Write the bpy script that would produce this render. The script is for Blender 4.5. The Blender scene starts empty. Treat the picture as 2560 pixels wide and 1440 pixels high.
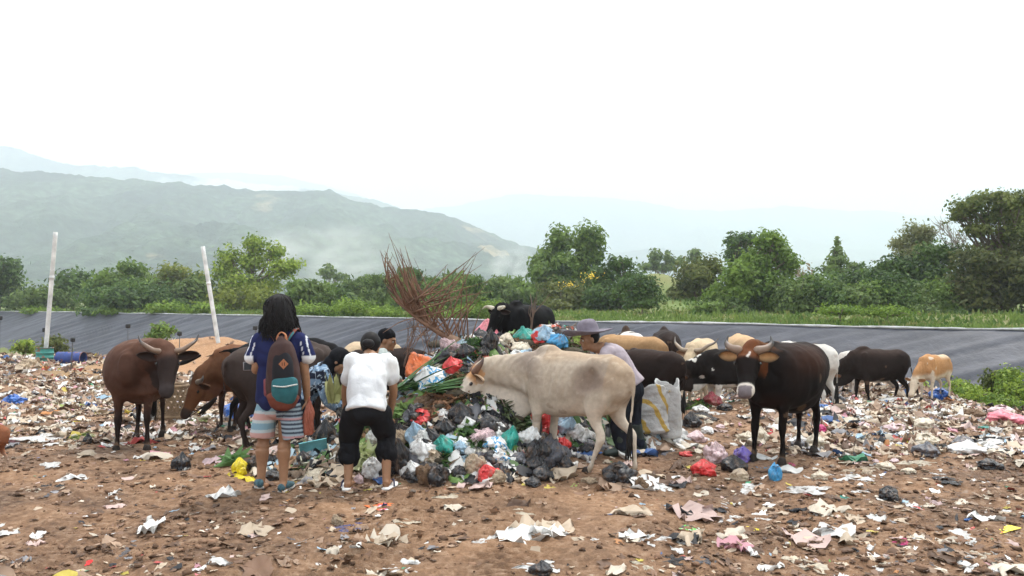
import bpy, bmesh, math, random
import numpy as np
from mathutils import Vector, Matrix, noise, Quaternion
rnd = random.Random(7)
nr = np.random.default_rng(11)
R = math.radians
HAZE_D = .00055
C = bpy.context.scene.collection
sc = bpy.context.scene

# ---------------------------------------------------------------- camera, world, sun, exposure
FPX, HZ, CAMZ = 1970.0, 755.0, 1.61          # focal length in photo pixels, horizon row, eye height
PITCH = math.atan((HZ - 720) / FPX)
cam_d = bpy.data.cameras.new('camera'); cam = bpy.data.objects.new('camera', cam_d); C.objects.link(cam)
cam_d.sensor_width = 36; cam_d.lens = 36 * FPX / 2560
cam_d.clip_start = 0.05; cam_d.clip_end = 20000
cam.location = (0, 0, CAMZ); cam.rotation_euler = (R(90) + PITCH, 0, 0)
sc.camera = cam

SUN_EL, SUN_AZ = 62, 35                      # azimuth measured from straight ahead (+Y) towards the right (+X)
W = bpy.data.worlds.new('World'); sc.world = W; W.use_nodes = True
nt = W.node_tree; nt.nodes.clear()
wo = nt.nodes.new('ShaderNodeOutputWorld'); bg = nt.nodes.new('ShaderNodeBackground')
sky = nt.nodes.new('ShaderNodeTexSky'); sky.sky_type = 'NISHITA'; sky.sun_disc = False
sky.sun_elevation = R(SUN_EL); sky.sun_rotation = R(SUN_AZ); sky.dust_density = 4
mx = nt.nodes.new('ShaderNodeMix'); mx.data_type = 'RGBA'; mx.inputs[0].default_value = 0.82
mx.inputs[7].default_value = (16, 16.1, 16.2, 1)     # bright thin cloud veil over the whole sky
nt.links.new(sky.outputs[0], mx.inputs[6]); nt.links.new(mx.outputs[2], bg.inputs[0])
bg.inputs[1].default_value = 0.13; nt.links.new(bg.outputs[0], wo.inputs[0])
sd = bpy.data.lights.new('sun', 'SUN'); sd.energy = 3.7; sd.angle = R(5); sd.color = (1.0, .955, .89)
sun = bpy.data.objects.new('sun', sd); C.objects.link(sun)
az, el = R(SUN_AZ), R(SUN_EL)
sdir = Vector((math.sin(az) * math.cos(el), math.cos(az) * math.cos(el), math.sin(el)))
sun.rotation_euler = sdir.to_track_quat('Z', 'Y').to_euler(); sun.location = (0, 0, 50)
sc.view_settings.view_transform = 'Standard'; sc.view_settings.look = 'None'
sc.view_settings.exposure = 0.56; sc.view_settings.gamma = 1
sc.render.engine = 'CYCLES'
sc.cycles.use_denoising = True
sc.cycles.max_bounces = 6; sc.cycles.diffuse_bounces = 3; sc.cycles.glossy_bounces = 2
sc.cycles.transmission_bounces = 4; sc.cycles.volume_bounces = 2; sc.cycles.transparent_max_bounces = 8
sc.cycles.volume_step_rate = 4; sc.cycles.caustics_reflective = False; sc.cycles.caustics_refractive = False

# ---------------------------------------------------------------- helpers
def ray(px, py):
    """direction through a photo pixel, scaled so that its Y part is 1"""
    a, b = (px - 1280) / FPX, (720 - py) / FPX
    cp, sp = math.cos(PITCH), math.sin(PITCH)
    y = cp - b * sp; z = sp + b * cp
    return Vector((a / y, 1, z / y))
def at(px, py, d):
    r = ray(px, py); return Vector((r.x * d, d, CAMZ + r.z * d))
def srgb(*c):
    if len(c) == 1:
        h = c[0].lstrip('#'); c = [int(h[i:i + 2], 16) for i in (0, 2, 4)]
    return tuple(((v / 255) / 12.92 if v / 255 <= .04045 else ((v / 255 + .055) / 1.055) ** 2.4) for v in c)
def n3(p, s=1.0): return noise.noise(Vector(p) * s)
def sm(a, b, x):
    t = np.clip((x - a) / (b - a), 0, 1); return t * t * (3 - 2 * t)

MATS = {}
def mat(name, col, rough=.8, spec=.3, var=0.0, vs=8.0, bump=0.0, bs=30.0, attr=False, transl=0.0, sheen=0.0, metal=0.0, bd=4.0, coat=0.0, alpha=1.0):
    """procedural material: base colour broken up by noise, optional bump, optional per-point colour attribute"""
    if name in MATS: return MATS[name]
    m = bpy.data.materials.new(name); m.use_nodes = True; MATS[name] = m
    t = m.node_tree; N = t.nodes; L = t.links; b = N['Principled BSDF']; out = N['Material Output']
    b.inputs['Roughness'].default_value = rough; b.inputs['Specular IOR Level'].default_value = spec
    b.inputs['Metallic'].default_value = metal; b.inputs['Sheen Weight'].default_value = sheen
    b.inputs['Coat Weight'].default_value = coat; b.inputs['Alpha'].default_value = alpha
    tc = N.new('ShaderNodeTexCoord')
    if attr:
        a = N.new('ShaderNodeAttribute'); a.attribute_name = 'Col'; src = a.outputs['Color']
    else:
        c = N.new('ShaderNodeRGB'); c.outputs[0].default_value = (*col, 1); src = c.outputs[0]
    if var > 0:
        n = N.new('ShaderNodeTexNoise'); n.inputs['Scale'].default_value = vs; n.inputs['Detail'].default_value = 5
        L.new(tc.outputs['Object'], n.inputs['Vector'])
        mr = N.new('ShaderNodeMapRange'); mr.inputs[1].default_value = .3; mr.inputs[2].default_value = .7
        mr.inputs[3].default_value = 1 - var; mr.inputs[4].default_value = 1 + var
        L.new(n.outputs['Fac'], mr.inputs[0])
        mul = N.new('ShaderNodeVectorMath'); mul.operation = 'SCALE'
        L.new(src, mul.inputs[0]); L.new(mr.outputs[0], mul.inputs['Scale']); src = mul.outputs[0]
    L.new(src, b.inputs['Base Color'])
    if bump > 0:
        n = N.new('ShaderNodeTexNoise'); n.inputs['Scale'].default_value = bs; n.inputs['Detail'].default_value = bd
        n.inputs['Roughness'].default_value = .6
        L.new(tc.outputs['Object'], n.inputs['Vector'])
        bp = N.new('ShaderNodeBump'); bp.inputs['Strength'].default_value = bump; bp.inputs['Distance'].default_value = .3 / bs
        L.new(n.outputs['Fac'], bp.inputs['Height']); L.new(bp.outputs[0], b.inputs['Normal'])
    if transl > 0:
        tr = N.new('ShaderNodeBsdfTranslucent'); L.new(src, tr.inputs['Color'])
        ms = N.new('ShaderNodeMixShader'); ms.inputs[0].default_value = transl
        L.new(b.outputs[0], ms.inputs[1]); L.new(tr.outputs[0], ms.inputs[2]); L.new(ms.outputs[0], out.inputs['Surface'])
    return m

def link(name, me, m=None, parent=None, smooth=True):
    o = bpy.data.objects.new(name, me); C.objects.link(o)
    if m is not None:
        for x in (m if isinstance(m, (list, tuple)) else [m]): me.materials.append(x)
    if smooth and len(me.polygons): me.polygons.foreach_set('use_smooth', [True] * len(me.polygons))
    if parent is not None: o.parent = parent
    return o
def tag(o, label=None, cat=None, group=None, kind=None):
    if label: o['label'] = label
    if cat: o['category'] = cat
    if group: o['group'] = group
    if kind: o['kind'] = kind
    return o
def empty(name, loc, rz=0.0, label=None, cat=None, group=None, s=1.0):
    o = bpy.data.objects.new(name, None); C.objects.link(o); o.location = loc; o.rotation_euler = (0, 0, rz)
    o.scale = (s, s, s); o.empty_display_size = .1
    return tag(o, label, cat, group)
def npmesh(name, v, f, cols=None, mi=None):
    """mesh from arrays; f is (n,k) with a constant k"""
    me = bpy.data.meshes.new(name); v = np.asarray(v, np.float32); f = np.asarray(f, np.int32)
    me.vertices.add(len(v)); me.vertices.foreach_set('co', v.ravel())
    k = f.shape[1]; me.loops.add(f.size); me.loops.foreach_set('vertex_index', f.ravel())
    me.polygons.add(len(f)); me.polygons.foreach_set('loop_start', np.arange(0, f.size, k, dtype=np.int32))
    me.polygons.foreach_set('loop_total', np.full(len(f), k, np.int32))
    me.update(calc_edges=True)
    if cols is not None: setcol(me, cols)
    if mi is not None: me.polygons.foreach_set('material_index', np.asarray(mi, np.int32))
    return me
def setcol(me, cols):
    a = me.color_attributes.new('Col', 'FLOAT_COLOR', 'POINT')
    c = np.ones((len(me.vertices), 4), np.float32); c[:, :3] = cols
    a.data.foreach_set('color', c.ravel())
def grid_faces(nu, nv, wrap=False):
    i = np.arange(nu - 1)[:, None]; nvv = nv if wrap else nv - 1; j = np.arange(nvv)[None, :]
    a = i * nv + j; b = i * nv + (j + 1) % nv; c = (i + 1) * nv + (j + 1) % nv; d = (i + 1) * nv + j
    return np.stack([a, b, c, d], -1).reshape(-1, 4)
# vectorised value noise (numpy), 2-D and 3-D
_tab = nr.random((64, 64, 64)).astype(np.float32)
def vn(x, y, z=0.0):
    x = np.asarray(x, float); y = np.asarray(y, float); z = np.zeros_like(x) + z
    xi, yi, zi = np.floor(x).astype(int), np.floor(y).astype(int), np.floor(z).astype(int)
    fx, fy, fz = x - xi, y - yi, z - zi
    fx, fy, fz = fx * fx * (3 - 2 * fx), fy * fy * (3 - 2 * fy), fz * fz * (3 - 2 * fz)
    g = lambda a, b, c: _tab[(xi + a) % 64, (yi + b) % 64, (zi + c) % 64]
    l = lambda a, b, t: a + (b - a) * t
    return l(l(l(g(0,0,0), g(1,0,0), fx), l(g(0,1,0), g(1,1,0), fx), fy), l(l(g(0,0,1), g(1,0,1), fx), l(g(0,1,1), g(1,1,1), fx), fy), fz) * 2 - 1
def fbm(x, y, z=0.0, o=4, g=.5):
    s = 0; a = 1.0; f = 1.0
    for i in range(o):
        s = s + a * vn(np.asarray(x) * f + 17.3 * i, np.asarray(y) * f - 9.1 * i, np.asarray(z) * f + 5.7 * i); a *= g; f *= 2.03
    return s
# ---------------------------------------------------------------- terrain height
LA, LB = np.array([-56., 87.]), np.array([18.6, 29.])
LT = (LB - LA) / np.linalg.norm(LB - LA); LN = np.array([-abs(LT[1]), -abs(LT[0])])   # LN points to the camera side
def berm_s(x, y): return (x - LA[0]) * LN[0] + (y - LA[1]) * LN[1]
def H0(x, y):
    """smooth lie of the land: tipping platform, drop to the pit floor, lined berm, ground behind"""
    x = np.asarray(x, float); y = np.asarray(y, float)
    r = np.hypot(x, y) * (y > 0) + 0.0
    zp = np.interp(y, [0, 8, 12, 16, 20, 28, 40], [0, 0, -.15, -.42, -.6, -.8, -.95])
    ex = 8.2 + .12 * (y - 12.6) - x + 3 * (y < 0)
    ey = np.where(x < -2, 37.0, 37.0 - (x + 2) * .72) - y + .8 * vn(x * .3, y * .3)
    ins = np.minimum(ex + .4 * vn(x * .5, y * .5 + 9), ey)
    out = sm(0.0, -4.5, ins)
    hp = zp * (1 - out) + (-3.1) * out
    s = berm_s(x, y)
    back = np.interp(-s, [0, 3, 9, 35, 90], [.5, .5, .75, 1.1, 1.5])
    rise = sm(3, 22, x) * np.interp(-s, [0, 4, 14, 40], [0, 0, .15, .5]) + 3.0 * np.exp(-((x - 13.3) / 4.5) ** 2 - ((y - 74) / 9) ** 2)
    hb = np.where(s < 0, back + rise, np.interp(s, [0, 5.2], [.5, -3.1]))
    h = np.maximum(hp, hb)
    far = np.hypot(x, y)
    return np.where(far > 400, 2.0, h)
def pile(x, y):
    """the fresh heap that the people pick through"""
    x = np.asarray(x, float); y = np.asarray(y, float)
    g = lambda cx, cy, sx, syf, syb, h: h * np.exp(-(((x - cx) / sx) ** 2 + (np.where(y < cy, (y - cy) / syf, (y - cy) / syb)) ** 2) ** 1.35)
    fs = 1.45 - .50 * sm(-.25, .3, x) - .12 * sm(.3, .8, x)
    z = g(.02, 9.45, 1.15, fs, 1.5, 1.17) + g(1.1, 9.7, .85, .75, 1.4, .42) + g(-1.0, 8.6, .75, .85, 1.2, .42) + g(-.35, 7.6, .75, .55, .9, .26) \
        + g(-1.75, 7.7, .7, .5, .8, .16) + g(.2, 12.2, 1.1, 1.3, 1.6, .65) + g(-2.2,8.3,.8,.6,.9,.15)
    return np.maximum(0, z - .03)
def bumps(x, y):
    x = np.asarray(x, float); y = np.asarray(y, float)
    near = 1 - sm(25, 60, y)
    pf = np.clip(pile(x, y) * 2, 0, 1)
    b = .030 * fbm(x * 1.1, y * 1.1, 3, 3) + (.020 * fbm(x * 5, y * 5, 1, 3) + .010 * np.abs(fbm(x * 17, y * 17, 2, 2))) * (1 + 1.4 * pf)
    # smoother run with tyre ribs down the middle
    tr = np.exp(-((x - (.02 + .11 * (y - 5))) / .30) ** 2) + np.exp(-((x - (-.95 + .16 * (y - 5))) / .28) ** 2)
    tr = tr * (1 - sm(6.6, 7.2, y))
    rib = .026 * np.sin(y * 62 + x * 9 + 3 * vn(x * 3, y * 3)) * tr
    heap = .25 * np.clip(fbm(x * .45, y * .45, 8, 2), 0, 1) * sm(9, 12, y) * (1 - sm(30, 36, y))
    clear = sm(5.6, 7.5, berm_s(x, y)); heap = heap * clear
    orange = clear * .35 * np.exp(-((x + 11.5) / 2.6) ** 2 - ((y - 30) / 2.5) ** 2) * 3.2
    b = b * (.15 + .85 * clear); return (b * (1 - .55 * np.clip(tr, 0, 1)) + rib) * near + heap + orange
def H(x, y): return H0(x, y) + pile(x, y) + bumps(x, y)
def hz(x, y): return float(H(x, y))
def hit(px, py, d0=3.0, d1=60.0):
    """where the ray through a photo pixel meets the ground"""
    r = ray(px, py); ds = np.geomspace(d0, d1, 900)
    below = (CAMZ + r.z * ds) < H(r.x * ds, ds)
    i = int(np.argmax(below)) if below.any() else len(ds) - 1
    d = ds[i]; return Vector((r.x * d, d, CAMZ + r.z * d))

# ---------------------------------------------------------------- ground material
def ground_mat():
    m = bpy.data.materials.new('earth'); m.use_nodes = True; t = m.node_tree; N = t.nodes; L = t.links
    b = N['Principled BSDF']; b.inputs['Roughness'].default_value = .85; b.inputs['Specular IOR Level'].default_value = .3
    geo = N.new('ShaderNodeNewGeometry')
    def noi(s, d=6, r=.6):
        n = N.new('ShaderNodeTexNoise'); n.inputs['Scale'].default_value = s; n.inputs['Detail'].default_value = d
        n.inputs['Roughness'].default_value = r; L.new(geo.outputs['Position'], n.inputs['Vector']); return n.outputs['Fac']
    def ramp(src, pts):
        r = N.new('ShaderNodeValToRGB'); e = r.color_ramp.elements
        while len(e) < len(pts): e.new(.5)
        for k, (p, c) in zip(e, pts): k.position = p; k.color = (*c, 1) if isinstance(c, tuple) else (c, c, c, 1)
        L.new(src, r.inputs[0]); return r.outputs[0]
    def mix(f, a, c):
        x = N.new('ShaderNodeMix'); x.data_type = 'RGBA'
        if isinstance(f, float): x.inputs[0].default_value = f
        else: L.new(f, x.inputs[0])
        L.new(a, x.inputs[6]); L.new(c, x.inputs[7]); return x.outputs[2]
    base = ramp(noi(.9, 8), [(.38, (.078, .042, .024)), (.52, (.21, .112, .058)), (.66, (.36, .20, .105))])
    fine = ramp(noi(14, 6, .7), [(.36, (.036, .021, .014)), (.5, (.215, .122, .070)), (.68, (.50, .36, .25))])
    col = mix(.42, base, fine)
    # per-point colour laid over it: grass green, orange dirt, dark wet heap
    a = N.new('ShaderNodeAttribute'); a.attribute_name = 'Col'
    col = mix(a.outputs['Alpha'], col, mix(.35, a.outputs['Color'], fine))
    L.new(col, b.inputs['Base Color'])
    bp = N.new('ShaderNodeBump'); bp.inputs['Strength'].default_value = .9; bp.inputs['Distance'].default_value = .03
    L.new(noi(26, 8, .7), bp.inputs['Height']); L.new(bp.outputs[0], b.inputs['Normal'])
    return m
GM = ground_mat()
def build_ground():
    ang = np.concatenate([np.linspace(-180, -52, 30)[:-1], np.linspace(-52, 52, 860), np.linspace(52, 180, 30)[1:]])
    rr = np.concatenate([[.02], np.geomspace(2.6, 46, 560), np.geomspace(46, 9000, 110)[1:]])
    A, Q = np.meshgrid(np.radians(ang), rr); X = np.sin(A) * Q; Y = np.cos(A) * Q
    Z = H(X, Y); Z[0, :] = 0
    v = np.stack([X, Y, Z], -1).reshape(-1, 3)
    f = grid_faces(len(rr), len(ang))[:, ::-1]
    s = berm_s(X, Y)
    g = sm(1.5, -.5, s) + sm(-1.0, -2.2, H0(X, Y)) * (s > 0); g = np.clip(g, 0, 1)
    col = np.zeros(X.shape + (4,), np.float32)
    gr = np.stack([.105 + .03 * vn(X * .2, Y * .2),   .19 + .04 * vn(X * .3, Y * .3), .030 + 0 * X], -1)
    col[..., :3] = gr; col[..., 3] = g
    om = np.exp(-((X + 10.5) / 5.5) ** 2 - ((Y - 29) / 6.5) ** 2); om = np.clip(om * 1.6, 0, 1) * (g < .3)
    col[..., :3] = col[..., :3] * (1 - om[..., None]) + np.array([.50, .27, .13]) * om[..., None]; col[..., 3] = np.maximum(col[..., 3], om * .8)
    # beyond 15 m on the left the dirt is paler and more orange; the fresh heap is dark and wet
    far = sm(9, 18, Y) * (g < .3) * (1 - om); c2 = np.array([.40, .25, .16])
    col[..., :3] = np.where((far > col[..., 3])[..., None], c2, col[..., :3]); col[..., 3] = np.maximum(col[..., 3], far * .55)
    tk = np.clip(np.exp(-((X - (.10 + .12 * (Y - 5))) / .75) ** 4) + np.exp(-((X - (-1.0 + .16 * (Y - 5))) / .45) ** 4), 0, 1) * (1 - sm(6.5, 7.2, Y)) * (g < .3) * (.6 + .4 * vn(X * 2, Y * 2)); col[..., :3] = np.where((tk > .05)[..., None], np.array([.37, .215, .12]), col[..., :3]); col[..., 3] = np.maximum(col[..., 3], tk * .55)
    pd = np.clip(pile(X, Y) * 6, 0, 1) * .85
    col[..., :3] = np.where((pd > .1)[..., None], np.array([.06, .045, .03]), col[..., :3]); col[..., 3] = np.maximum(col[..., 3], pd)
    me = npmesh('ground', v, f)
    a = me.color_attributes.new('Col', 'FLOAT_COLOR', 'POINT'); a.data.foreach_set('color', col.reshape(-1, 4).ravel())
    tag(link('ground', me, GM), kind='structure')
build_ground()

# ---------------------------------------------------------------- geomembrane liner on the berm
def build_liner():
    m = mat('geomembrane', (.064, .066, .080), rough=.55, spec=.22, var=.22, vs=.6, bump=.35, bs=3.0)
    L = 150; nu, nv = 1500, 44
    tt = np.linspace(-45, L - 10, nu); vv = np.linspace(-.28, 5.0, nv)
    T, V = np.meshgrid(tt, vv, indexing='ij')
    X = LA[0] + LT[0] * T + LN[0] * V; Y = LA[1] + LT[1] * T + LN[1] * V
    Z = np.where(V < 0, .50, np.interp(V, [0, 5.2], [.50, -3.1])) + .10
    sk = T * .62 + V * 1.5       # creases run slantwise down the slope
    Z += (.20 * np.clip(1 - np.abs(fbm(sk * .85, V * .10 + T * .03, 2, 3)), 0, 1) ** 4 + .10 * np.clip(1 - np.abs(fbm(sk * 2.1 + 9, V * .2, 5, 2)), 0, 1) ** 5) * sm(0, .5, V) * np.clip(.45 + 1.3 * vn(T * .16, V * .3), 0, 1) + .07 * fbm(sk * 1.9, V * .3, 7, 2) * sm(0, .6, V)
    Z += .03 * vn(T * .25, V * 0)
    v = np.stack([X, Y, Z], -1).reshape(-1, 3); me = npmesh('geomembrane_liner', v, grid_faces(nu, nv)[:, ::-1])
    root = empty('geomembrane_liner', (0, 0, 0), 0, 'long grey plastic liner sheet covering the slope below the grassy bank', 'liner')
    link('sheet', me, m, root)
    # pale folded hem along the top edge
    hm = mat('liner_hem', (.5, .5, .5), rough=.6, var=.3, vs=3)
    r = .05 + .025 * vn(tt * 1.7, tt * 0); a = np.linspace(0, 2 * np.pi, 7)[:-1]
    P = np.zeros((nu, 6, 3))
    for k in range(6):
        P[:, k, 0] = LA[0] + LT[0] * tt + LN[0] * (.02 + r * np.cos(a[k])); P[:, k, 1] = LA[1] + LT[1] * tt + LN[1] * (.02 + r * np.cos(a[k]))
        P[:, k, 2] = .62 + .03 * vn(tt * .25, tt * 0) + r * np.sin(a[k])
    link('hem', npmesh('hem', P.reshape(-1, 3), grid_faces(nu, 6, True)), hm, root)
build_liner()

# ---------------------------------------------------------------- hills
def hill_mat(name, dark, light, bare, sc_=1.0, bare_t=.8):
    m = bpy.data.materials.new(name); m.use_nodes = True; t = m.node_tree; N = t.nodes; L = t.links
    b = N['Principled BSDF']; b.inputs['Roughness'].default_value = .95; b.inputs['Specular IOR Level'].default_value = .1
    geo = N.new('ShaderNodeNewGeometry')
    def noi(s, d=5, r=.6):
        n = N.new('ShaderNodeTexNoise'); n.inputs['Scale'].default_value = s * sc_; n.inputs['Detail'].default_value = d; n.inputs['Roughness'].default_value = r
        L.new(geo.outputs['Position'], n.inputs['Vector']); return n.outputs['Fac']
    r = N.new('ShaderNodeValToRGB'); e = r.color_ramp.elements; e.new(.5)
    for k, (p, c) in zip(e, [(.35, dark), (.52, tuple((a + b_) / 2 for a, b_ in zip(dark, light))), (.66, light)]): k.position = p; k.color = (*c, 1)
    L.new(noi(.006, 8, .62), r.inputs[0])
    f = N.new('ShaderNodeTexVoronoi'); f.inputs['Scale'].default_value = .075 * sc_; L.new(geo.outputs['Position'], f.inputs['Vector'])
    mr = N.new('ShaderNodeMapRange'); mr.inputs[1].default_value = 0; mr.inputs[2].default_value = .8; mr.inputs[3].default_value = 1.5; mr.inputs[4].default_value = .35
    L.new(f.outputs['Distance'], mr.inputs[0]); sc2 = N.new('ShaderNodeVectorMath'); sc2.operation = 'SCALE'
    L.new(r.outputs[0], sc2.inputs[0]); L.new(mr.outputs[0], sc2.inputs['Scale'])
    br = N.new('ShaderNodeValToRGB'); br.color_ramp.elements[0].position = bare_t - .06; br.color_ramp.elements[1].position = bare_t
    L.new(noi(.004, 6), br.inputs[0]); mx = N.new('ShaderNodeMix'); mx.data_type = 'RGBA'
    L.new(br.outputs[0], mx.inputs[0]); L.new(sc2.outputs[0], mx.inputs[6]); mx.inputs[7].default_value = (*bare, 1)
    L.new(mx.outputs[2], b.inputs['Base Color'])
    bp = N.new('ShaderNodeBump'); bp.inputs['Strength'].default_value = 1; bp.inputs['Distance'].default_value = 14 / sc_
    L.new(noi(.03, 6, .7), bp.inputs['Height']); L.new(bp.outputs[0], b.inputs['Normal'])
    return m
def hill(name, prof, d_crest, d_foot, m, seed, rough=1.0, nu=420, nv=90):
    xs = [p[0] for p in prof]; ys = [p[1] for p in prof]
    px = np.linspace(xs[0], xs[-1], nu); py = np.interp(px, xs, ys)
    hc = (HZ - py) / FPX * d_crest                       # crest heights
    X0 = (px - 1280) / FPX * d_crest
    v_ = np.linspace(0, 1.6, nv); U, V = np.meshgrid(np.arange(nu), v_, indexing='ij')
    X = X0[:, None] * np.ones_like(V); Y = d_foot + (d_crest - d_foot) * V
    Y = Y + np.sin(X0 / d_crest * 5 + seed)[:, None] * (d_crest - d_foot) * .12 * (1 - np.abs(V - 1).clip(0, 1))
    rise = np.where(V < 1, V ** .85, np.maximum(0, 1 - (V - 1) * 1.5))
    s = d_crest / 1800
    spur = np.abs(fbm(X / (230 * s), Y / (380 * s), seed, 4)) * 85 * s * rough
    tre = (3.5 * s * fbm(X / (22 * s), Y / (22 * s), seed + 3, 3) + 2 * s * fbm(X / (9 * s), Y / (9 * s), seed + 5, 2)) * rough
    Z = -15 + (hc[:, None] + 15) * rise - spur * np.sin(np.clip(V, 0, 1) * np.pi) ** .8 * rise ** .3 + tre * np.clip(rise * 4, 0, 1)
    me = npmesh(name, np.stack([X, Y, Z], -1).reshape(-1, 3), grid_faces(nu, nv)[:, ::-1])
    tag(link(name, me, m), kind='structure')
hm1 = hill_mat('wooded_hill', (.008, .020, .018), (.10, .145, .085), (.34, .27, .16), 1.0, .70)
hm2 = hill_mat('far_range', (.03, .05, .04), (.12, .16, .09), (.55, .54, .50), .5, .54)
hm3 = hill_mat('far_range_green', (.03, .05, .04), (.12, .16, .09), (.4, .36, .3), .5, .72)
hill('hills', [(-900, 420), (-300, 400), (0, 430), (120, 445), (230, 452), (330, 460), (450, 466), (560, 470), (660, 478), (760, 476), (820, 470), (870, 490), (950, 507), (1040, 513), (1110, 522), (1180, 550), (1260, 585), (1340, 608), (1450, 645), (1600, 690), (1900, 745)], 1500, 650, hm1, 1.3, 1.0, 640, 150)
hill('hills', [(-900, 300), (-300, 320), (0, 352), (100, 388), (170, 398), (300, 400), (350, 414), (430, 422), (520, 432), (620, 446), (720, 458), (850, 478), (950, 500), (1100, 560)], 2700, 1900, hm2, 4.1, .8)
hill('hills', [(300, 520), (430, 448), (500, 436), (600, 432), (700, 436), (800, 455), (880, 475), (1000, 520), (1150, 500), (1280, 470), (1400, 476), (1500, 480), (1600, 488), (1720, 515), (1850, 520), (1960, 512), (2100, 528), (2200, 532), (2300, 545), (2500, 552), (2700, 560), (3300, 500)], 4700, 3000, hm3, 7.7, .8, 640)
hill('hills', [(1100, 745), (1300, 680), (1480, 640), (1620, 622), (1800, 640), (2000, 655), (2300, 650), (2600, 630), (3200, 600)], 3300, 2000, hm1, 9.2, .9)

# ---------------------------------------------------------------- haze
def box_mesh(name, a, b):
    bm = bmesh.new(); bmesh.ops.create_cube(bm, size=1)
    for v in bm.verts: v.co = Vector([a[i] + (b[i] - a[i]) * (v.co[i] + .5) for i in range(3)])
    me = bpy.data.meshes.new(name); bm.to_mesh(me); bm.free(); return me
def haze_mat(name, dens, col=(.93, .97, 1), ani=.0, noise_s=None):
    m = bpy.data.materials.new(name); m.use_nodes = True; t = m.node_tree; t.nodes.clear()
    o = t.nodes.new('ShaderNodeOutputMaterial'); p = t.nodes.new('ShaderNodeVolumePrincipled')
    p.inputs['Color'].default_value = (*col, 1); p.inputs['Density'].default_value = dens; p.inputs['Anisotropy'].default_value = ani
    t.links.new(p.outputs[0], o.inputs['Volume']); return m
tag(link('haze', box_mesh('haze', (-9500, -9400, -60), (9500, 9400, 1350)), haze_mat('haze', HAZE_D, (.84, .925, 1)), smooth=False), kind='stuff')

# ---------------------------------------------------------------- smoke from burning rubbish in the valley
def smoke(label, px, py, w, h, d, dens):
    k = d / FPX; c = at(px, py, d); root = c; o = bpy.data.objects.new('smoke', box_mesh('smoke', (-w * k / 2, -w * k * .3, -h * k / 2), (w * k / 2, w * k * .3, h * k / 2))); C.objects.link(o); o.location = c
    m = bpy.data.materials.new('smoke_air'); m.use_nodes = True; t = m.node_tree; t.nodes.clear(); N = t.nodes; L = t.links; out = N.new('ShaderNodeOutputMaterial'); p = N.new('ShaderNodeVolumePrincipled'); p.inputs['Color'].default_value = (.97, .98, 1, 1)
    tc = N.new('ShaderNodeTexCoord'); mp = N.new('ShaderNodeMapping'); mp.inputs['Location'].default_value = (-.5, -.5, -.5); L.new(tc.outputs['Generated'], mp.inputs['Vector'])
    sp = N.new('ShaderNodeVectorMath'); sp.operation = 'LENGTH'; L.new(mp.outputs[0], sp.inputs[0]); r = N.new('ShaderNodeMapRange'); r.inputs[1].default_value = .5; r.inputs[2].default_value = .12; r.inputs[3].default_value = 0; r.inputs[4].default_value = 1; L.new(sp.outputs['Value'], r.inputs[0])
    n = N.new('ShaderNodeTexNoise'); n.inputs['Scale'].default_value = 3.2; n.inputs['Detail'].default_value = 4; n.inputs['Distortion'].default_value = .6; L.new(tc.outputs['Generated'], n.inputs['Vector']); q = N.new('ShaderNodeMapRange'); q.inputs[1].default_value = .42; q.inputs[2].default_value = .70; L.new(n.outputs['Fac'], q.inputs[0])
    a = N.new('ShaderNodeMath'); a.operation = 'MULTIPLY'; L.new(r.outputs[0], a.inputs[0]); L.new(q.outputs[0], a.inputs[1]); b = N.new('ShaderNodeMath'); b.operation = 'MULTIPLY'; b.inputs[1].default_value = dens; L.new(a.outputs[0], b.inputs[0]); L.new(b.outputs[0], p.inputs['Density']); L.new(p.outputs[0], out.inputs['Volume'])
    o.data.materials.append(m); tag(o, label, 'smoke', kind='stuff')
smoke('pale smoke drifting at the foot of the wooded hill', 800, 640, 520, 190, 420, .06)
smoke('white smoke plume rising behind the thicket left of the two topped tree', 1285, 665, 150, 120, 400, .2)
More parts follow.
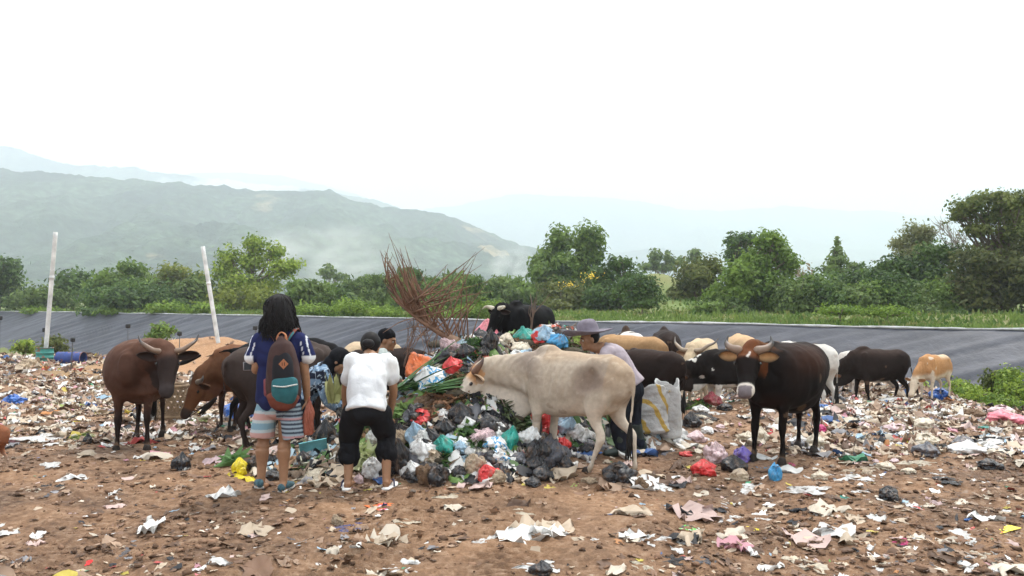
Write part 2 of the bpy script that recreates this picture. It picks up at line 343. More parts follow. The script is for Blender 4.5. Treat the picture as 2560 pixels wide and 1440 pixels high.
# ---------------------------------------------------------------- vegetation
def leafmat(): return mat('leaves', (1, 1, 1), rough=.6, spec=.25, attr=True, transl=.38)
BARK = lambda: mat('bark', (.16, .12, .085), rough=.9, var=.3, vs=3, bump=.5, bs=12)
def leaf_cloud(cs, rs, n, size, base, tip, seed, elong=1.6, shell=.55, droop=.0):
    """n small bent leaf sprays spread through the ellipsoids cs/rs; colours vary spray by spray between base and tip"""
    g = np.random.default_rng(seed)
    cs = np.asarray(cs, float); rs = np.asarray(rs, float)
    w = (rs[:, 0] * rs[:, 2]); w = w / w.sum(); k = g.choice(len(cs), n, p=w)
    d = g.normal(size=(n, 3)); d /= np.linalg.norm(d, axis=1)[:, None]
    rad = (shell + (1 - shell) * g.random(n)) ** 1.0
    ph = np.abs(fbm(d[:, 0] * 2.3 + k * 3.1, d[:, 1] * 2.3, d[:, 2] * 2.3 + k, 3))
    rad = rad * (.78 + .55 * ph)
    P = cs[k] + d * rs[k] * rad[:, None]
    nrm = d + g.normal(size=(n, 3)) * .7 + np.array([0, 0, .35]); nrm /= np.linalg.norm(nrm, axis=1)[:, None]
    t = np.cross(nrm, g.normal(size=(n, 3))); t /= np.linalg.norm(t, axis=1)[:, None]
    t[:, 2] -= droop; b = np.cross(nrm, t)
    s = size * (.55 + .9 * g.random(n))[:, None]
    a1 = P - t * s * elong * .5; a2 = P + t * s * elong * .5
    m1 = P + b * s * .42 + nrm * s * .12; m2 = P - b * s * .42 + nrm * s * .12
    v = np.stack([a1, m1, a2, m2], 1).reshape(-1, 3)
    f = np.arange(4 * n).reshape(-1, 4)
    tone = np.clip(.5 + .42 * vn(P[:, 0] * .9 + seed, P[:, 1] * .9, P[:, 2] * .9) + .28 * g.normal(size=n), 0, 1)[:, None]
    c = (np.asarray(base) * (1 - tone) + np.asarray(tip) * tone) * np.array([1.62, 1.40, 1.0])
    return v, f, np.repeat(c, 4, 0)
def limb_mesh(paths, sides=5):
    V = []; F = []
    for pts, r0, r1 in paths:
        pts = [Vector(p) for p in pts]; n = len(pts); o = len(V)
        for i, p in enumerate(pts):
            d = (pts[min(i + 1, n - 1)] - pts[max(i - 1, 0)]).normalized(); a = d.orthogonal().normalized(); b = d.cross(a)
            r = r0 + (r1 - r0) * i / (n - 1)
            for k in range(sides):
                t = 2 * math.pi * k / sides; V.append(p + (a * math.cos(t) + b * math.sin(t)) * r)
        for i in range(n - 1):
            for k in range(sides):
                F.append((o + i * sides + k, o + i * sides + (k + 1) % sides, o + (i + 1) * sides + (k + 1) % sides, o + (i + 1) * sides + k))
    me = bpy.data.meshes.new('limbs'); me.from_pydata([tuple(v) for v in V], [], F); me.update(); return me
def bend(a, b, k=4, w=.12, r=rnd):
    a, b = Vector(a), Vector(b); L_ = (b - a).length; out = []
    off = Vector((r.uniform(-1, 1), r.uniform(-1, 1), r.uniform(-.3, .6))) * L_ * w
    for i in range(k + 1):
        t = i / k; out.append(a.lerp(b, t) + off * math.sin(t * math.pi) + Vector((r.uniform(-1, 1), r.uniform(-1, 1), 0)) * L_ * .02)
    return out
LEAF_MULT = 1.0
def berm_d(px):
    k = (px - 1280) / FPX; t = (k * LA[1] - LA[0]) / ((LB - LA)[0] - k * (LB - LA)[1]); return float(LA[1] + t * (LB - LA)[1])
def tree(name, label, cat, d, blobs, base, tip, leaf=7.0, dens=1.0, group=None, trunk_x=None, bare=0, trunk_w=.16, elong=1.6, shell=.35, droop=0, flowers=None):
    """blobs: (px, py, rx, ry) crown masses in photo pixels at distance d, given depth of their own"""
    d = max(d, berm_d(sum(b[0] for b in blobs) / len(blobs)) + 4 + max(b[2] for b in blobs) * d / FPX) if cat == 'tree' else d
    blobs = [(b[0], b[1], b[2] * 1.16, b[3] * 1.2) for b in blobs]
    sc_ = d / FPX; r = random.Random(hash(label) % 1000 if False else int(d * 7 + blobs[0][0]))
    cs = []; rs = []
    for (px, py, rx, ry) in blobs:
        p = at(px, py, d + r.uniform(-1, 1) * rx * sc_ * .8); cs.append(tuple(p)); rs.append((rx * sc_, rx * sc_ * .95, ry * sc_))
        for _ in range(2):                                   # side masses behind and in front keep the crown round from elsewhere
            q = Vector(p) + Vector((r.uniform(-.4, .4) * rx, r.choice([-1, 1]) * r.uniform(.5, .9) * rx, r.uniform(-.4, .2) * ry)) * sc_
            cs.append(tuple(q)); rs.append((rx * sc_ * .62, rx * sc_ * .62, ry * sc_ * .62))
    tx = trunk_x if trunk_x else sum(b[0] for b in blobs) / len(blobs)
    bx, by = at(tx, 700, d).x, d; gz = hz(bx, by)
    root = empty(name, (bx, by, gz), 0, label, cat, group)
    o = Vector((bx, by, gz))
    n = int(sum(b[2] * b[3] for b in blobs) * 7.0 / (leaf * leaf) * 4.2 * dens * LEAF_MULT)
    if n:
        v, f, c = leaf_cloud(np.array(cs) - np.array(o), rs, n, leaf * sc_, base, tip, int(tx), elong, shell, droop)
        link('crown', npmesh('crown', v, f, c), leafmat(), root, smooth=False)
    top = max(cs, key=lambda q: q[2]); paths = []
    th = (top[2] - gz)
    fork = Vector((0, 0, th * .35)); paths.append(([(0, 0, -.3), (r.uniform(-.1, .1), r.uniform(-.1, .1), th * .18), tuple(fork)], trunk_w, trunk_w * .75))
    for q, rr in zip(cs, rs):
        e = Vector(q) - o; paths.append((bend(fork, e + Vector((0, 0, rr[2] * .4)), 5, .12, r), trunk_w * .5, .02))
        for _ in range(3 + bare * 5):
            dd = Vector((r.gauss(0, 1), r.gauss(0, 1), r.gauss(0, 1))).normalized()
            s0 = fork.lerp(e, r.uniform(.55, 1.0)); e2 = e + Vector((dd.x * rr[0], dd.y * rr[1], dd.z * rr[2])) * 1.0
            paths.append((bend(s0, e2, 4, .1, r), .035 if not bare else .03, .008))
    link('trunk', limb_mesh(paths), BARK() if not bare else mat('pale_bark', (.36, .32, .28), rough=.9, var=.2), root)
    if flowers:
        fc = [tuple(at(x, y, d - 1.2) - o) for x, y, a, b in flowers]; fr = [(a * 1.7 * sc_, a * sc_, b * 1.7 * sc_) for x, y, a, b in flowers]
        v, f, c = leaf_cloud(fc, fr, 45 * len(flowers), leaf * sc_ * .6, (.52, .42, .05), (.66, .56, .12), 5, 1.2, .1)
        link('blossom', npmesh('blossom', v, f, c), leafmat(), root, smooth=False)
    return root
G_D = ((.024, .055, .022), (.080, .150, .050)); G_M = ((.042, .090, .028), (.135, .225, .065)); G_L = ((.070, .135, .026), (.23, .33, .07))
G_O = ((.045, .070, .025), (.110, .140, .050)); G_B = ((.042, .080, .032), (.115, .185, .070))
def T(*a, g=G_M, **k): return tree(*a, g[0], g[1], **k)
T('tree', 'bright green tree with an open airy crown rising behind the leaning white pipe', 'tree', 80, [(640, 612, 34, 26), (635, 650, 42, 30), (575, 640, 34, 24), (570, 675, 40, 28), (688, 630, 26, 22), (700, 672, 40, 26), (735, 665, 26, 18), (600, 705, 46, 28), (665, 715, 50, 30)], g=G_L, trunk_x=630, dens=.72, leaf=6)
T('tree', 'yellowish green bushy tree below the airy bright green tree', 'tree', 76, [(570, 745, 46, 34), (640, 750, 60, 40), (540, 770, 40, 20), (600, 780, 50, 16)], g=((.07, .11, .02), (.17, .22, .05)), trunk_x=590, leaf=6)
T('tree', 'dark round tree cut off by the left edge of the photo', 'tree', 70, [(5, 675, 42, 36), (20, 715, 36, 36), (-30, 700, 50, 50), (5, 745, 50, 26)], g=G_D, trunk_x=0)
T('tree', 'small dark domed tree behind the upright white pipe', 'tree', 90, [(185, 698, 48, 26), (165, 722, 40, 22), (215, 722, 35, 20)], g=G_D, trunk_x=185)
T('tree', 'rounded mid green tree right of the small dark domed tree', 'tree', 84, [(295, 705, 48, 32), (250, 725, 40, 28), (330, 672, 36, 20), (345, 705, 40, 26)], g=G_M, trunk_x=300)
T('tree', 'yellow topped green tree left of the leaning white pipe', 'tree', 88, [(435, 682, 42, 24), (410, 708, 40, 26), (460, 712, 40, 28), (495, 700, 26, 20)], g=((.05, .095, .03), (.17, .21, .06)), trunk_x=440)
T('tree', 'wide dark green thicket tree above the brown cow with curved horns', 'tree', 74, [(250, 748, 60, 32), (330, 745, 66, 38), (400, 748, 62, 38), (300, 775, 80, 16), (430, 765, 50, 22)], g=G_D, trunk_x=340)
T('tree', 'green tree behind the middle of the leaning white pipe', 'tree', 80, [(490, 730, 48, 38), (450, 745, 40, 28), (510, 760, 40, 24)], g=G_B, trunk_x=490)
T('tree', 'low olive tree at the bank between the left tree and upright pipe', 'tree', 74, [(95, 735, 50, 24), (60, 755, 50, 20), (140, 750, 48, 24), (110, 765, 60, 14)], g=G_B, trunk_x=100)
T('tree', 'small far blue grey conifer above the long thicket', 'tree', 150, [(820, 682, 22, 14), (822, 668, 9, 10), (850, 692, 18, 10)], g=G_B, trunk_x=820)
T('tree', 'large billowing green tree with two rounded tops behind the hat wearer', 'tree', 78, [(1402, 598, 34, 32), (1385, 640, 44, 34), (1470, 592, 40, 34), (1478, 632, 34, 34), (1430, 660, 56, 40), (1365, 680, 44, 30), (1345, 655, 26, 22), (1470, 690, 44, 30), (1410, 705, 60, 30)], g=G_M, trunk_x=1430, dens=1.1)
T('tree', 'dark spreading tree with flat layered boughs and yellow blossom beside it', 'tree', 62, [(1548, 662, 36, 20), (1510, 690, 46, 26), (1580, 700, 40, 28), (1540, 735, 66, 38), (1600, 745, 32, 30), (1490, 745, 36, 30), (1550, 772, 70, 16)], g=G_D, trunk_x=1550, flowers=[(1478, 690, 22, 9)])
T('tree', 'olive green bush tree with yellow tinted top left of the dark layered tree', 'tree', 66, [(1400, 725, 50, 26), (1440, 745, 44, 32), (1390, 765, 50, 20)], g=G_O, trunk_x=1410, flowers=[(1425, 712, 24, 8)])
for lb, bl in (('slim far tree right of the layered dark tree', [(1640, 640, 20, 18), (1635, 662, 18, 16), (1672, 650, 14, 20), (1660, 670, 26, 12)]), ('tiny far tree on the skyline left of the dark dome', [(1738, 634, 18, 12), (1735, 648, 16, 10)]), ('low far tree in the skyline gap above the bright slope', [(1700, 655, 22, 12), (1620, 668, 26, 12)])):
    T('tree', lb, 'tree', 140, bl, g=G_B, dens=.9)
T('tree', 'dark olive domed tree right of the bright grassy slope', 'tree', 64, [(1735, 680, 50, 28), (1775, 665, 34, 26), (1720, 715, 44, 32), (1770, 720, 50, 42), (1700, 745, 34, 24), (1745, 760, 56, 20)], g=G_O, trunk_x=1740)
T('tree', 'twin topped dark tree standing behind the biggest bright green tree', 'tree', 80, [(1838, 602, 24, 20), (1872, 598, 22, 18), (1850, 632, 42, 26), (1880, 650, 40, 26)], g=G_D, trunk_x=1855)
T('tree', 'biggest bright green tree of the clump, crown reaching down to the grass', 'tree', 52, [(1925, 600, 34, 26), (1940, 632, 40, 30), (1895, 650, 46, 32), (1968, 660, 30, 32), (1850, 685, 48, 34), (1920, 700, 60, 42), (1840, 730, 60, 38), (1905, 750, 60, 36), (1960, 735, 44, 40), (1790, 745, 36, 26), (1800, 775, 60, 20), (1880, 780, 60, 14), (1930, 775, 60, 16)], g=((.05, .105, .022), (.135, .23, .055)), trunk_x=1890, dens=1.15, leaf=7)
T('tree', 'grey leafless twiggy tree between green trees at right', 'tree', 58, [(2010, 680, 32, 26), (2030, 715, 30, 26), (2000, 720, 26, 26)], g=((.12, .10, .08), (.2, .17, .13)), trunk_x=2012, dens=.12, bare=1, trunk_w=.10)
T('tree', 'pointed cone shaped tree on the skyline at right', 'tree', 75, [(2094, 606, 7, 13), (2094, 628, 15, 14), (2092, 650, 28, 15), (2092, 672, 36, 16), (2135, 664, 22, 8), (2150, 676, 24, 8)], g=G_B, trunk_x=2094)
T('tree', 'long dark thicket tree above the grass at right', 'tree', 56, [(2060, 715, 44, 34), (2120, 710, 50, 36), (2190, 705, 56, 38), (2090, 750, 60, 26), (2160, 750, 60, 26), (2240, 735, 50, 40), (2030, 750, 34, 24)], g=G_D, trunk_x=2140)
T('tree', 'thin grey green tree with sparse crown left of the tallest tree', 'tree', 56, [(2285, 580, 36, 26), (2262, 610, 40, 24), (2310, 600, 30, 28), (2290, 635, 50, 26)], g=((.07, .09, .05), (.16, .19, .11)), trunk_x=2290, dens=.6, leaf=5, bare=0)
T('tree', 'mid green mounded tree below the thin grey green tree', 'tree', 52, [(2230, 665, 40, 24), (2330, 640, 50, 34), (2290, 680, 66, 36), (2370, 690, 60, 40), (2200, 690, 40, 24), (2310, 730, 80, 36), (2250, 755, 60, 22)], g=G_D, trunk_x=2290)
T('tree', 'tallest tree with a spreading umbrella crown at the right edge', 'tree', 46, [(2420, 515, 48, 22), (2465, 495, 44, 18), (2400, 540, 30, 16), (2520, 505, 50, 28), (2560, 530, 50, 34), (2490, 540, 54, 24), (2540, 575, 50, 30), (2440, 575, 34, 20), (2510, 620, 60, 30)], g=((.04, .07, .025), (.13, .17, .06)), trunk_x=2500, leaf=6, dens=.85, trunk_w=.22)
T('tree', 'dense brownish green tree mass under the umbrella shaped crown', 'tree', 44, [(2430, 650, 50, 36), (2500, 670, 66, 40), (2560, 690, 60, 50), (2420, 710, 56, 40), (2500, 735, 70, 36), (2580, 620, 50, 40), (2450, 755, 60, 20), (2620, 740, 60, 40)], g=((.035, .055, .022), (.10, .12, .05)), trunk_x=2500)
T('tree', 'leafless reddish branches sticking out left of the umbrella crown', 'tree', 50, [(2350, 560, 30, 20), (2385, 590, 30, 24)], g=G_O, trunk_x=2420, dens=.02, bare=1, trunk_w=.07)
# the long thicket behind the bank: one bush after another
r_ = random.Random(3); px_ = 745; k_ = 0
shades = [G_M, G_B, G_M, G_D, G_B]; words_ = ['feathery', 'loose', 'tall leafy', 'dark leaved', 'pale leaved']
marks = [(860, 'above the long haired person'), (1000, 'above the white shirted person'), (1150, 'behind the dry palm frond'), (1280, 'above the black cow on the heap'), (1500, 'right of the black cow on the heap')]
while px_ < 1420:
    w_ = r_.uniform(46, 62); top = 700 + r_.uniform(-12, 16) - (14 if 920 < px_ < 1150 else 0)
    mk_ = [m_ for x_, m_ in marks if px_ < x_][0]
    T('bush', f'{words_[k_ % 5]} bush of the long thicket {mk_}', 'bush', r_.uniform(66, 76), [(px_, top + 16, w_ * .6, 20), (px_ + 12, top + 42, w_ * .8, 26), (px_ - 14, top + 62, w_ * .8, 26)], g=shades[k_ % 5], group='bushes of the long thicket', leaf=6, elong=2.6, droop=.3)
    for q_ in range(3):
        pass
    px_ += w_ * .68; k_ += 1
# the hedge line right of the layered dark tree
k_ = 0
for px_, py_, rx_, ry_ in [(1600, 712, 50, 30), (1990, 735, 50, 36), (2030, 712, 44, 30), (2075, 735, 50, 34), (2130, 745, 56, 34), (2185, 735, 56, 34), (2235, 715, 56, 36), (2290, 745, 60, 34), (2350, 735, 60, 40), (2400, 760, 60, 26), (1830, 765, 50, 24), (1770, 770, 46, 20)]:
    nm_ = ['below the slim far trees', 'right of the biggest bright green tree', 'behind the leafless tree', 'below the left side of the cone tree', 'right below the cone tree', 'in the middle of the dark hedge', 'below the thin grey green tree', 'low under the mounded tree', 'left under the umbrella crown', 'in the grass under the umbrella crown', 'at the foot of the biggest bright green tree', 'left foot of the biggest bright green tree'][k_]
    T('bush', 'dark green hedge bush ' + nm_, 'bush', berm_d(px_) + 14, [(px_, py_, rx_, ry_), (px_ + 8, py_ + 30, rx_ * 1.1, ry_ * .9)], g=[G_D, G_B, G_M][k_ % 3], group='hedge bushes on the right', leaf=6, trunk_w=.05); k_ += 1
# low growth in front of the trees and on the pit floor
low = [(120, 780, 50, 14), (300, 778, 50, 12), (420, 772, 50, 20), (520, 775, 40, 20), (790, 775, 60, 18), (880, 768, 46, 20), (960, 778, 50, 14), (1060, 775, 44, 18), (1170, 778, 50, 16), (1230, 770, 40, 20), (2100, 775, 60, 14), (2220, 778, 60, 14)]
for i, b in enumerate(low):
    where = ['left of the upright pipe', 'right of the upright pipe', 'left of the leaning pipe', 'right of the leaning pipe', 'right of the long haired person', 'above the headscarf', 'above the white shirt', 'left of the palm frond', 'right of the palm frond', 'beside the black heap cow', 'below the cone shaped tree', 'right of the cone shaped tree'][i]
    T('bush', f'low fresh green bush on the grassy bank {where}', 'bush', berm_d(b[0]) + 3, [b], g=((.06, .12, .022), (.15, .25, .05)), group='low bushes along the bank', leaf=5, trunk_w=.03)
for i, (lb, d, bl, g) in enumerate([('dense rounded young tree left of leaning pipe', 31, [(405, 822, 26, 14), (400, 840, 34, 22), (408, 858, 26, 16)], G_M), ('small yellow green bush at the left edge below the liner', 37, [(62, 858, 24, 10), (66, 872, 28, 10)], G_L),
        ('thin bush behind the green drum', 34, [(135, 852, 26, 12), (150, 872, 26, 12), (118, 868, 20, 14)], G_O), ('tall yellowish bush at the foot of the liner, right edge', 20, [(2530, 940, 36, 22), (2545, 975, 50, 26)], G_L),
        ('leafy green bush at the foot of the liner behind the blue bag', 21, [(2400, 965, 32, 16), (2430, 990, 46, 22)], G_L), ('low green bush between the two liner foot bushes', 19, [(2490, 1000, 50, 16), (2460, 1015, 40, 12)], G_L),
        ('weedy bush behind the fawn calf', 23, [(2300, 962, 16, 10)], G_L), ('broad green bush at the liner foot right of the fawn calf', 19.5, [(2420, 985, 40, 22), (2385, 1000, 34, 14)], G_L), ('dull green tall weed bush against the liner near right edge', 21, [(2490, 955, 34, 26), (2500, 980, 44, 20)], G_O)]):
    T('bush', lb, 'bush', d, bl, g=g, leaf=6, trunk_w=.02, dens=1.0)
# grass: blades over the bank, the pit floor edge and the right hand slope
def grass():
    g = np.random.default_rng(4); n = 52000
    t = g.uniform(-6, 132, n); s = np.abs(g.normal(0, 1, n)) * 4.2 + .15; big = g.random(n) < .5; s = np.where(big, g.uniform(.2, 26, n), s)
    x = LA[0] + LT[0] * t - LN[0] * s; y = LA[1] + LT[1] * t - LN[1] * s
    n2 = 16000; x2 = np.concatenate([g.uniform(5, 18, n2 // 2), g.uniform(-30, -6, n2 // 2)]); y2 = np.concatenate([g.uniform(10, 34, n2 // 2), g.uniform(34, 62, n2 // 2)])
    keep = (berm_s(x2, y2) > 4.4) & (H0(x2, y2) < -1.3); x = np.concatenate([x, x2[keep]]); y = np.concatenate([y, y2[keep]])
    n = len(x); z = H(x, y) - .02
    hgt = (.09 + .22 * g.random(n) ** 2) * (1 + .8 * np.clip(vn(x * .4, y * .4), 0, 1)) * np.where(x > 9, 1.0, .9) * np.where(berm_s(x, y) > -1.2, .7, 1)
    a = g.uniform(0, 6.28, n); w = .05 + .05 * g.random(n)
    V = np.zeros((n, 5, 3)); F = []
    le = g.normal(0, .3, (n, 2))
    for k, (u, h) in enumerate([(-1, 0), (1, 0), (.8, .55), (0, 1), (-.8, .5)]):
        V[:, k, 0] = x + np.cos(a) * w * u + le[:, 0] * h * hgt; V[:, k, 1] = y + np.sin(a) * w * u + le[:, 1] * h * hgt; V[:, k, 2] = z + h * hgt
    tone = np.clip(.5 + .5 * vn(x * .25, y * .25) + .25 * g.normal(size=n), 0, 1)[:, None]
    c = np.array([.065, .125, .022]) * (1 - tone) + np.array([.20, .27, .065]) * tone
    dry = (vn(x * .6 + 5, y * .6) > .5)[:, None]; c = np.where(dry, c * .6 + np.array([.14, .11, .05]), c)
    me = npmesh('grass', V.reshape(-1, 3), np.arange(n * 5).reshape(-1, 5), np.repeat(c, 5, 0))
    tag(link('grass', me, leafmat(), smooth=False), 'short green grass growing along the bank above the liner', 'grass', kind='stuff')
grass()
# ---------------------------------------------------------------- organic bodies
def cr(P, k=4):
    """Catmull-Rom through the rows of P"""
    P = np.asarray(P, float); n = len(P)
    if n < 3: return np.array([P[0] + (P[-1] - P[0]) * t for t in np.linspace(0, 1, k + 1)])
    Q = np.vstack([2 * P[0] - P[1], P, 2 * P[-1] - P[-2]]); out = []
    for i in range(n - 1):
        a, b, c, d = Q[i:i + 4]
        for t in np.linspace(0, 1, k, endpoint=False):
            out.append(.5 * ((2 * b) + (-a + c) * t + (2 * a - 5 * b + 4 * c - d) * t * t + (-a + 3 * b - 3 * c + d) * t ** 3))
    out.append(P[-1]); return np.array(out)
class Org:
    """collects lofted limbs and ellipsoids; build() fuses them into one continuous skin"""
    def __init__(s): s.V = []; s.F = []; s.n = 0
    def add(s, v, f):
        s.V.append(np.asarray(v, float)); s.F += [tuple(int(i) + s.n for i in q) for q in f]; s.n += len(v)
    def tube(s, rows, up=(0, 0, 1), sides=16, k=4, cap=True, sq=2.0, flat=False):
        """rows: (x, y, z, half width across, half height along 'up')"""
        r = cr([tuple(q) + (q[3],) if len(q) == 4 else q for q in rows], k); P = r[:, :3]; a = np.maximum(r[:, 3], .002); b = np.maximum(r[:, 4], .002)
        T = np.gradient(P, axis=0); T /= np.linalg.norm(T, axis=1)[:, None] + 1e-9
        upv = np.asarray(up, float); sd = np.cross(T, upv); bad = np.linalg.norm(sd, axis=1) < .15
        sd[bad] = np.cross(T[bad], np.array([1., 0, 0.3])); sd /= np.linalg.norm(sd, axis=1)[:, None]
        for i in range(1, len(sd)):
            if np.dot(sd[i], sd[i - 1]) < 0: sd[i] = -sd[i]
        u = np.cross(sd, T)
        if cap and not flat:
            add = []
            for i, sg in ((0, -1), (-1, 1)):
                e = []
                for q in (.55, .88, .99):
                    m = math.sqrt(max(0, 1 - q * q)); e.append((P[i] + T[i] * sg * q * min(a[i], b[i]) * .9, a[i] * m, b[i] * m, sd[i], u[i]))
                add.append(e)
            pre, post = add[0][::-1], add[1]
            P = np.vstack([[e[0] for e in pre], P, [e[0] for e in post]]); a = np.concatenate([[e[1] for e in pre], a, [e[1] for e in post]])
            b = np.concatenate([[e[2] for e in pre], b, [e[2] for e in post]]); sd = np.vstack([[e[3] for e in pre], sd, [e[3] for e in post]]); u = np.vstack([[e[4] for e in pre], u, [e[4] for e in post]])
        th = np.linspace(0, 2 * np.pi, sides, endpoint=False)
        c, si = np.cos(th), np.sin(th); c = np.sign(c) * np.abs(c) ** (2 / sq); si = np.sign(si) * np.abs(si) ** (2 / sq)
        v = P[:, None] + sd[:, None] * (a[:, None] * c)[..., None] + u[:, None] * (b[:, None] * si)[..., None]
        n = len(P); f = [tuple(q) for q in grid_faces(n, sides, True)]
        if cap: f += [tuple(range(sides))[::-1], tuple((n - 1) * sides + i for i in range(sides))]
        s.add(v.reshape(-1, 3), f); return s
    def ell(s, c, r, rot=None, n=12):
        th = np.linspace(0, np.pi, n)[1:-1]; ph = np.linspace(0, 2 * np.pi, 2 * n, endpoint=False)
        v = np.stack([np.sin(th)[:, None] * np.cos(ph), np.sin(th)[:, None] * np.sin(ph), np.cos(th)[:, None] + 0 * ph], -1).reshape(-1, 3)
        v = np.vstack([v, [0, 0, 1], [0, 0, -1]]); f = [tuple(q) for q in grid_faces(len(th), 2 * n, True)]
        m = 2 * n; t = len(v) - 2
        f += [(t, (i + 1) % m, i) for i in range(m)] + [(t + 1, (len(th) - 1) * m + i, (len(th) - 1) * m + (i + 1) % m) for i in range(m)]
        v = v * np.asarray(r)
        if rot is not None: v = v @ np.array(rot.to_matrix()).T
        s.add(v + np.asarray(c), f); return s
    def mesh(s, name):
        me = bpy.data.meshes.new(name); me.from_pydata([tuple(v) for v in np.vstack(s.V)], [], s.F); me.update(); return me
    def build(s, name, m, parent=None, voxel=None, smooth=3, disp=None, color=None, subs=False, solid=0):
        me = s.mesh(name)
        if voxel:
            bm = bmesh.new(); bm.from_mesh(me); bmesh.ops.recalc_face_normals(bm, faces=bm.faces); bm.to_mesh(me); bm.free()
            t = bpy.data.objects.new('tmp', me); C.objects.link(t)
            r = t.modifiers.new('r', 'REMESH'); r.mode = 'VOXEL'; r.voxel_size = voxel
            if smooth: q = t.modifiers.new('s', 'SMOOTH'); q.factor = .6; q.iterations = smooth
            dg = bpy.context.evaluated_depsgraph_get(); ev = t.evaluated_get(dg)
            me2 = bpy.data.meshes.new_from_object(ev); me2.name = name
            bpy.data.objects.remove(t); bpy.data.meshes.remove(me); me = me2
        if disp is not None or color is not None:
            n = len(me.vertices); co = np.empty(n * 3, np.float32); me.vertices.foreach_get('co', co); co = co.reshape(-1, 3)
            if disp is not None:
                no = np.empty(n * 3, np.float32); me.vertices.foreach_get('normal', no); no = no.reshape(-1, 3)
                co = co + no * np.asarray(disp(co))[:, None]; me.vertices.foreach_set('co', co.astype(np.float32).ravel()); me.update()
            if color is not None: setcol(me, color(co))
        return link(name, me, m, parent)
def mixc(c, d, w): w = np.clip(w, 0, 1)[:, None]; return c * (1 - w) + np.asarray(d) * w
def blob_w(p, c, r):
    d = (p - np.asarray(c)) / np.asarray(r); return np.clip(1.35 - np.sqrt((d ** 2).sum(1)) * 1.1, 0, 1)

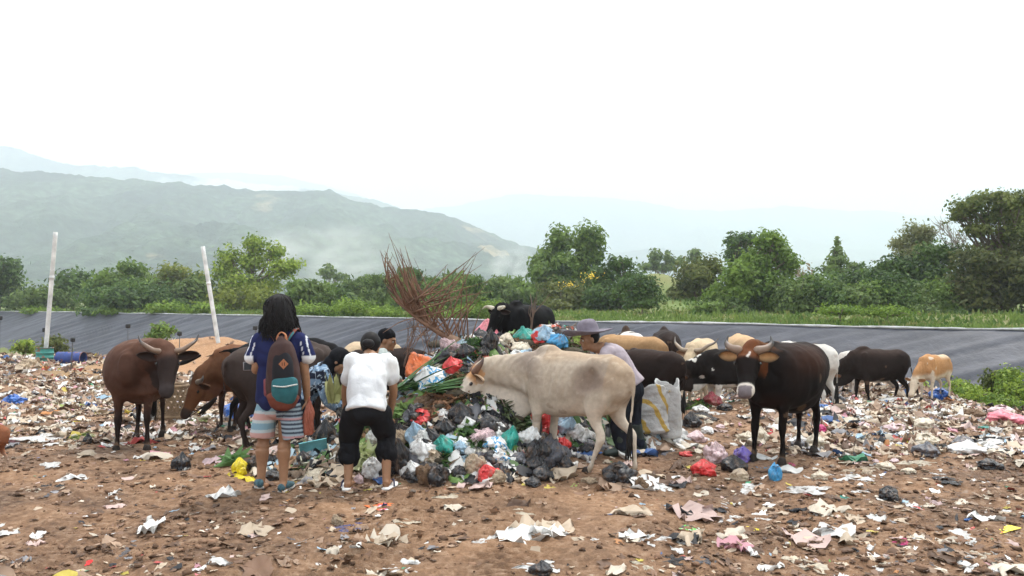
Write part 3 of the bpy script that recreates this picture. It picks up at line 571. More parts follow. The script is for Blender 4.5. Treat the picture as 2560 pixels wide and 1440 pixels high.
# ---------------------------------------------------------------- cattle
HIDE = lambda: mat('hide', (1, 1, 1), rough=.7, spec=.07, attr=True, var=.10, vs=26, bump=.35, bs=90)
HORN = lambda: mat('horn', (1, 1, 1), rough=.42, spec=.4, attr=True)
HOOF = lambda: mat('hoof', (.035, .028, .024), spec=.1, rough=.8, var=.3, vs=20)
WET = lambda: mat('eye', (.012, .009, .008), rough=.12, spec=.7)
def rotv(v, yaw, pitch):
    """unit forward (+x) turned by yaw (to +y) and pitch (down positive)"""
    return Vector((math.cos(yaw) * math.cos(pitch), math.sin(yaw) * math.cos(pitch), -math.sin(pitch)))
def cow(label, loc, yaw, s=1.0, head=(.92, 0, 1.12), hdir=(0, .9), roll=0.0, coat=None, horns='short', horn_len=.24, horn_col=((.22, .18, .14), (.05, .04, .035)), hump=.5, dewlap=.5,
        legs=None, tail=None, tuft=(.012, .010, .009), fat=1.0, voxel=.022, ear_col=None, ear_in=(.30, .17, .10), ear_droop=.1, bony=0.0, group='cattle feeding on the dump', eyes=True, hw=1.08, horn_r=.034, ear_len=.185, name='cow', calf=False, cat='cow', hl=1.0, hooves=True):
    """local frame: +x forward, z up, withers near 1.2; head = poll position, hdir = (yaw, pitch down) of the face"""
    root = empty(name, loc, yaw, label, cat, group, s)
    o = Org(); F = fat
    # trunk: deep chest, rounder barrel, narrowing loins, square rump
    o.tube([(-.64, 0, .97, .07, .13), (-.60, 0, .96, .15 * F, .19), (-.48, 0, .93, .195 * F, .25), (-.30, 0, .90, .235 * F, .28), (-.08, 0, .87, .275 * F, .315), (.14, 0, .85, .275 * F, .335), (.32, 0, .86, .235 * F, .325), (.47, 0, .89, .185 * F, .28), (.58, 0, .91, .12, .20)], sides=22, sq=2.25)
    o.ell((-.15, 0, .73 - .02 * F), (.40, .20 * F, .20 * F))
    o.ell((-.42, 0, 1.12), (.14, .05, .06))
    for y in (-1, 1):
        o.ell((-.34, y * .145 * F, 1.04), (.10, .06, .085 + .02 * bony)); o.ell((-.58, y * .085, 1.01), (.06, .05, .07))
        o.ell((.34, y * .150, .93), (.12, .075, .22), Quaternion((0, 1, 0), .25)); o.ell((.50, y * .12, .82), (.09, .07, .11))
    if hump: o.ell((.34, 0, 1.13 + .045 * hump), (.15 + .06 * hump, .075, .07 + .08 * hump), Quaternion((0, 1, 0), .12)); o.ell((.28, 0, 1.12), (.34, .095, .075)); o.ell((.50, 0, 1.08), (.16, .08, .09))
    # neck
    hp = Vector(head); fd = rotv(None, hdir[0], hdir[1]); a = Vector((.44, 0, .95)); d = hp - a
    mid1 = a + d * .38 + Vector((0, 0, .02)); mid2 = a + d * .74 + Vector((0, 0, .025))
    dn = fd.cross(Vector((0, 1, 0))).normalized() if abs(fd.y) < .9 else Vector((-fd.z, 0, fd.x))
    side = Vector((-math.sin(hdir[0]), math.cos(hdir[0]), 0)); dn = fd.cross(side).normalized()
    if dn.z > 0: dn = -dn
    if roll: q = Quaternion(fd, roll); dn = q @ dn; side = q @ side
    nb = hp - fd * .02 + dn * .05
    o.tube([(a.x - .1, 0, a.z, .15, .26), (a.x, a.y, a.z, .145, .235), (mid1.x, mid1.y, mid1.z - .01, .115, .19), (mid2.x, mid2.y, mid2.z, .090, .145), (nb.x, nb.y, nb.z, .085, .115)], up=(0, 0, 1) if abs(d.z) < abs(Vector((d.x, d.y)).length) * 1.2 else (-1, 0, .3), sides=18)
    # dewlap: a thin hanging fold from the throat to the brisket
    if dewlap:
        th_ = hp + fd * .10 + dn * .13; pts = []
        for i, t in enumerate((0, .25, .5, .75, 1)):
            p = th_.lerp(Vector((.50, 0, .70)), t); hh = (.03 + .17 * dewlap * math.sin(math.pi * (.15 + .80 * t)))
            pts.append((p.x, p.y, p.z - hh * .5, .028, hh + .03))
        o.tube(pts, sides=12)
    # head: forehead, cheeks, muzzle along fd, dn points to the jaw
    P = lambda f, w=0, h=0: hp + fd * f * hl + side * w * hw + dn * h
    def row(f, h, a_, b_): p = P(f, 0, h); return (p.x, p.y, p.z, a_ * hw, b_ * (.5 + .5 * hw))
    o.tube([row(-.03, .05, .065, .07), row(.03, .065, .092, .098), row(.11, .075, .100, .110), row(.20, .085, .088, .098), row(.30, .090, .070, .076), row(.38, .088, .068, .066), row(.435, .085, .074, .062), row(.468, .084, .060, .050)], up=tuple(-dn), sides=18, sq=2.3)
    j = P(.13, 0, .155); o.ell(j, (.085, .05, .045), fd.to_track_quat('X', 'Z'))
    for y in (-1, 1):
        p = P(.115, y * .085, .035); o.ell(p, (.038, .020, .030), fd.to_track_quat('X', 'Z')); p = P(.005, y * .07, -.0); o.ell(p, (.035, .035, .035))
        p = P(.44, y * .038, .065); o.ell(p, (.02, .02, .02))
    # legs: fl, fr, rl, rr swing of the foot forward (m) and outward
    L_ = legs or dict(fl=(0, 0), fr=(0, 0), rl=(0, 0), rr=(0, 0)); hooflist = []
    for key, y in (('fl', 1), ('fr', -1)):
        dx, dy = L_.get(key, (0, 0))[:2]; b = lambda t: (dx * t, y * dy * t)
        pts = []
        for x, yy, z, ra, rb, t in ((.36, .145, .86, .075, .12, 0), (.37, .150, .70, .068, .095, .08), (.36, .142, .55, .052, .065, .22), (.375, .132, .41, .044, .048, .45), (.385, .13, .355, .046, .050, .55), (.38, .13, .28, .033, .036, .65), (.38, .13, .16, .028, .031, .82), (.385, .13, .10, .036, .040, .90), (.40, .13, .055, .034, .040, .97), (.405, .13, .03, .038, .048, 1)):
            q = b(t); pts.append((x + q[0], y * yy + q[1], z, ra, rb))
        o.tube(pts, up=(1, 0, 0), sides=12); hooflist.append((.412 + dx, y * .13 + y * dy))
    for key, y in (('rl', 1), ('rr', -1)):
        dx, dy = L_.get(key, (0, 0))[:2]; pts = []
        for x, yy, z, ra, rb, t in ((-.44, .115, .95, .085, .17, 0), (-.42, .135, .80, .090, .165, .05), (-.39, .14, .66, .072, .125, .15), (-.42, .13, .54, .048, .075, .3), (-.50, .12, .45, .036, .050, .45), (-.535, .115, .39, .038, .052, .55), (-.525, .115, .30, .030, .036, .68), (-.505, .115, .17, .028, .032, .85), (-.495, .115, .10, .036, .040, .92), (-.475, .115, .055, .034, .040, .97), (-.465, .115, .03, .038, .048, 1)):
            pts.append((x + dx * t, y * (yy + dy * t), z, ra, rb))
        o.tube(pts, up=(1, 0, 0), sides=12); hooflist.append((-.458 + dx, y * (.115 + dy)))
    # tail root and tail
    tl = tail or [(-.66, 0, 1.04), (-.71, 0, .95), (-.70, .01, .75), (-.69, .01, .50)]
    base = [(-.55, 0, 1.08, .035), (tl[0][0], tl[0][1], tl[0][2], .030)] + [(p[0], p[1], p[2], .022 - .003 * i) for i, p in enumerate(tl[1:])]
    o.tube([(q[0], q[1], q[2], q[3], q[3]) for q in base], sides=8)
    def disp(co):
        q = .006 * vn(co[:, 0] * 7, co[:, 1] * 7, co[:, 2] * 7) + .003 * vn(co[:, 0] * 20, co[:, 1] * 20, co[:, 2] * 20)
        nk_ = sm(.45, .6, co[:, 0]) * (1 - sm(.85, 1.0, co[:, 0])) * sm(.7, .8, co[:, 2]); q += .004 * np.sin(co[:, 0] * 75 + 5 * vn(co[:, 2] * 6, co[:, 1] * 6) + co[:, 2] * 20) * nk_
        q += -.010 * np.abs(vn(co[:, 0] * 4 + 3, co[:, 1] * 3, co[:, 2] * 2.2)) - .012 * blob_w(co, (.14, 0, .90), (.06, 9, .26)) * (np.abs(co[:, 1]) > .12)
        if bony:   # ribs and the hollow of the flank
            rib = np.cos((co[:, 0] + co[:, 2] * .25) * 62) * .0030 * bony * sm(-.25, -.1, co[:, 0]) * (1 - sm(.15, .3, co[:, 0])) * sm(.65, .8, co[:, 2]) * (1 - sm(1.0, 1.12, co[:, 2]))
            q += rib - .024 * bony * blob_w(co, (-.30, np.sign(1) * .0, .93), (.13, 9, .12)) * (np.abs(co[:, 1]) > .1)
        return q
    cfn = coat if callable(coat) else (lambda p, H_: np.tile(coat, (len(p), 1)))
    heads = dict(P=P, hp=hp, fd=fd, side=side, dn=dn)
    mudc = np.array([.20, .125, .08])
    o.build('body', HIDE(), root, voxel=voxel, smooth=int(max(3, .15 / voxel)), disp=disp, color=lambda co: np.clip(mixc(cfn(co, heads), mudc, (vn(co[:, 0] * 6 + 9, co[:, 1] * 6, co[:, 2] * 6) > .35 + .5 * sm(.1, .7, co[:, 2])) * .38 + (1 - sm(.03, .16, co[:, 2])) * .4), .003, 1))
    # horns
    if horns:
        for y in (-1, 1):
            b0 = P(.0, y * .075, -.01); L = horn_len
            if horns == 'up':      # long, out then up
                pts = [b0, b0 + side * y * L * .30 - dn * .0 - fd * .02, b0 + side * y * L * .62 - dn * .10 * L - fd * L * .30, b0 + side * y * L * .86 - fd * L * .62, b0 + side * y * L * .98 - fd * L * .98]
            elif horns == 'back':
                pts = [b0, b0 - fd * L * .35 + side * y * L * .15 - dn * L * .05, b0 - fd * L * .7 + side * y * L * .25 - dn * L * .10, b0 - fd * L * 1.0 + side * y * L * .22 - dn * L * .22]
            elif horns == 'curl':   # out and forward, pale
                pts = [b0, b0 + side * y * L * .40 - fd * L * .10, b0 + side * y * L * .72 - fd * L * .02 - dn * L * .2, b0 + side * y * L * .80 + fd * L * .30 - dn * L * .35]
            else:
                pts = [b0, b0 + side * y * L * .38 - fd * L * .15, b0 + side * y * L * .62 - fd * L * .50, b0 + side * y * L * .56 - fd * L * .92 - dn * L * .08]
            h = Org(); n = len(pts); h.tube([(p.x, p.y, p.z, horn_r * (1 - (i / (n - 1)) ** 1.3) + .006) for i, p in enumerate(pts)], sides=12, k=6)
            c0, c1 = horn_col; b0n = np.array(b0); tip = np.linalg.norm(np.array(pts[-1]) - b0n)
            h.build('horn', HORN(), root, color=lambda co: mixc(np.tile(np.asarray(c0, float), (len(co), 1)), c1, (np.linalg.norm(co - b0n, axis=1) / tip - .45) * 3))
    # ears: cupped leaves
    for y in (-1, 1):
        b0 = P(.055, y * .088, .025); e = Org(); el_ = ear_len
        out = (side * y * .92 - fd * .20 + dn * ear_droop).normalized(); fw = (fd * .3 - dn * 0).normalized(); nrm = out.cross(fd).normalized() * y
        rows = []
        v = []; nn = 9; mm = 7
        for i in range(nn):
            t = i / (nn - 1); w = .056 * math.sin(math.pi * min(1, .12 + .86 * t)) ** .7 * (1 if t < 1 else .1)
            for jx in range(mm):
                u = (jx / (mm - 1) - .5) * 2
                v.append(b0 + out * el_ * t + (fd * .35 + dn * .9).normalized() * u * w - (fd * .9 - dn * .3).normalized() * (1 - u * u) * .035 * math.sin(math.pi * min(1, .2 + .7 * t)))
        vv = np.array([tuple(q) for q in v]); back = vv - np.array((fd * .9 - dn * .3).normalized()) * .010
        allv = np.vstack([vv, back]); f = [tuple(q) for q in grid_faces(nn, mm)]; nf = len(vv); f2 = [tuple(nf + i for i in q[::-1]) for q in f]
        rim = [i for i in range(mm)] + [k * mm + mm - 1 for k in range(1, nn)] + [(nn - 1) * mm + i for i in range(mm - 2, -1, -1)] + [k * mm for k in range(nn - 2, 0, -1)]
        f3 = [(rim[i], rim[(i + 1) % len(rim)], nf + rim[(i + 1) % len(rim)], nf + rim[i]) for i in range(len(rim))]
        me = bpy.data.meshes.new('ear'); me.from_pydata([tuple(q) for q in allv], [], f + f2 + f3); me.update()
        oc = np.asarray(ear_col if ear_col is not None else (.04, .03, .025)); uu = np.tile(np.abs(np.linspace(-1, 1, mm)), nn); tt = np.repeat(np.linspace(0, 1, nn), mm)
        ci = mixc(np.tile(np.asarray(ear_in, float), (nf, 1)), oc, np.maximum((uu - .55) * 3, (tt - .7) * 3)); setcol(me, np.vstack([ci, np.tile(oc, (nf, 1))]))
        link('ear', me, HIDE(), root)
    if eyes:
        for y in (-1, 1):
            e = Org(); e.ell(P(.118, y * .098, .040), (.021, .014, .017), fd.to_track_quat('X', 'Z')); e.build('eye', WET(), root)
            e = Org(); e.ell(P(.462, y * .030, .070), (.010, .011, .009)); e.build('nostril', mat('nostril', (.01, .008, .008), rough=.4), root)
    if hooves:
        for x, y in hooflist:
            h = Org(); h.tube([(x - .012, y, -.005, .052, .062), (x, y, .03, .045, .052), (x - .006, y, .062, .038, .042)], up=(1, 0, 0), sides=12, k=2); h.build('hoof', HOOF(), root)
    if tuft is not None:
        e = Vector(tl[-1]); p = Vector(tl[-2]); dd = (e - p).normalized(); dd = (dd + Vector((0, 0, -.35))).normalized(); h = Org(); r2 = random.Random(int(abs(loc[0]) * 100))
        h.tube([(*(e - dd * .06), .016), (*(e + dd * .04), .028), (*(e + dd * .14), .032), (*(e + dd * .26), .010)], sides=8)
        for i in range(14):
            q = Vector((r2.gauss(0, .012), r2.gauss(0, .012), 0)); h.tube([(*(e + q * .5), .006), (*(e + dd * .15 + q * 1.6), .006), (*(e + dd * (.26 + .07 * r2.random()) + q * 2.6), .0025)], sides=5, k=3)
        h.build('tail_tuft', mat('tail_hair', tuft, rough=.7, spec=.2), root)
    return root
# coats -----------------------------------------------------------------
def nz(p, s, k=0): return vn(p[:, 0] * s + k, p[:, 1] * s, p[:, 2] * s + k)
def coat_plain(base, back=None, leg=None, face=None, muzzle=None, belly=None, nose=None):
    def f(p, h):
        c = np.tile(np.asarray(base, float), (len(p), 1)) * (1 + .16 * nz(p, 3)[:, None])
        z = p[:, 2]
        if back is not None: c = mixc(c, back, sm(.98, 1.16, z + .05 * nz(p, 4)) * .8)
        if belly is not None: c = mixc(c, belly, (1 - sm(.60, .74, z + .04 * nz(p, 5))) * sm(.45, .6, z) * .8)
        if leg is not None: c = mixc(c, leg, (1 - sm(.32, .58, z + .04 * nz(p, 5))) * (np.abs(p[:, 1]) > .02) * (p[:, 0] < .62))
        hp, fd = np.array(h['hp']), np.array(h['fd']); t = (p - hp) @ fd; inh = (np.linalg.norm(p - hp - fd * .22, axis=1) < .34)
        if face is not None: c = mixc(c, face, inh * sm(.0, .12, t))
        if muzzle is not None: c = mixc(c, muzzle, inh * sm(.34, .39, t))
        if nose is not None: c = mixc(c, nose, inh * sm(.435, .45, t) * (((p - hp) @ np.array(h['dn'])) < .105))
        return c
    return f
# ---------------------------------------------------------------- the herd
def g0(px, py): p = hit(px, py); return p
def gp(px, d):
    r = ray(px, 1000); x = r.x * d; return Vector((x, d, float(H0(x, d))))
# 1 pale zebu in front of the heap: faces left, slightly away
def coat_white(p, h):
    c = np.tile(np.array([.44, .36, .28]), (len(p), 1)) * (1 + .10 * nz(p, 3)[:, None])
    x, y, z = p.T
    c = mixc(c, (.34, .235, .15), sm(1.05, 1.15, z + .03 * nz(p, 6)) * (x < .3) * .6)            # tan along the spine
    c = mixc(c, (.19, .135, .105), np.clip(blob_w(p + np.stack([.16 * nz(p, 4, 2), 0 * x, .14 * nz(p, 4, 9)], -1), (-.34, y.mean(), .90), (.30, 9, .27)) * 1.25 + .35 * nz(p, 5) - .1, 0, 1) * .85)   # brown flank patch
    c = mixc(c, (.225, .175, .145), blob_w(p, (.46, 0, 1.10), (.17, 9, .17)) * .75)                # grey hump shading of the coat
    c = mixc(c, (.24, .185, .15), blob_w(p, (.34, 0, .86), (.13, 9, .20)) * .40)
    c = mixc(c, (.62, .52, .42), (1 - sm(.62, .76, z + .05 * nz(p, 4))) * .7)
    c = mixc(c, (.66, .57, .48), (x > .5) * (1 - sm(.80, .96, z + .05 * nz(p, 4))) * .8)
    c = mixc(c, (.36, .25, .16), (x < -.50) * sm(.75, 1.0, z) * .6)
    c = mixc(c, (.28, .20, .13), (1 - sm(.05, .14, z + .03 * nz(p, 9))) * .6)
    hp, fd, dn = (np.array(h[k]) for k in ('hp', 'fd', 'dn')); t = (p - hp) @ fd; inh = np.linalg.norm(p - hp - fd * .22, axis=1) < .34
    c = mixc(c, (.46, .25, .12), inh * (1 - sm(.06, .13, t)) * (t > -.06) * (((p - hp) @ dn) < .09))  # rusty poll
    c = mixc(c, (.22, .16, .14), inh * sm(.40, .44, t))
    sc_ = (np.abs(x + .155 - .22 * (z - .9)) < .006 + .004 * nz(p, 20)) & (z > .82) & (z < .99) & (y < 0)
    return mixc(c, (.75, .65, .52), sc_ * .8 + (nz(p, 30) > .62) * .15)
cow('pale cream zebu cow with a shoulder hump eating from the heap', Vector((.60, 7.66, -.02)), R(180 - 42), .97, head=(.96, .44, .955), hdir=(.90, .84), coat=coat_white, horns='back', horn_len=.17, horn_col=((.16, .08, .05), (.09, .06, .05)),
    hump=.42, dewlap=1.15, fat=.86, bony=1.9, voxel=.0165, ear_col=(.42, .29, .19), ear_in=(.16, .09, .05), ear_droop=.35, legs=dict(fl=(.02, .0), fr=(-.03, 0), rl=(.20, .03), rr=(-.16, .0)),
    tail=[(-.67, 0, 1.02), (-.715, .01, .93), (-.70, .015, .70), (-.68, .02, .48)])
# 2 near black cow facing the camera at right
def coat_bull(p, h):
    c = np.tile(np.array([.0065, .0045, .004]), (len(p), 1)); x, y, z = p.T
    c = mixc(c, (.050, .019, .010), np.clip(blob_w(p, (-.10, 0, 1.02), (.45, .6, .22)) + .25 * nz(p, 3), 0, 1) * .85)
    c = mixc(c, (.14, .055, .022), (x > .4) * (x < .75) * sm(1.10, 1.2, z) * .8)
    c = mixc(c, (.030, .012, .008), blob_w(p, (.45, 0, .66), (.15, .2, .12)) * .7)
    hp, fd, dn, sd = (np.array(h[k]) for k in ('hp', 'fd', 'dn', 'side')); q = p - hp; t = q @ fd; w = q @ sd; u = q @ dn; inh = np.linalg.norm(q - fd * .22, axis=1) < .34
    c = mixc(c, (.13, .045, .018), inh * (1 - sm(.05, .12, t + .02 * nz(p, 9))) * .9)
    c = mixc(c, (.55, .50, .46), inh * (np.abs(w - .012 + .3 * (t - .08)) < .011) * (t > .03) * (t < .12) * (u < .03) * .9)
    c = mixc(c, (.58, .52, .45), inh * sm(.375, .40, t))
    c = mixc(c, (.15, .125, .13), inh * sm(.405, .42, t) * (u < .105) * (np.abs(w) < .062))
    return c
cow('thick set near black cow with short horns facing the camera', Vector((2.86, 8.25, -.02)), R(-90 - 44), 1.02, head=(.80, .0, 1.13), hdir=(.38, .74), coat=coat_bull, hw=1.18, horns='out', horn_r=.040, horn_len=.195, horn_col=((.20, .13, .09), (.02, .018, .018)),
    hump=.15, dewlap=.55, fat=1.33, voxel=.017, ear_col=(.03, .018, .012), ear_in=(.46, .27, .13), ear_droop=.15, legs=dict(fl=(.03, .03), fr=(.02, .02), rl=(.06, .0), rr=(-.06, 0)),
    tail=[(-.66, .02, 1.0), (-.70, .02, .85), (-.66, .04, .66), (-.60, .06, .50)])
# 3 brown cow with long horns at left
cow('brown cow with long upcurved horns standing side on at left', Vector((-4.30, 9.15, -.06)), R(-90 + 14), 1.05, head=(.74, .40, 1.08), hdir=(.12, .88), coat=coat_plain((.072, .034, .023), back=(.12, .060, .040), leg=(.022, .014, .012), face=(.024, .015, .013), muzzle=(.035, .026, .025), belly=(.10, .048, .03)),
    horns='up', horn_r=.024, ear_len=.21, horn_len=.21, horn_col=((.20, .13, .09), (.025, .02, .02)), hump=.0, dewlap=.5, fat=1.32, voxel=.018, ear_col=(.04, .025, .02), ear_in=(.03, .02, .018), ear_droop=.05, legs=dict(fl=(.03, .02), fr=(.02, .02), rl=(-.05, .02), rr=(.10, .0)))
# 4 grey brown cow seen from behind, reaching down behind the man
cow('grey brown cow seen from behind swishing its tail', Vector((-2.62, 8.98, -.06)), R(46), 1.0, head=(.84, -.42, .72), hdir=(-.9, .95), coat=coat_plain((.042, .029, .025), back=(.065, .047, .04), leg=(.030, .021, .018), muzzle=(.06, .05, .045)),
    horns='short', horn_len=.14, hump=.25, dewlap=.4, fat=1.0, voxel=.02, tail=[(-.66, -.02, 1.05), (-.74, -.08, .98), (-.76, -.14, .82), (-.72, -.08, .66), (-.76, .10, .60)], tuft=(.05, .035, .03), legs=dict(fl=(0, 0), fr=(0, 0), rl=(.16, .02), rr=(-.02, .03)))
# 5 black cow behind it
cow('black cow flinging its tail out sideways behind the grey brown cow', Vector((-2.90, 10.2, -.08)), R(10), 1.0, head=(1.0, -.05, .80), hdir=(-.1, .95), coat=coat_plain((.008, .0075, .008)), horns='short', horn_len=.14, hump=.3, dewlap=.4, voxel=.024,
    tail=[(-.66, 0, 1.08), (-.80, -.02, 1.06), (-.98, -.04, 1.00), (-1.12, -.05, .99)], legs=dict(fl=(0, 0), fr=(0, 0), rl=(.0, .0), rr=(-.22, .0)))
# 6 reddish cow with its head down
cow('reddish brown cow with lowered head beside the woven basket', Vector((-3.52, 10.55, -.06)), R(-90 - 26), .93, head=(.86, -.10, .72), hdir=(-.25, 1.05), coat=coat_plain((.125, .055, .028), back=(.15, .066, .034), leg=(.035, .02, .015), face=(.15, .062, .028), muzzle=(.05, .035, .03), belly=(.12, .05, .03)),
    horns='short', horn_len=.10, hump=.1, dewlap=.5, voxel=.022, ear_col=(.10, .05, .03), ear_in=(.06, .035, .025), ear_droop=.25)
# 7, 8 cattle behind the women
cow('black brown cow standing behind the kneeling headscarf women', Vector((-1.78, 11.2, -.12)), R(4), .90, head=(.95, .05, .80), hdir=(.1, .9), coat=coat_plain((.016, .011, .010), back=(.026, .016, .013)), horns='short', horn_len=.12, hump=.15, voxel=.026, tail=[(-.66, 0, 1.04), (-.74, .0, .96), (-.80, .0, .80), (-.84, .0, .66)])
cow('cream backed cow hidden behind the black brown cow', Vector((-2.25, 12.6, -.2)), R(68), 1.02, head=(.9, 0, .9), hdir=(0, .9), coat=coat_plain((.46, .34, .22), back=(.50, .38, .26)), horns=None, hump=.2, voxel=.03)
# 9 black cow on top of the heap
cow('black cow with pale horns on top of the heap', Vector((.25, 12.5, hz(.25, 12.5) - .02)), R(-90 - 38), .92, head=(.78, -.06, 1.12), hdir=(-.15, 1.0), coat=coat_plain((.006, .0055, .006)), horns='curl', horn_len=.20, horn_col=((.50, .44, .34), (.36, .31, .22)), hump=.6, dewlap=.5, fat=1.05, voxel=.02, ear_in=(.03, .02, .02), ear_droop=.3)
# behind the hat wearer
cow('black cow with white poll and thin horns behind the hat', Vector((.92, 13.4, -.12)), R(-90 - 12), 1.06, head=(.78, -.12, 1.15), hdir=(-.4, .7), coat=coat_plain((.008, .007, .007)), horns='up', horn_len=.26, horn_col=((.30, .22, .15), (.12, .09, .07)), hump=.1, voxel=.026, ear_col=(.05, .035, .03))
cow('tan cow with a long pale back behind the hat wearer', Vector((2.05, 13.7, -.2)), R(140), 1.04, head=(.9, 0, .7), hdir=(0, 1.0), coat=coat_plain((.30, .175, .085), back=(.40, .24, .12)), horns=None, hump=.0, voxel=.026)
cow('light brown cow with only its back showing under the hat', Vector((1.2, 11.8, -.2)), R(150), .90, head=(.9, .1, .75), hdir=(0, 1.0), coat=coat_plain((.30, .16, .08)), horns=None, hump=.0, voxel=.03)
cow('dark brown cow with head turned away beside the white sacks', Vector((2.0, 11.4, -.14)), R(128), .90, head=(.72, .02, 1.02), hdir=(.7, .9), coat=coat_plain((.018, .011, .009), back=(.032, .019, .015)), horns='short', horn_len=.18, horn_col=((.25, .18, .13), (.10, .07, .05)), hump=.0, fat=.98, voxel=.022)
cow('dark brown humped cow second behind the white sacks', Vector((2.62, 14.6, -.3)), R(75), 1.04, head=(.9, 0, .75), hdir=(0, 1.0), coat=coat_plain((.022, .014, .012)), horns=None, hump=.45, voxel=.03)
cow('dark brown cow with a rounded rump farthest behind the sacks', Vector((3.2, 16.4, -.35)), R(85), 1.16, head=(.9, 0, .8), hdir=(0, 1.0), coat=coat_plain((.026, .016, .013)), horns=None, hump=.5, voxel=.03)
cow('white and dark speckled cow between the tan back and humps', Vector((2.75, 18.4, -.5)), R(95), 1.2, head=(.9, 0, .8), hdir=(0, 1.0), coat=lambda p, h: mixc(np.tile(np.array([.60, .56, .52]), (len(p), 1)), (.05, .03, .02), (nz(p, 6) > .15) * 1.0), horns=None, hump=.9, voxel=.03)
# pied pair left of the near black cow
def coat_pied(p, h):
    c = np.tile(np.array([.012, .009, .008]), (len(p), 1)); n_ = nz(p, 2.6, 4) + .3 * nz(p, 8)
    c = mixc(c, (.60, .56, .50), (n_ > .72) * (p[:, 0] > -.5) + (p[:, 2] < .60) * (n_ > .0) * 1.0); hp = np.array(h['hp'])
    return mixc(c, (.024, .016, .013), (np.linalg.norm(p - hp - np.array(h['fd']) * .2, axis=1) < .36) * 1.0)
cow('black and white pied cow with its head down among the rubbish', Vector((3.42, 12.15, -.18)), R(180 + 12), .90, head=(1.02, 0, .78), hdir=(.05, 1.05), coat=coat_pied, horns=None, hump=.0, fat=.95, voxel=.02, ear_col=(.03, .02, .02))
cow('cream cow with swept horns behind the pied cow', Vector((3.25, 13.5, -.2)), R(-90 - 25), 1.0, head=(.85, .0, 1.02), hdir=(-.2, .75), coat=coat_plain((.50, .38, .25), leg=(.42, .34, .25)), horns='up', horn_len=.30, horn_col=((.30, .22, .15), (.08, .06, .05)), hump=.1, voxel=.022, ear_col=(.4, .28, .18))
cow('cream rumped cow seen between the horns of the near black cow', Vector((4.55, 15.6, -.4)), R(85), 1.15, head=(.9, 0, .8), hdir=(0, 1.0), coat=coat_plain((.48, .33, .20), back=(.5, .32, .18)), horns=None, hump=0, voxel=.03)
cow('brown cow with just its back above the near black cow', Vector((5.15, 14.6, -.3)), R(160), .98, head=(.9, 0, .6), hdir=(0, 1.0), coat=coat_plain((.10, .06, .045)), horns=None, hump=.2, voxel=.03)
cow('white cow rump with hanging tail behind the near black cow', Vector((4.88, 13.2, -.25)), R(115), 1.0, head=(.9, 0, .7), hdir=(0, 1.0), coat=coat_plain((.58, .54, .49)), horns=None, hump=.0, voxel=.024, tail=[(-.66, 0, 1.02), (-.70, 0, .9), (-.70, 0, .7), (-.69, 0, .5)])
# far right group
cow('dark brown cow grazing side on with its head in a heap', Vector((7.42, 16.0, hz(7.42, 16.0) - .12)), R(180 + 6), .98, head=(1.02, .02, .70), hdir=(.1, 1.0), coat=coat_plain((.018, .012, .010), back=(.036, .021, .016)), horns=None, hump=.45, dewlap=.5, fat=1.02, voxel=.02, legs=dict(fl=(-.12, 0), fr=(.04, 0), rl=(-.06, 0), rr=(.08, 0)), tail=[(-.66, 0, 1.02), (-.70, 0, .9), (-.74, 0, .7), (-.80, 0, .52)])
cow('white cow with only its spine showing over the grazing cow', Vector((8.0, 17.6, -.74)), R(170), 1.06, head=(.9, 0, .6), hdir=(0, 1.0), coat=coat_plain((.62, .56, .50)), horns=None, hump=.1, voxel=.03)
def coat_fawn(p, h):
    c = np.tile(np.array([.42, .215, .095]), (len(p), 1)) * (1 + .15 * nz(p, 3)[:, None]); x, y, z = p.T
    c = mixc(c, (.62, .52, .40), (1 - sm(.62, .78, z + .08 * nz(p, 4))) * .9); c = mixc(c, (.60, .48, .34), sm(1.05, 1.15, z) * (x < 0) * .8)
    return mixc(c, (.60, .50, .40), ((nz(p, 7, 3) > .25) & (x > .3) & (x < .75)) * .9)
cow('fawn and white calf with lowered head behind the blue bag', Vector((8.35, 15.6, hz(8.35, 15.6) + .02)), R(180 + 34), .76, head=(.92, -.02, .62), hdir=(.0, 1.0), coat=coat_fawn, horns=None, hump=.2, dewlap=.3, fat=.9, voxel=.022, ear_col=(.35, .18, .08), ear_in=(.3, .16, .08), name='calf', cat='calf', tuft=(.05, .03, .02), tail=[(-.66, 0, 1.02), (-.69, .0, .93), (-.69, .02, .8)])
# left edge
cow('small reddish brown dog cut off by the left edge', Vector((-4.97, 7.40, -.0)), R(180 - 4), .40, head=(.95, 0, .9), hdir=(0, .8), coat=coat_plain((.26, .10, .05), leg=(.42, .30, .22)), horns=None, hump=.0, dewlap=0, fat=.8, voxel=.03, hooves=False, ear_col=(.2, .09, .05), name='dog', cat='dog', group=None, tuft=None, tail=[(-.64, 0, 1.02), (-.67, 0, .9), (-.66, 0, .7)])
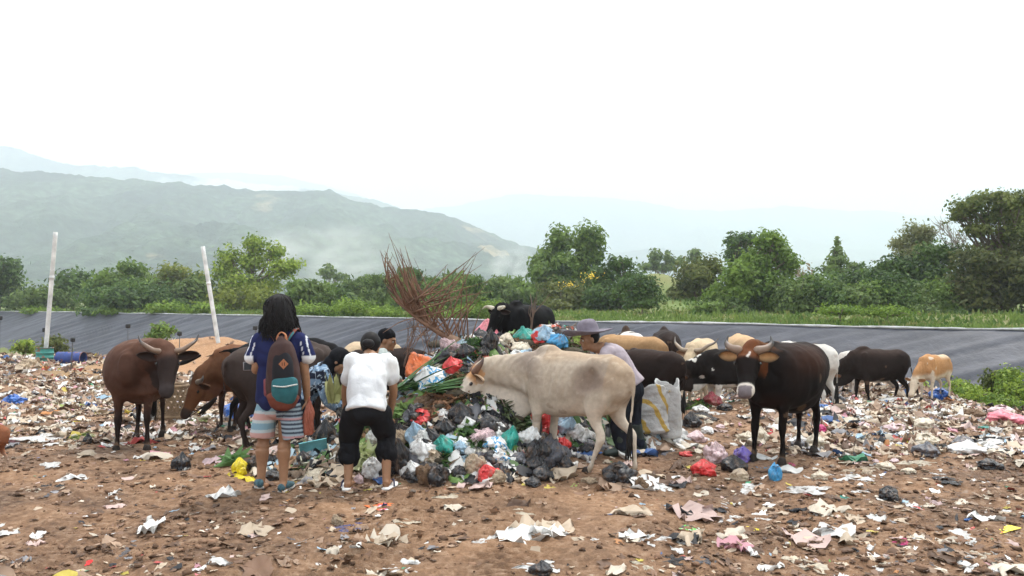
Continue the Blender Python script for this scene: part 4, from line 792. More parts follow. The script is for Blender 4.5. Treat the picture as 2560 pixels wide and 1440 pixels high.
# ---------------------------------------------------------------- people
SKIN = lambda: mat('skin', (1, 1, 1), rough=.55, spec=.3, attr=True, var=.08, vs=30)
def cloth(name, col=(1, 1, 1), attr=False, bump=.5, **k): return mat(name, col, rough=.9, spec=.1, attr=attr, bump=bump, bs=14, bd=3, **k)
def wrinkle(a=.010, f=9, sx=1.0):
    return lambda co: 1.35 * a * (np.abs(vn(co[:, 0] * f * sx + 3 * vn(co[:, 2] * 3, co[:, 0] * 3), co[:, 1] * f * .8, co[:, 2] * f * .55)) - .3) + a * .5 * vn(co[:, 0] * f * 2.3, co[:, 1] * f * 2, co[:, 2] * f * 1.6)
def t4(p, a, b=None): return (p[0], p[1], p[2], a, b if b is not None else a)
def hand(o, wrist, dirv, palm_n, curl=.5, s=1.0, thumb_side=1):
    """palm, four unequal bent fingers and a thumb leaving the side of the palm"""
    w = Vector(wrist); d = Vector(dirv).normalized(); n = Vector(palm_n); n = (n - d * n.dot(d)).normalized(); sd = d.cross(n).normalized() * thumb_side
    pc = w + d * .045 * s
    o.tube([t4(w - d * .01, .024 * s, .020 * s), t4(w + d * .03 * s, .034 * s, .017 * s), t4(w + d * .085 * s, .038 * s, .014 * s)], up=tuple(n), sides=10, k=3)
    for i, (off, L) in enumerate(((.030, .072), (.010, .082), (-.011, .076), (-.031, .060))):
        b = w + d * .085 * s + sd * off * s; pts = [b]; ang = 0
        for k, q in enumerate((.45, .30, .25)):
            ang += curl * (.9 if k else .6); dv = d * math.cos(ang) + n * math.sin(ang); pts.append(pts[-1] + dv * L * q * s)
        o.tube([t4(p, (.0092 - .0009 * k) * s) for k, p in enumerate(pts)], sides=8, k=2)
    b = w + d * .025 * s + sd * .030 * s; dv = (d * .6 + sd * .8 + n * .25).normalized(); p1 = b + dv * .035 * s; p2 = p1 + (d * .9 + sd * .15 + n * .4).normalized() * .028 * s
    o.tube([t4(b, .012 * s), t4(p1, .0105 * s), t4(p2, .008 * s)], sides=8, k=2)
def head_geo(o, c, fwd, up, s=1.0):
    """skull, jaw, brow, nose, lips, chin, ears around centre c"""
    f = Vector(fwd).normalized(); u = Vector(up); u = (u - f * u.dot(f)).normalized(); r = u.cross(f).normalized(); c = Vector(c)
    M = Matrix((f, r, u)).transposed().to_quaternion(); q = lambda a, b, z: c + (f * a + r * b + u * z) * s
    o.ell(q(-.010, 0, .025), (.098 * s, .076 * s, .100 * s), M, 14); o.ell(q(.028, 0, -.045), (.062 * s, .058 * s, .075 * s), M)
    o.ell(q(.070, 0, -.092), (.026 * s, .026 * s, .022 * s), M); o.ell(q(.080, 0, .022), (.018 * s, .055 * s, .014 * s), M)
    o.tube([t4(q(.088, 0, .012), .008 * s), t4(q(.106, 0, -.018), .013 * s), t4(q(.098, 0, -.032), .016 * s, .010 * s)], sides=8, k=2)
    o.ell(q(.090, 0, -.055), (.012 * s, .024 * s, .008 * s), M); o.ell(q(.086, 0, -.067), (.012 * s, .021 * s, .008 * s), M)
    for y in (-1, 1): o.ell(q(.048, y * .048, -.020), (.030 * s, .024 * s, .028 * s), M); o.ell(q(-.008, y * .080, -.012), (.018 * s, .008 * s, .030 * s), M)
    return q, M, f, u, r
def eyes_of(q, M, s, root):
    for y in (-1, 1):
        e = Org(); e.ell(q(.082, y * .031, -.002), (.010 * s, .014 * s, .008 * s), M, 8); e.build('eye', mat('eye_white', (.55, .5, .45), rough=.3), root)
        e = Org(); e.ell(q(.089, y * .031, -.002), (.005 * s, .007 * s, .007 * s), M, 8); e.build('pupil', WET(), root)
        e = Org(); e.tube([t4(q(.090, y * .012, .020), .004), t4(q(.092, y * .030, .026), .005), t4(q(.080, y * .050, .020), .003)], sides=6, k=2); e.build('eyebrow', HAIR(), root)
HAIR = lambda: mat('hair', (.012, .010, .010), rough=.6, spec=.15)
SK = (.30, .155, .085)
def skin_col(base): return lambda co: np.tile(np.asarray(base), (len(co), 1)) * (1 + .12 * vn(co[:, 0] * 6, co[:, 1] * 6, co[:, 2] * 6)[:, None])

def shoe(root, name, heel, toe, m, sole_m, w=.047, h=.075, open_=False):
    """heel and toe on the ground; soles as sub-part"""
    a, b = Vector(heel), Vector(toe); d = (b - a).normalized(); u = Vector((0, 0, 1)); L = (b - a).length
    s = Org(); s.tube([t4(a + u * .012, w * .72, .012), t4(a + d * L * .25 + u * .012, w * .78, .012), t4(a + d * L * .68 + u * .012, w * 1.02, .012), t4(b + u * .014, w * .55, .012)], sides=14, sq=2.6)
    if open_:
        sole = s.build(name, sole_m, root); q = Org()
        for sg in (-1, 1):
            sd = d.cross(u) * sg; q.tube([t4(a + d * L * .42 + sd * w * .9 + u * .02, .007), t4(a + d * L * .55 + sd * w * .55 + u * .065, .008), t4(a + d * L * .74 + u * .05, .007)], sides=6)
        q.build('strap', m, sole); return sole
    o = Org(); o.tube([t4(a + u * .045, w * .66, .035), t4(a + d * L * .25 + u * .052, w * .74, .040), t4(a + d * L * .62 + u * .042, w * .95, .030), t4(b - d * .01 + u * .032, w * .55, .018)], sides=14)
    up_ = o.build(name, m, root); s.build('sole', sole_m, up_); return up_

# --- the long haired person with the backpack ---------------------------------
def person_a():
    D = 6.78; O = at(690, 1232, D); O.z = hz(O.x, O.y); root = empty('person', O, 0, 'long haired person in navy shirt and striped shorts wearing a backpack, seen from behind', 'person')
    J = lambda px, py, dd=0.0: at(px, py, D + dd) - O
    hd = J(700, 778, .05); nk = J(700, 828, .02)
    o = Org(); q, M, f, u, r = head_geo(o, hd, (-.05, 1, -.12), (0, .05, 1))
    o.tube([t4(J(700, 812, .03), .055), t4(nk, .055), t4(J(700, 845, .01), .08, .06)], sides=12)
    o.tube([t4(J(700, 845), .10, .07), t4(J(699, 880), .155, .10), t4(J(698, 930), .145, .095), t4(J(697, 985), .155, .105)], up=(0, 1, 0), sides=16)
    for (hp, kn, an) in (((672, 990), (659, 1098), (652, 1206)), ((722, 990), (712, 1100), (708, 1206))):
        H_, K_, A_ = J(*hp), J(*kn, .03), J(*an, -.01)
        o.tube([t4(H_, .085), t4(H_.lerp(K_, .5), .075), t4(K_, .054), t4(K_.lerp(A_, .25) + Vector((0, -.015, 0)), .060), t4(K_.lerp(A_, .6), .043), t4(A_, .034)], sides=14)
        F_ = Vector((A_.x, A_.y, .035)); o.tube([t4(A_, .034), t4(F_ + Vector((0, -.035, .01)), .032), t4(F_ + Vector((0, .06, 0)), .038, .028), t4(F_ + Vector((0, .15, -.01)), .036, .018)], sides=12)
    S1, E1, W1 = J(655, 845, .0), J(640, 922, -.02), J(650, 918, .20)
    o.tube([t4(S1, .055), t4(S1.lerp(E1, .5), .046), t4(E1, .040), t4(E1.lerp(W1, .4), .040), t4(W1, .026)], sides=12)
    hand(o, W1, (-.75, .6, .1), (.3, .6, .5), .55, 1.0, 1)
    S2, E2, W2 = J(748, 845, .0), J(763, 935, .0), J(768, 1000, .04)
    o.tube([t4(S2, .055), t4(S2.lerp(E2, .5), .046), t4(E2, .038), t4(E2.lerp(W2, .4), .037), t4(W2, .026)], sides=12)
    hand(o, W2, (.02, .06, -1), (-.9, .2, 0), .45, 1.0, -1)
    o.build('body', SKIN(), root, voxel=.0075, smooth=3, color=skin_col(SK)); eyes_of(q, M, 1, root)
    # shirt with white cuffs and shoulder stripes
    s = Org(); s.tube([t4(J(700, 832, .01), .085, .060), t4(J(700, 842), .165, .085), t4(J(700, 862), .200, .118), t4(J(699, 900), .190, .125), t4(J(698, 950), .180, .125), t4(J(697, 1002), .190, .135)], up=(0, 1, 0), sides=20, sq=2.4)
    s.tube([t4(J(668, 846), .07), t4(J(648, 856), .074), t4(J(634, 893, -.01), .078, .072)], sides=14, cap=True); s.tube([t4(J(732, 846), .07), t4(J(752, 856), .074), t4(J(770, 893, .0), .078, .072)], sides=14)
    def shirt_col(co):
        c = np.tile(np.array([.018, .022, .075]), (len(co), 1)); zc = J(700, 888).z; x0 = J(700, 900).x; ax = np.abs(co[:, 0] - x0)
        c = mixc(c, (.70, .70, .72), (co[:, 2] < zc + .0) * (ax > .205) * (co[:, 2] > zc - .10))
        lo = (ax > .165) & (co[:, 2] > zc) & (np.abs(((ax - .165) + (co[:, 2] - J(700, 838).z) * .28) % .05 - .012) < .0045) & (co[:, 1] < .02)
        return mixc(c, (.65, .66, .70), lo * (ax > .19) * 1.0)
    s.build('shirt', cloth('shirt_cloth', attr=True, bump=.2), root, voxel=.011, smooth=4, disp=wrinkle(.012, 8), color=shirt_col)
    b = Org()
    b.tube([t4(J(697, 975), .175, .120), t4(J(697, 1000), .182, .125), t4(J(697, 1020), .175, .12)], up=(0, 1, 0), sides=18)
    for hp, kn in (((670, 1010), (657, 1092)), ((726, 1010), (738 - 3, 1094))):
        H_, K_ = J(*hp), J(*kn, .01)
        b.tube([t4(H_, .085), t4(H_.lerp(K_, .5), .098), t4(K_, .108, .10)], sides=16, flat=True)
    def short_col(co):
        z = co[:, 2]; x0 = J(698, 1000).x; L_ = co[:, 0] < x0
        k = (z / .155) % 1.0; c = np.tile(np.array([.40, .45, .46]), (len(co), 1)); c = mixc(c, (.46, .27, .24), (k < .33) * 1.0); c = mixc(c, (.19, .30, .36), ((k > .5) & (k < .82)) * 1.0)
        k2 = (z / .036) % 1.0; d_ = np.tile(np.array([.30, .37, .42]), (len(co), 1)); d_ = mixc(d_, (.05, .06, .085), (k2 < .55) * 1.0); d_ = mixc(d_, (.55, .30, .30), ((z / .155 % 1) < .12) * .8)
        return np.where(L_[:, None], c, d_)
    b.build('shorts', cloth('shorts_cloth', attr=True, bump=.2), root, voxel=.009, smooth=3, disp=wrinkle(.014, 7), color=short_col)
    # hair: a full mass of wavy locks down to the shoulders
    h = Org(); h.ell(hd + Vector((0, -.01, .03)), (.115, .118, .118)); rr = random.Random(5)
    h.tube([t4(hd + Vector((0, -.03, .03)), .115, .10), t4(hd + Vector((0, -.05, -.07)), .135, .09), t4(hd + Vector((.0, -.045, -.15)), .140, .07), t4(hd + Vector((0, -.04, -.20)), .11, .05)], up=(0, 1, 0), sides=18)
    for i in range(260):
        a = rr.uniform(-2.5, 2.5); st = hd + Vector((math.sin(a) * .085, -math.cos(a) * .085 - .01, .085 + rr.uniform(-.02, .03))); pts = [hd + Vector((math.sin(a) * .02, -.02, .145)), st]
        ln = rr.uniform(.14, .21) + .16; sp = rr.uniform(.30, .62)
        for k in range(1, 7):
            t = k / 6; pts.append(st + Vector((math.sin(a) * sp * .16 * t ** .8 + rr.gauss(0, .006), -math.cos(a) * .16 * sp * t ** .8 + rr.gauss(0, .005), -ln * t * .92)) + Vector((math.sin(t * 11 + i), math.cos(t * 9 + i * 2), 0)) * .008)
        h.tube([t4(p, .0085 * (1 - .65 * k / 7)) for k, p in enumerate(pts)], sides=5, k=3, cap=False)
    h.build('hair', HAIR(), root)
    # shoes
    sm_ = mat('slip_on_canvas', (.05, .10, .12), rough=.85, var=.5, vs=30); so = mat('shoe_sole', (.42, .40, .37), rough=.8, var=.3, vs=20)
    A_ = J(652, 1206); shoe(root, 'shoe', (A_.x + .012, A_.y - .06, .035), (A_.x - .075, A_.y + .17, .0), sm_, so)
    A_ = J(708, 1206); shoe(root, 'shoe', (A_.x, A_.y - .06, .0), (A_.x + .03, A_.y + .18, .0), sm_, so)
    # backpack (its own thing)
    B = J(705, 930, -.17) + O; bp = empty('backpack', B, 0, 'brown and black backpack with teal pocket and tan diamond patch', 'backpack')
    K = lambda px, py, dd=0.0: at(px, py, D - .17 + dd) - B
    br = mat('pack_brown', (.050, .024, .021), rough=.8, var=.2, vs=12, bump=.3, bs=60); bl = mat('pack_black', (.014, .014, .018), rough=.85, var=.2, vs=20); te = mat('pack_teal', (.025, .115, .13), rough=.8, var=.15, vs=20)
    ru = mat('pack_rust', (.16, .045, .028), rough=.8, var=.2, vs=14); tn = mat('pack_tan', (.36, .14, .065), rough=.7); pk = mat('pack_pink', (.20, .05, .06), rough=.8)
    p = Org(); p.tube([t4(K(704, 850), .045, .045), t4(K(705, 862), .085, .075), t4(K(706, 890), .115, .095), t4(K(708, 935), .135, .105), t4(K(708, 975), .145, .11), t4(K(708, 1003), .120, .09)], up=(0, 1, 0), sides=24, sq=3); p.build('main_compartment', br, bp, voxel=.012, smooth=4, disp=wrinkle(.006, 10))
    p = Org(); p.tube([t4(K(705, 880, -.045), .05, .045), t4(K(706, 896, -.055), .082, .05), t4(K(708, 925, -.065), .092, .052), t4(K(708, 955, -.07), .095, .05)], up=(0, 1, 0), sides=20, sq=3); p.build('front_panel', bl, bp, voxel=.01, smooth=3)
    p = Org(); p.tube([t4(K(712, 952, -.085), .105, .045), t4(K(712, 975, -.092), .108, .055), t4(K(710, 998, -.08), .095, .045)], up=(0, 1, 0), sides=20, sq=4); pc = p.build('pocket', te, bp, voxel=.01, smooth=3)
    p = Org(); p.tube([t4(K(683, 965, -.152), .006), t4(K(710, 967, -.158), .006), t4(K(742, 961, -.148), .006)], sides=8); p.build('zipper', mat('zip_silver', (.55, .55, .52), rough=.4, var=.6, vs=160), pc)
    p = Org(); p.tube([t4(K(708, 992, -.03), .135, .10), t4(K(707, 1006, -.03), .115, .08)], up=(0, 1, 0), sides=20, sq=3); p.build('base_panel', ru, bp, voxel=.012, smooth=3)
    p = Org(); p.tube([t4(K(667, 952), .02, .06), t4(K(670, 985, -.02), .03, .06)], up=(0, 1, 0)); p.build('side_pocket', pk, bp)
    c = K(709, 910, -.119); me = bpy.data.meshes.new('patch'); v = []
    for yy in (0, -.006): v += [(c.x, c.y + yy, c.z + .042), (c.x - .040, c.y + yy, c.z), (c.x, c.y + yy, c.z - .042), (c.x + .040, c.y + yy, c.z)]
    me.from_pydata(v, [], [(0, 1, 2, 3), (7, 6, 5, 4), (0, 4, 5, 1), (1, 5, 6, 2), (2, 6, 7, 3), (3, 7, 4, 0)]); pa = link('patch', me, tn, bp, smooth=False)
    for sx in (-.010, .010):
        p = Org(); p.tube([t4(c + Vector((sx, -.007, -.012)), .003), t4(c + Vector((sx, -.007, .012)), .003)], sides=6, k=1); p.build('slit', bl, pa)
    p = Org(); p.tube([t4(K(694, 856, -.02), .012, .006), t4(K(695, 838, -.01), .012, .006), t4(K(704, 831, 0), .012, .006), t4(K(714, 838, -.01), .012, .006), t4(K(715, 856, -.02), .012, .006)], sides=8); p.build('handle', tn, bp)
    for sx, m1 in ((-1, br), (1, te)):
        p = Org(); p.tube([t4(K(704 + sx * 10, 862, .05), .022, .008), t4(K(704 + sx * 22, 840, .075), .024, .008), t4(K(704 + sx * 36, 822, .15), .024, .008), t4(K(704 + sx * 42, 830, .26), .024, .008)], sides=8); st = p.build('strap', ru, bp)
        p = Org(); p.tube([t4(K(704 + sx * 12, 861, .038), .012, .006), t4(K(704 + sx * 23, 840, .062), .013, .006), t4(K(704 + sx * 36, 822, .136), .013, .006)], sides=8); p.build('webbing', bl if sx < 0 else te, st)
    # phone
    P_ = J(628, 915, .24) + O; ph = empty('mobile_phone', P_, 0, 'dark mobile phone in the left hand of the long haired person', 'phone')
    bm = bmesh.new(); bmesh.ops.create_cube(bm, size=1); bmesh.ops.scale(bm, vec=(.075, .009, .135), verts=bm.verts); bmesh.ops.bevel(bm, geom=bm.edges[:], offset=.003, segments=2, affect='EDGES'); me = bpy.data.meshes.new('case'); bm.to_mesh(me); bm.free()
    c_ = link('case', me, mat('phone_case', (.35, .34, .36), rough=.4), ph); me = box_mesh('screen', (-.034, -.0062, -.061), (.034, -.0052, .061)); s_ = link('screen', me, mat('phone_glass', (.03, .045, .06), rough=.08, spec=.6), ph, smooth=False)
    for x in (c_, s_): x.rotation_euler = (R(-12), R(90), R(8))
    return J, O
JA, OA = person_a()

def bent(label, D, O_px, joints, skin=SK, shirt=None, trousers=None, fwd=(1, 0, -.4), up=(0, 0, 1), hscale=1.0, sleeves=.6, shirt_col=None, boots=None, hair=True, bare_calf=False, tw=1.0, sw=1.0, extra=None, hands=True, fingers=None):
    """a person from joints given as (photo x, photo y, depth offset)"""
    O = at(*O_px, D); O.z = hz(O.x, O.y); root = empty('person', O, 0, label, 'person')
    J = {k: at(v[0], v[1], D + (v[2] if len(v) > 2 else 0)) - O for k, v in joints.items()}
    o = Org(); q, M, f, u, r = head_geo(o, J['head'], fwd, up, hscale)
    hb = J['head'] - u * .09 * hscale - f * .02; o.tube([t4(J['head'] - u * .03, .05), t4(hb, .052), t4(J['neck'], .062)], sides=12)
    ch = J['chest']; o.tube([t4(J['neck'], .07), t4(J['neck'].lerp(ch, .5), .10 * tw, .07), t4(ch, .125 * tw, .085), t4(J['pelvis'].lerp(ch, .4), .125 * tw, .09), t4(J['pelvis'], .14 * tw, .10)], up=tuple(f), sides=16)
    for s_ in 'LR':
        S, E, Wr = J['sh' + s_], J['el' + s_], J['wr' + s_]
        o.tube([t4(S, .056), t4(S.lerp(E, .5), .046), t4(E, .038), t4(E.lerp(Wr, .4), .036), t4(Wr, .025)], sides=12); dv = (Wr - E).normalized()
        hand(o, Wr, dv, fingers or (0, .3, -1), .5, 1.0, 1 if s_ == 'L' else -1)
        H_, K_, A_ = J['hip' + s_], J['kn' + s_], J['an' + s_]
        o.tube([t4(H_, .09), t4(H_.lerp(K_, .5), .078), t4(K_, .056), t4(K_.lerp(A_, .3), .057), t4(K_.lerp(A_, .65), .042), t4(A_, .034)], sides=14)
        F_ = Vector((A_.x, A_.y, hz(A_.x + O.x, A_.y + O.y) - O.z + .04)); ft = J.get('toe', Vector((0, 1, 0))); ft = Vector((f.x, f.y, 0)).normalized() if 'ft' not in joints else Vector(joints['ft']).normalized()
        o.tube([t4(A_, .033), t4(F_ - ft * .03, .032), t4(F_ + ft * .07, .038, .026), t4(F_ + ft * .15 - Vector((0, 0, .012)), .040, .014)], sides=12)
    o.build('body', SKIN(), root, voxel=.0085, smooth=3, color=skin_col(skin)); eyes_of(q, M, hscale, root)
    if shirt is not None:
        s = Org(); n_, c_, p_ = J['neck'], J['chest'], J['hem'] if 'hem' in J else J['pelvis']
        s.tube([t4(n_.lerp(c_, .05), .085 * tw, .07), t4(n_.lerp(c_, .35), .165 * tw * sw, .10), t4(c_, .20 * tw * sw, .125 * sw), t4(c_.lerp(p_, .5), .19 * tw * sw, .125 * sw), t4(c_.lerp(p_, .9), .195 * tw * sw, .135 * sw), t4(p_, .20 * tw * sw, .14 * sw)], up=tuple(f), sides=20, sq=2.3, flat=True)
        for k in 'LR':
            S, E, Wr = J['sh' + k], J['el' + k], J['wr' + k]; e = S.lerp(E, min(1, sleeves)); rows = [t4(S.lerp(c_, .35), .085), t4(S, .078), t4(e, .068)]
            if sleeves > 1: rows += [t4(E.lerp(Wr, sleeves - 1), .050)]
            s.tube(rows, sides=14)
        s.build('shirt', shirt, root, voxel=.012, smooth=4, disp=wrinkle(.014, 8), color=shirt_col)
    if trousers is not None:
        b = Org(); pc = J['pelvis']; up3 = (J['chest'] - pc).normalized()
        b.tube([t4(pc + up3 * .10, .145 * tw, .11), t4(pc, .170 * tw, .125), t4(pc - up3 * .08, .15 * tw, .12)], up=tuple(f), sides=18)
        for k in 'LR':
            H_, K_, A_ = J['hip' + k], J['kn' + k], J['an' + k]; rows = [t4(H_, .115), t4(H_.lerp(K_, .5), .105), t4(K_, .088)]
            if bare_calf: rows += [t4(K_.lerp(A_, .22), .080), t4(K_.lerp(A_, .38), .084)]
            else: rows += [t4(K_.lerp(A_, .5), .075), t4(A_ + Vector((0, 0, .04)), .070)]
            b.tube(rows, sides=16)
        b.build('trousers', trousers, root, voxel=.012, smooth=4, disp=wrinkle(.016, 8))
    if boots:
        for k in 'LR':
            K_, A_ = J['kn' + k], J['an' + k]; g_ = hz(A_.x + O.x, A_.y + O.y) - O.z; ft = Vector((f.x, f.y, 0)).normalized()
            b = Org(); b.tube([t4(K_.lerp(A_, .18), .085, .080), t4(K_.lerp(A_, .5), .074, .072), t4(A_, .056, .056), t4(Vector((A_.x, A_.y, g_ + .05)), .050, .060)], sides=16)
            b.tube([t4(Vector((A_.x, A_.y, g_ + .055)) - ft * .05, .045, .05), t4(Vector((A_.x, A_.y, g_ + .05)) + ft * .07, .052, .048), t4(Vector((A_.x, A_.y, g_ + .04)) + ft * .17, .048, .034)], sides=14)
            b.build('boot', boots, root, voxel=.011, smooth=3, disp=wrinkle(.004, 12))
    return root, J, q, M, f, u, r, O
# --- white shirt, bending, seen from behind
wt = mat('white_cotton', (1, 1, 1), rough=.9, spec=.1, attr=True, bump=.35, bs=16, bd=3)
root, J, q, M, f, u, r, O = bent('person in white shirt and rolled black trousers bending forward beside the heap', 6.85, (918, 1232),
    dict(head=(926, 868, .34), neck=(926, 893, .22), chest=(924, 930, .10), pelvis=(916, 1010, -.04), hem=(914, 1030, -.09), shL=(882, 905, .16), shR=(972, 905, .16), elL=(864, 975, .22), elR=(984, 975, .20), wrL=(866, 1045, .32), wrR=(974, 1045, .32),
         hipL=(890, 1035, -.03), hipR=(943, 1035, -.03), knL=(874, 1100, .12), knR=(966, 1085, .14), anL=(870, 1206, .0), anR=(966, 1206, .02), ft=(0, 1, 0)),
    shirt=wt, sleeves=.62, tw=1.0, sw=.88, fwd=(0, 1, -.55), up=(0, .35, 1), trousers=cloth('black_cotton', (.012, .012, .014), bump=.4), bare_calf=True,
    shirt_col=lambda co: mixc(np.tile(np.array([.62, .62, .63]), (len(co), 1)), (.78, .78, .78), sm(.95, 1.0, co[:, 2] + .015 * vn(co[:, 0] * 40, co[:, 2] * 30)) + 0 * co[:, 0]))  # shoulders and upper back coloured lighter to stand for sunlight falling on them
h = Org(); h.ell(q(-.022, 0, .035), (.102, .092, .104), M); h.ell(q(-.115, 0, -.02), (.045, .058, .042), M); h.build('hair', HAIR(), root, disp=lambda co: .004 * vn(co[:, 0] * 60, co[:, 1] * 15, co[:, 2] * 15))
for k, sg in (('anL', -1), ('anR', 1)):
    a_ = J[k]; shoe(root, 'sandal', (a_.x, a_.y - .07, .0), (a_.x + .05 * sg, a_.y + .18, .0), mat('sandal_strap', (.03, .03, .07), rough=.5), mat('sandal_white', (.70, .68, .66), rough=.7), w=.05, open_=True)
for kk in 'LR':
    K_, A_ = J['kn' + kk], J['an' + kk]; b = Org(); c_ = K_.lerp(A_, .34); b.tube([t4(c_ + Vector((0, 0, .05)), .078), t4(c_, .088), t4(c_ - Vector((0, 0, .045)), .080)], sides=18); b.build('rolled_cuff', MATS['black_cotton'], root, voxel=.011, smooth=3, disp=wrinkle(.02, 14))
# --- headscarf, blue patterned shirt
def batik(co):
    a = vn(co[:, 0] * 16, co[:, 1] * 16, co[:, 2] * 16); b = np.abs(vn(co[:, 0] * 30 + 5, co[:, 1] * 30, co[:, 2] * 30))
    c = np.tile(np.array([.16, .24, .34]), (len(co), 1)); c = mixc(c, (.016, .020, .035), (a > .05) * 1.0); c = mixc(c, (.42, .50, .58), (b < .09) * 1.0)
    return c
BK = lambda: cloth('black_knit', (.010, .010, .012), bump=.3)
root, J, q, M, f, u, r, O = bent('person in black headscarf and blue patterned shirt stooping over the rubbish', 8.35, (750, 1130),
    dict(head=(848, 903, .0), neck=(822, 918, .0), chest=(795, 945, .0), pelvis=(750, 1000, .0), shL=(806, 925, .16), shR=(806, 930, -.16), elL=(830, 990, .16), elR=(815, 992, -.18), wrL=(850, 1020, .12), wrR=(838, 1022, -.12),
         hipL=(748, 1005, .10), hipR=(748, 1005, -.10), knL=(768, 1062, .12), knR=(764, 1062, -.12), anL=(755, 1122, .12), anR=(748, 1122, -.12)),
    shirt=mat('batik_cloth', (1, 1, 1), rough=.9, spec=.1, attr=True), shirt_col=batik, sleeves=1.85, fwd=(.80, 0, -.55), up=(.5, 0, 1), trousers=cloth('dark_trousers', (.020, .022, .028)), boots=mat('green_rubber', (.030, .042, .036), rough=.45, spec=.4, var=.3, vs=8))
h = Org(); h.ell(q(-.020, 0, .036), (.112, .094, .112), M); h.ell(q(-.05, 0, -.05), (.075, .078, .09), M); h.tube([t4(q(-.07, 0, -.06), .075), t4(J['neck'], .085), t4(J['neck'].lerp(J['chest'], .35), .10)], sides=16); h.build('headscarf', BK(), root, voxel=.011, smooth=3, disp=wrinkle(.006, 12))
for s_ in 'LR':
    h = Org(); w_, e_ = J['wr' + s_], J['el' + s_]; dv = (w_ - e_).normalized(); hand(h, w_, dv, (0, .3, -1), .5, 1.12, 1 if s_ == 'L' else -1); h.tube([t4(w_.lerp(e_, .3), .040), t4(w_, .032)], sides=12); h.build('glove', mat('work_glove', (.055, .05, .045), rough=.9), root, voxel=.008, smooth=2)
# --- black cap, pale shirt
root, J, q, M, f, u, r, O = bent('person in black cap and pale shirt looking right behind the white shirted person', 9.2, (930, 1085),
    dict(head=(969, 851, .0), neck=(957, 873, .0), chest=(950, 900, .0), pelvis=(925, 975, .0), shL=(955, 885, .17), shR=(955, 890, -.17), elL=(975, 930, .2), elR=(972, 940, -.2), wrL=(1000, 950, .2), wrR=(998, 958, -.2),
         hipL=(925, 985, .10), hipR=(925, 985, -.10), knL=(945, 1030, .12), knR=(943, 1030, -.12), anL=(930, 1075, .12), anR=(928, 1075, -.12)),
    shirt=cloth('pale_shirt', (.42, .46, .44), var=.15, vs=20), sleeves=1.8, fwd=(1, -.22, -.20), up=(.1, 0, 1), trousers=cloth('dark_trousers', (.020, .022, .028)))
h = Org(); h.ell(q(-.022, 0, .052), (.106, .090, .092), M); h.ell(q(-.06, 0, .01), (.062, .084, .06), M); h.build('cap', BK(), root, voxel=.010, smooth=3, disp=wrinkle(.005, 14))
# --- broad hat, lilac shirt, rubber boots
root, J, q, M, f, u, r, O = bent('person in wide brimmed hat, lilac shirt and rubber boots leaning over the heap', 8.45, (1565, 1150),
    dict(head=(1473, 848, .0), neck=(1502, 870, .0), chest=(1537, 896, .02), pelvis=(1572, 965, .02), hem=(1577, 962, .02), shL=(1517, 887, -.18), shR=(1521, 880, .20), elL=(1505, 955, -.16), elR=(1490, 945, .22), wrL=(1452, 975, -.10), wrR=(1442, 960, .2),
         hipL=(1572, 975, -.10), hipR=(1578, 975, .12), knL=(1548, 1052, -.12), knR=(1585, 1050, .14), anL=(1552, 1128, -.12), anR=(1598, 1118, .14)),
    shirt=cloth('lilac_shirt', (.40, .34, .37), var=.1, vs=8, bump=.4), sleeves=1.7, tw=1.12, fwd=(-.96, -.22, -.18), up=(-.12, 0, 1), trousers=cloth('navy_trousers', (.016, .018, .026)), boots=mat('green_rubber', (.030, .042, .036), rough=.45, spec=.4, var=.3, vs=8))
hat = Org(); hm = mat('hat_felt', (.18, .155, .185), rough=.85, var=.15, vs=20, bump=.3, bs=90); nr_, na_ = 16, 48; V = []
for i in range(nr_):
    for k in range(na_):
        a_ = 2 * math.pi * k / na_; ca, sa = math.cos(a_), math.sin(a_)
        if i < 7: t = i / 6; rd = .112 * math.sin(t * math.pi / 2) ** .85 * (1.0 if t < 1 else 1.02) + .001; z = .150 * (1 - t ** 2.6)
        else: t = (i - 6) / 9; rd = .112 + .150 * t; z = .004 - .012 * math.sin(t * math.pi) + .085 * t * t * max(0, ca * .8 + sa * .35) ** 1.5 + .006 * math.sin(3 * a_ + 1) * t
        V.append(q(rd * ca * 1.05 - .005, rd * sa * .97, .068 + z))
V2 = [v + Vector((0, 0, -.005)) for v in V]; gf = grid_faces(nr_, na_, True); nn = len(V)
me = bpy.data.meshes.new('hat'); me.from_pydata([tuple(v) for v in V + V2], [], [tuple(int(i) for i in x) for x in gf] + [tuple(int(i) + nn for i in x[::-1]) for x in gf] + [((nr_ - 1) * na_ + k, (nr_ - 1) * na_ + (k + 1) % na_, nn + (nr_ - 1) * na_ + (k + 1) % na_, nn + (nr_ - 1) * na_ + k) for k in range(na_)]); me.update(); link('hat', me, hm, root)
h = Org(); h.ell(q(-.03, 0, .02), (.090, .082, .085), M); h.build('hair', HAIR(), root)
h = Org(); h.tube([t4(q(.01, -.075, .0), .003), t4(q(.04, -.05, -.11), .003), t4(q(.05, 0, -.135), .003)], sides=6); h.build('chin_cord', MATS['black_knit'], root)
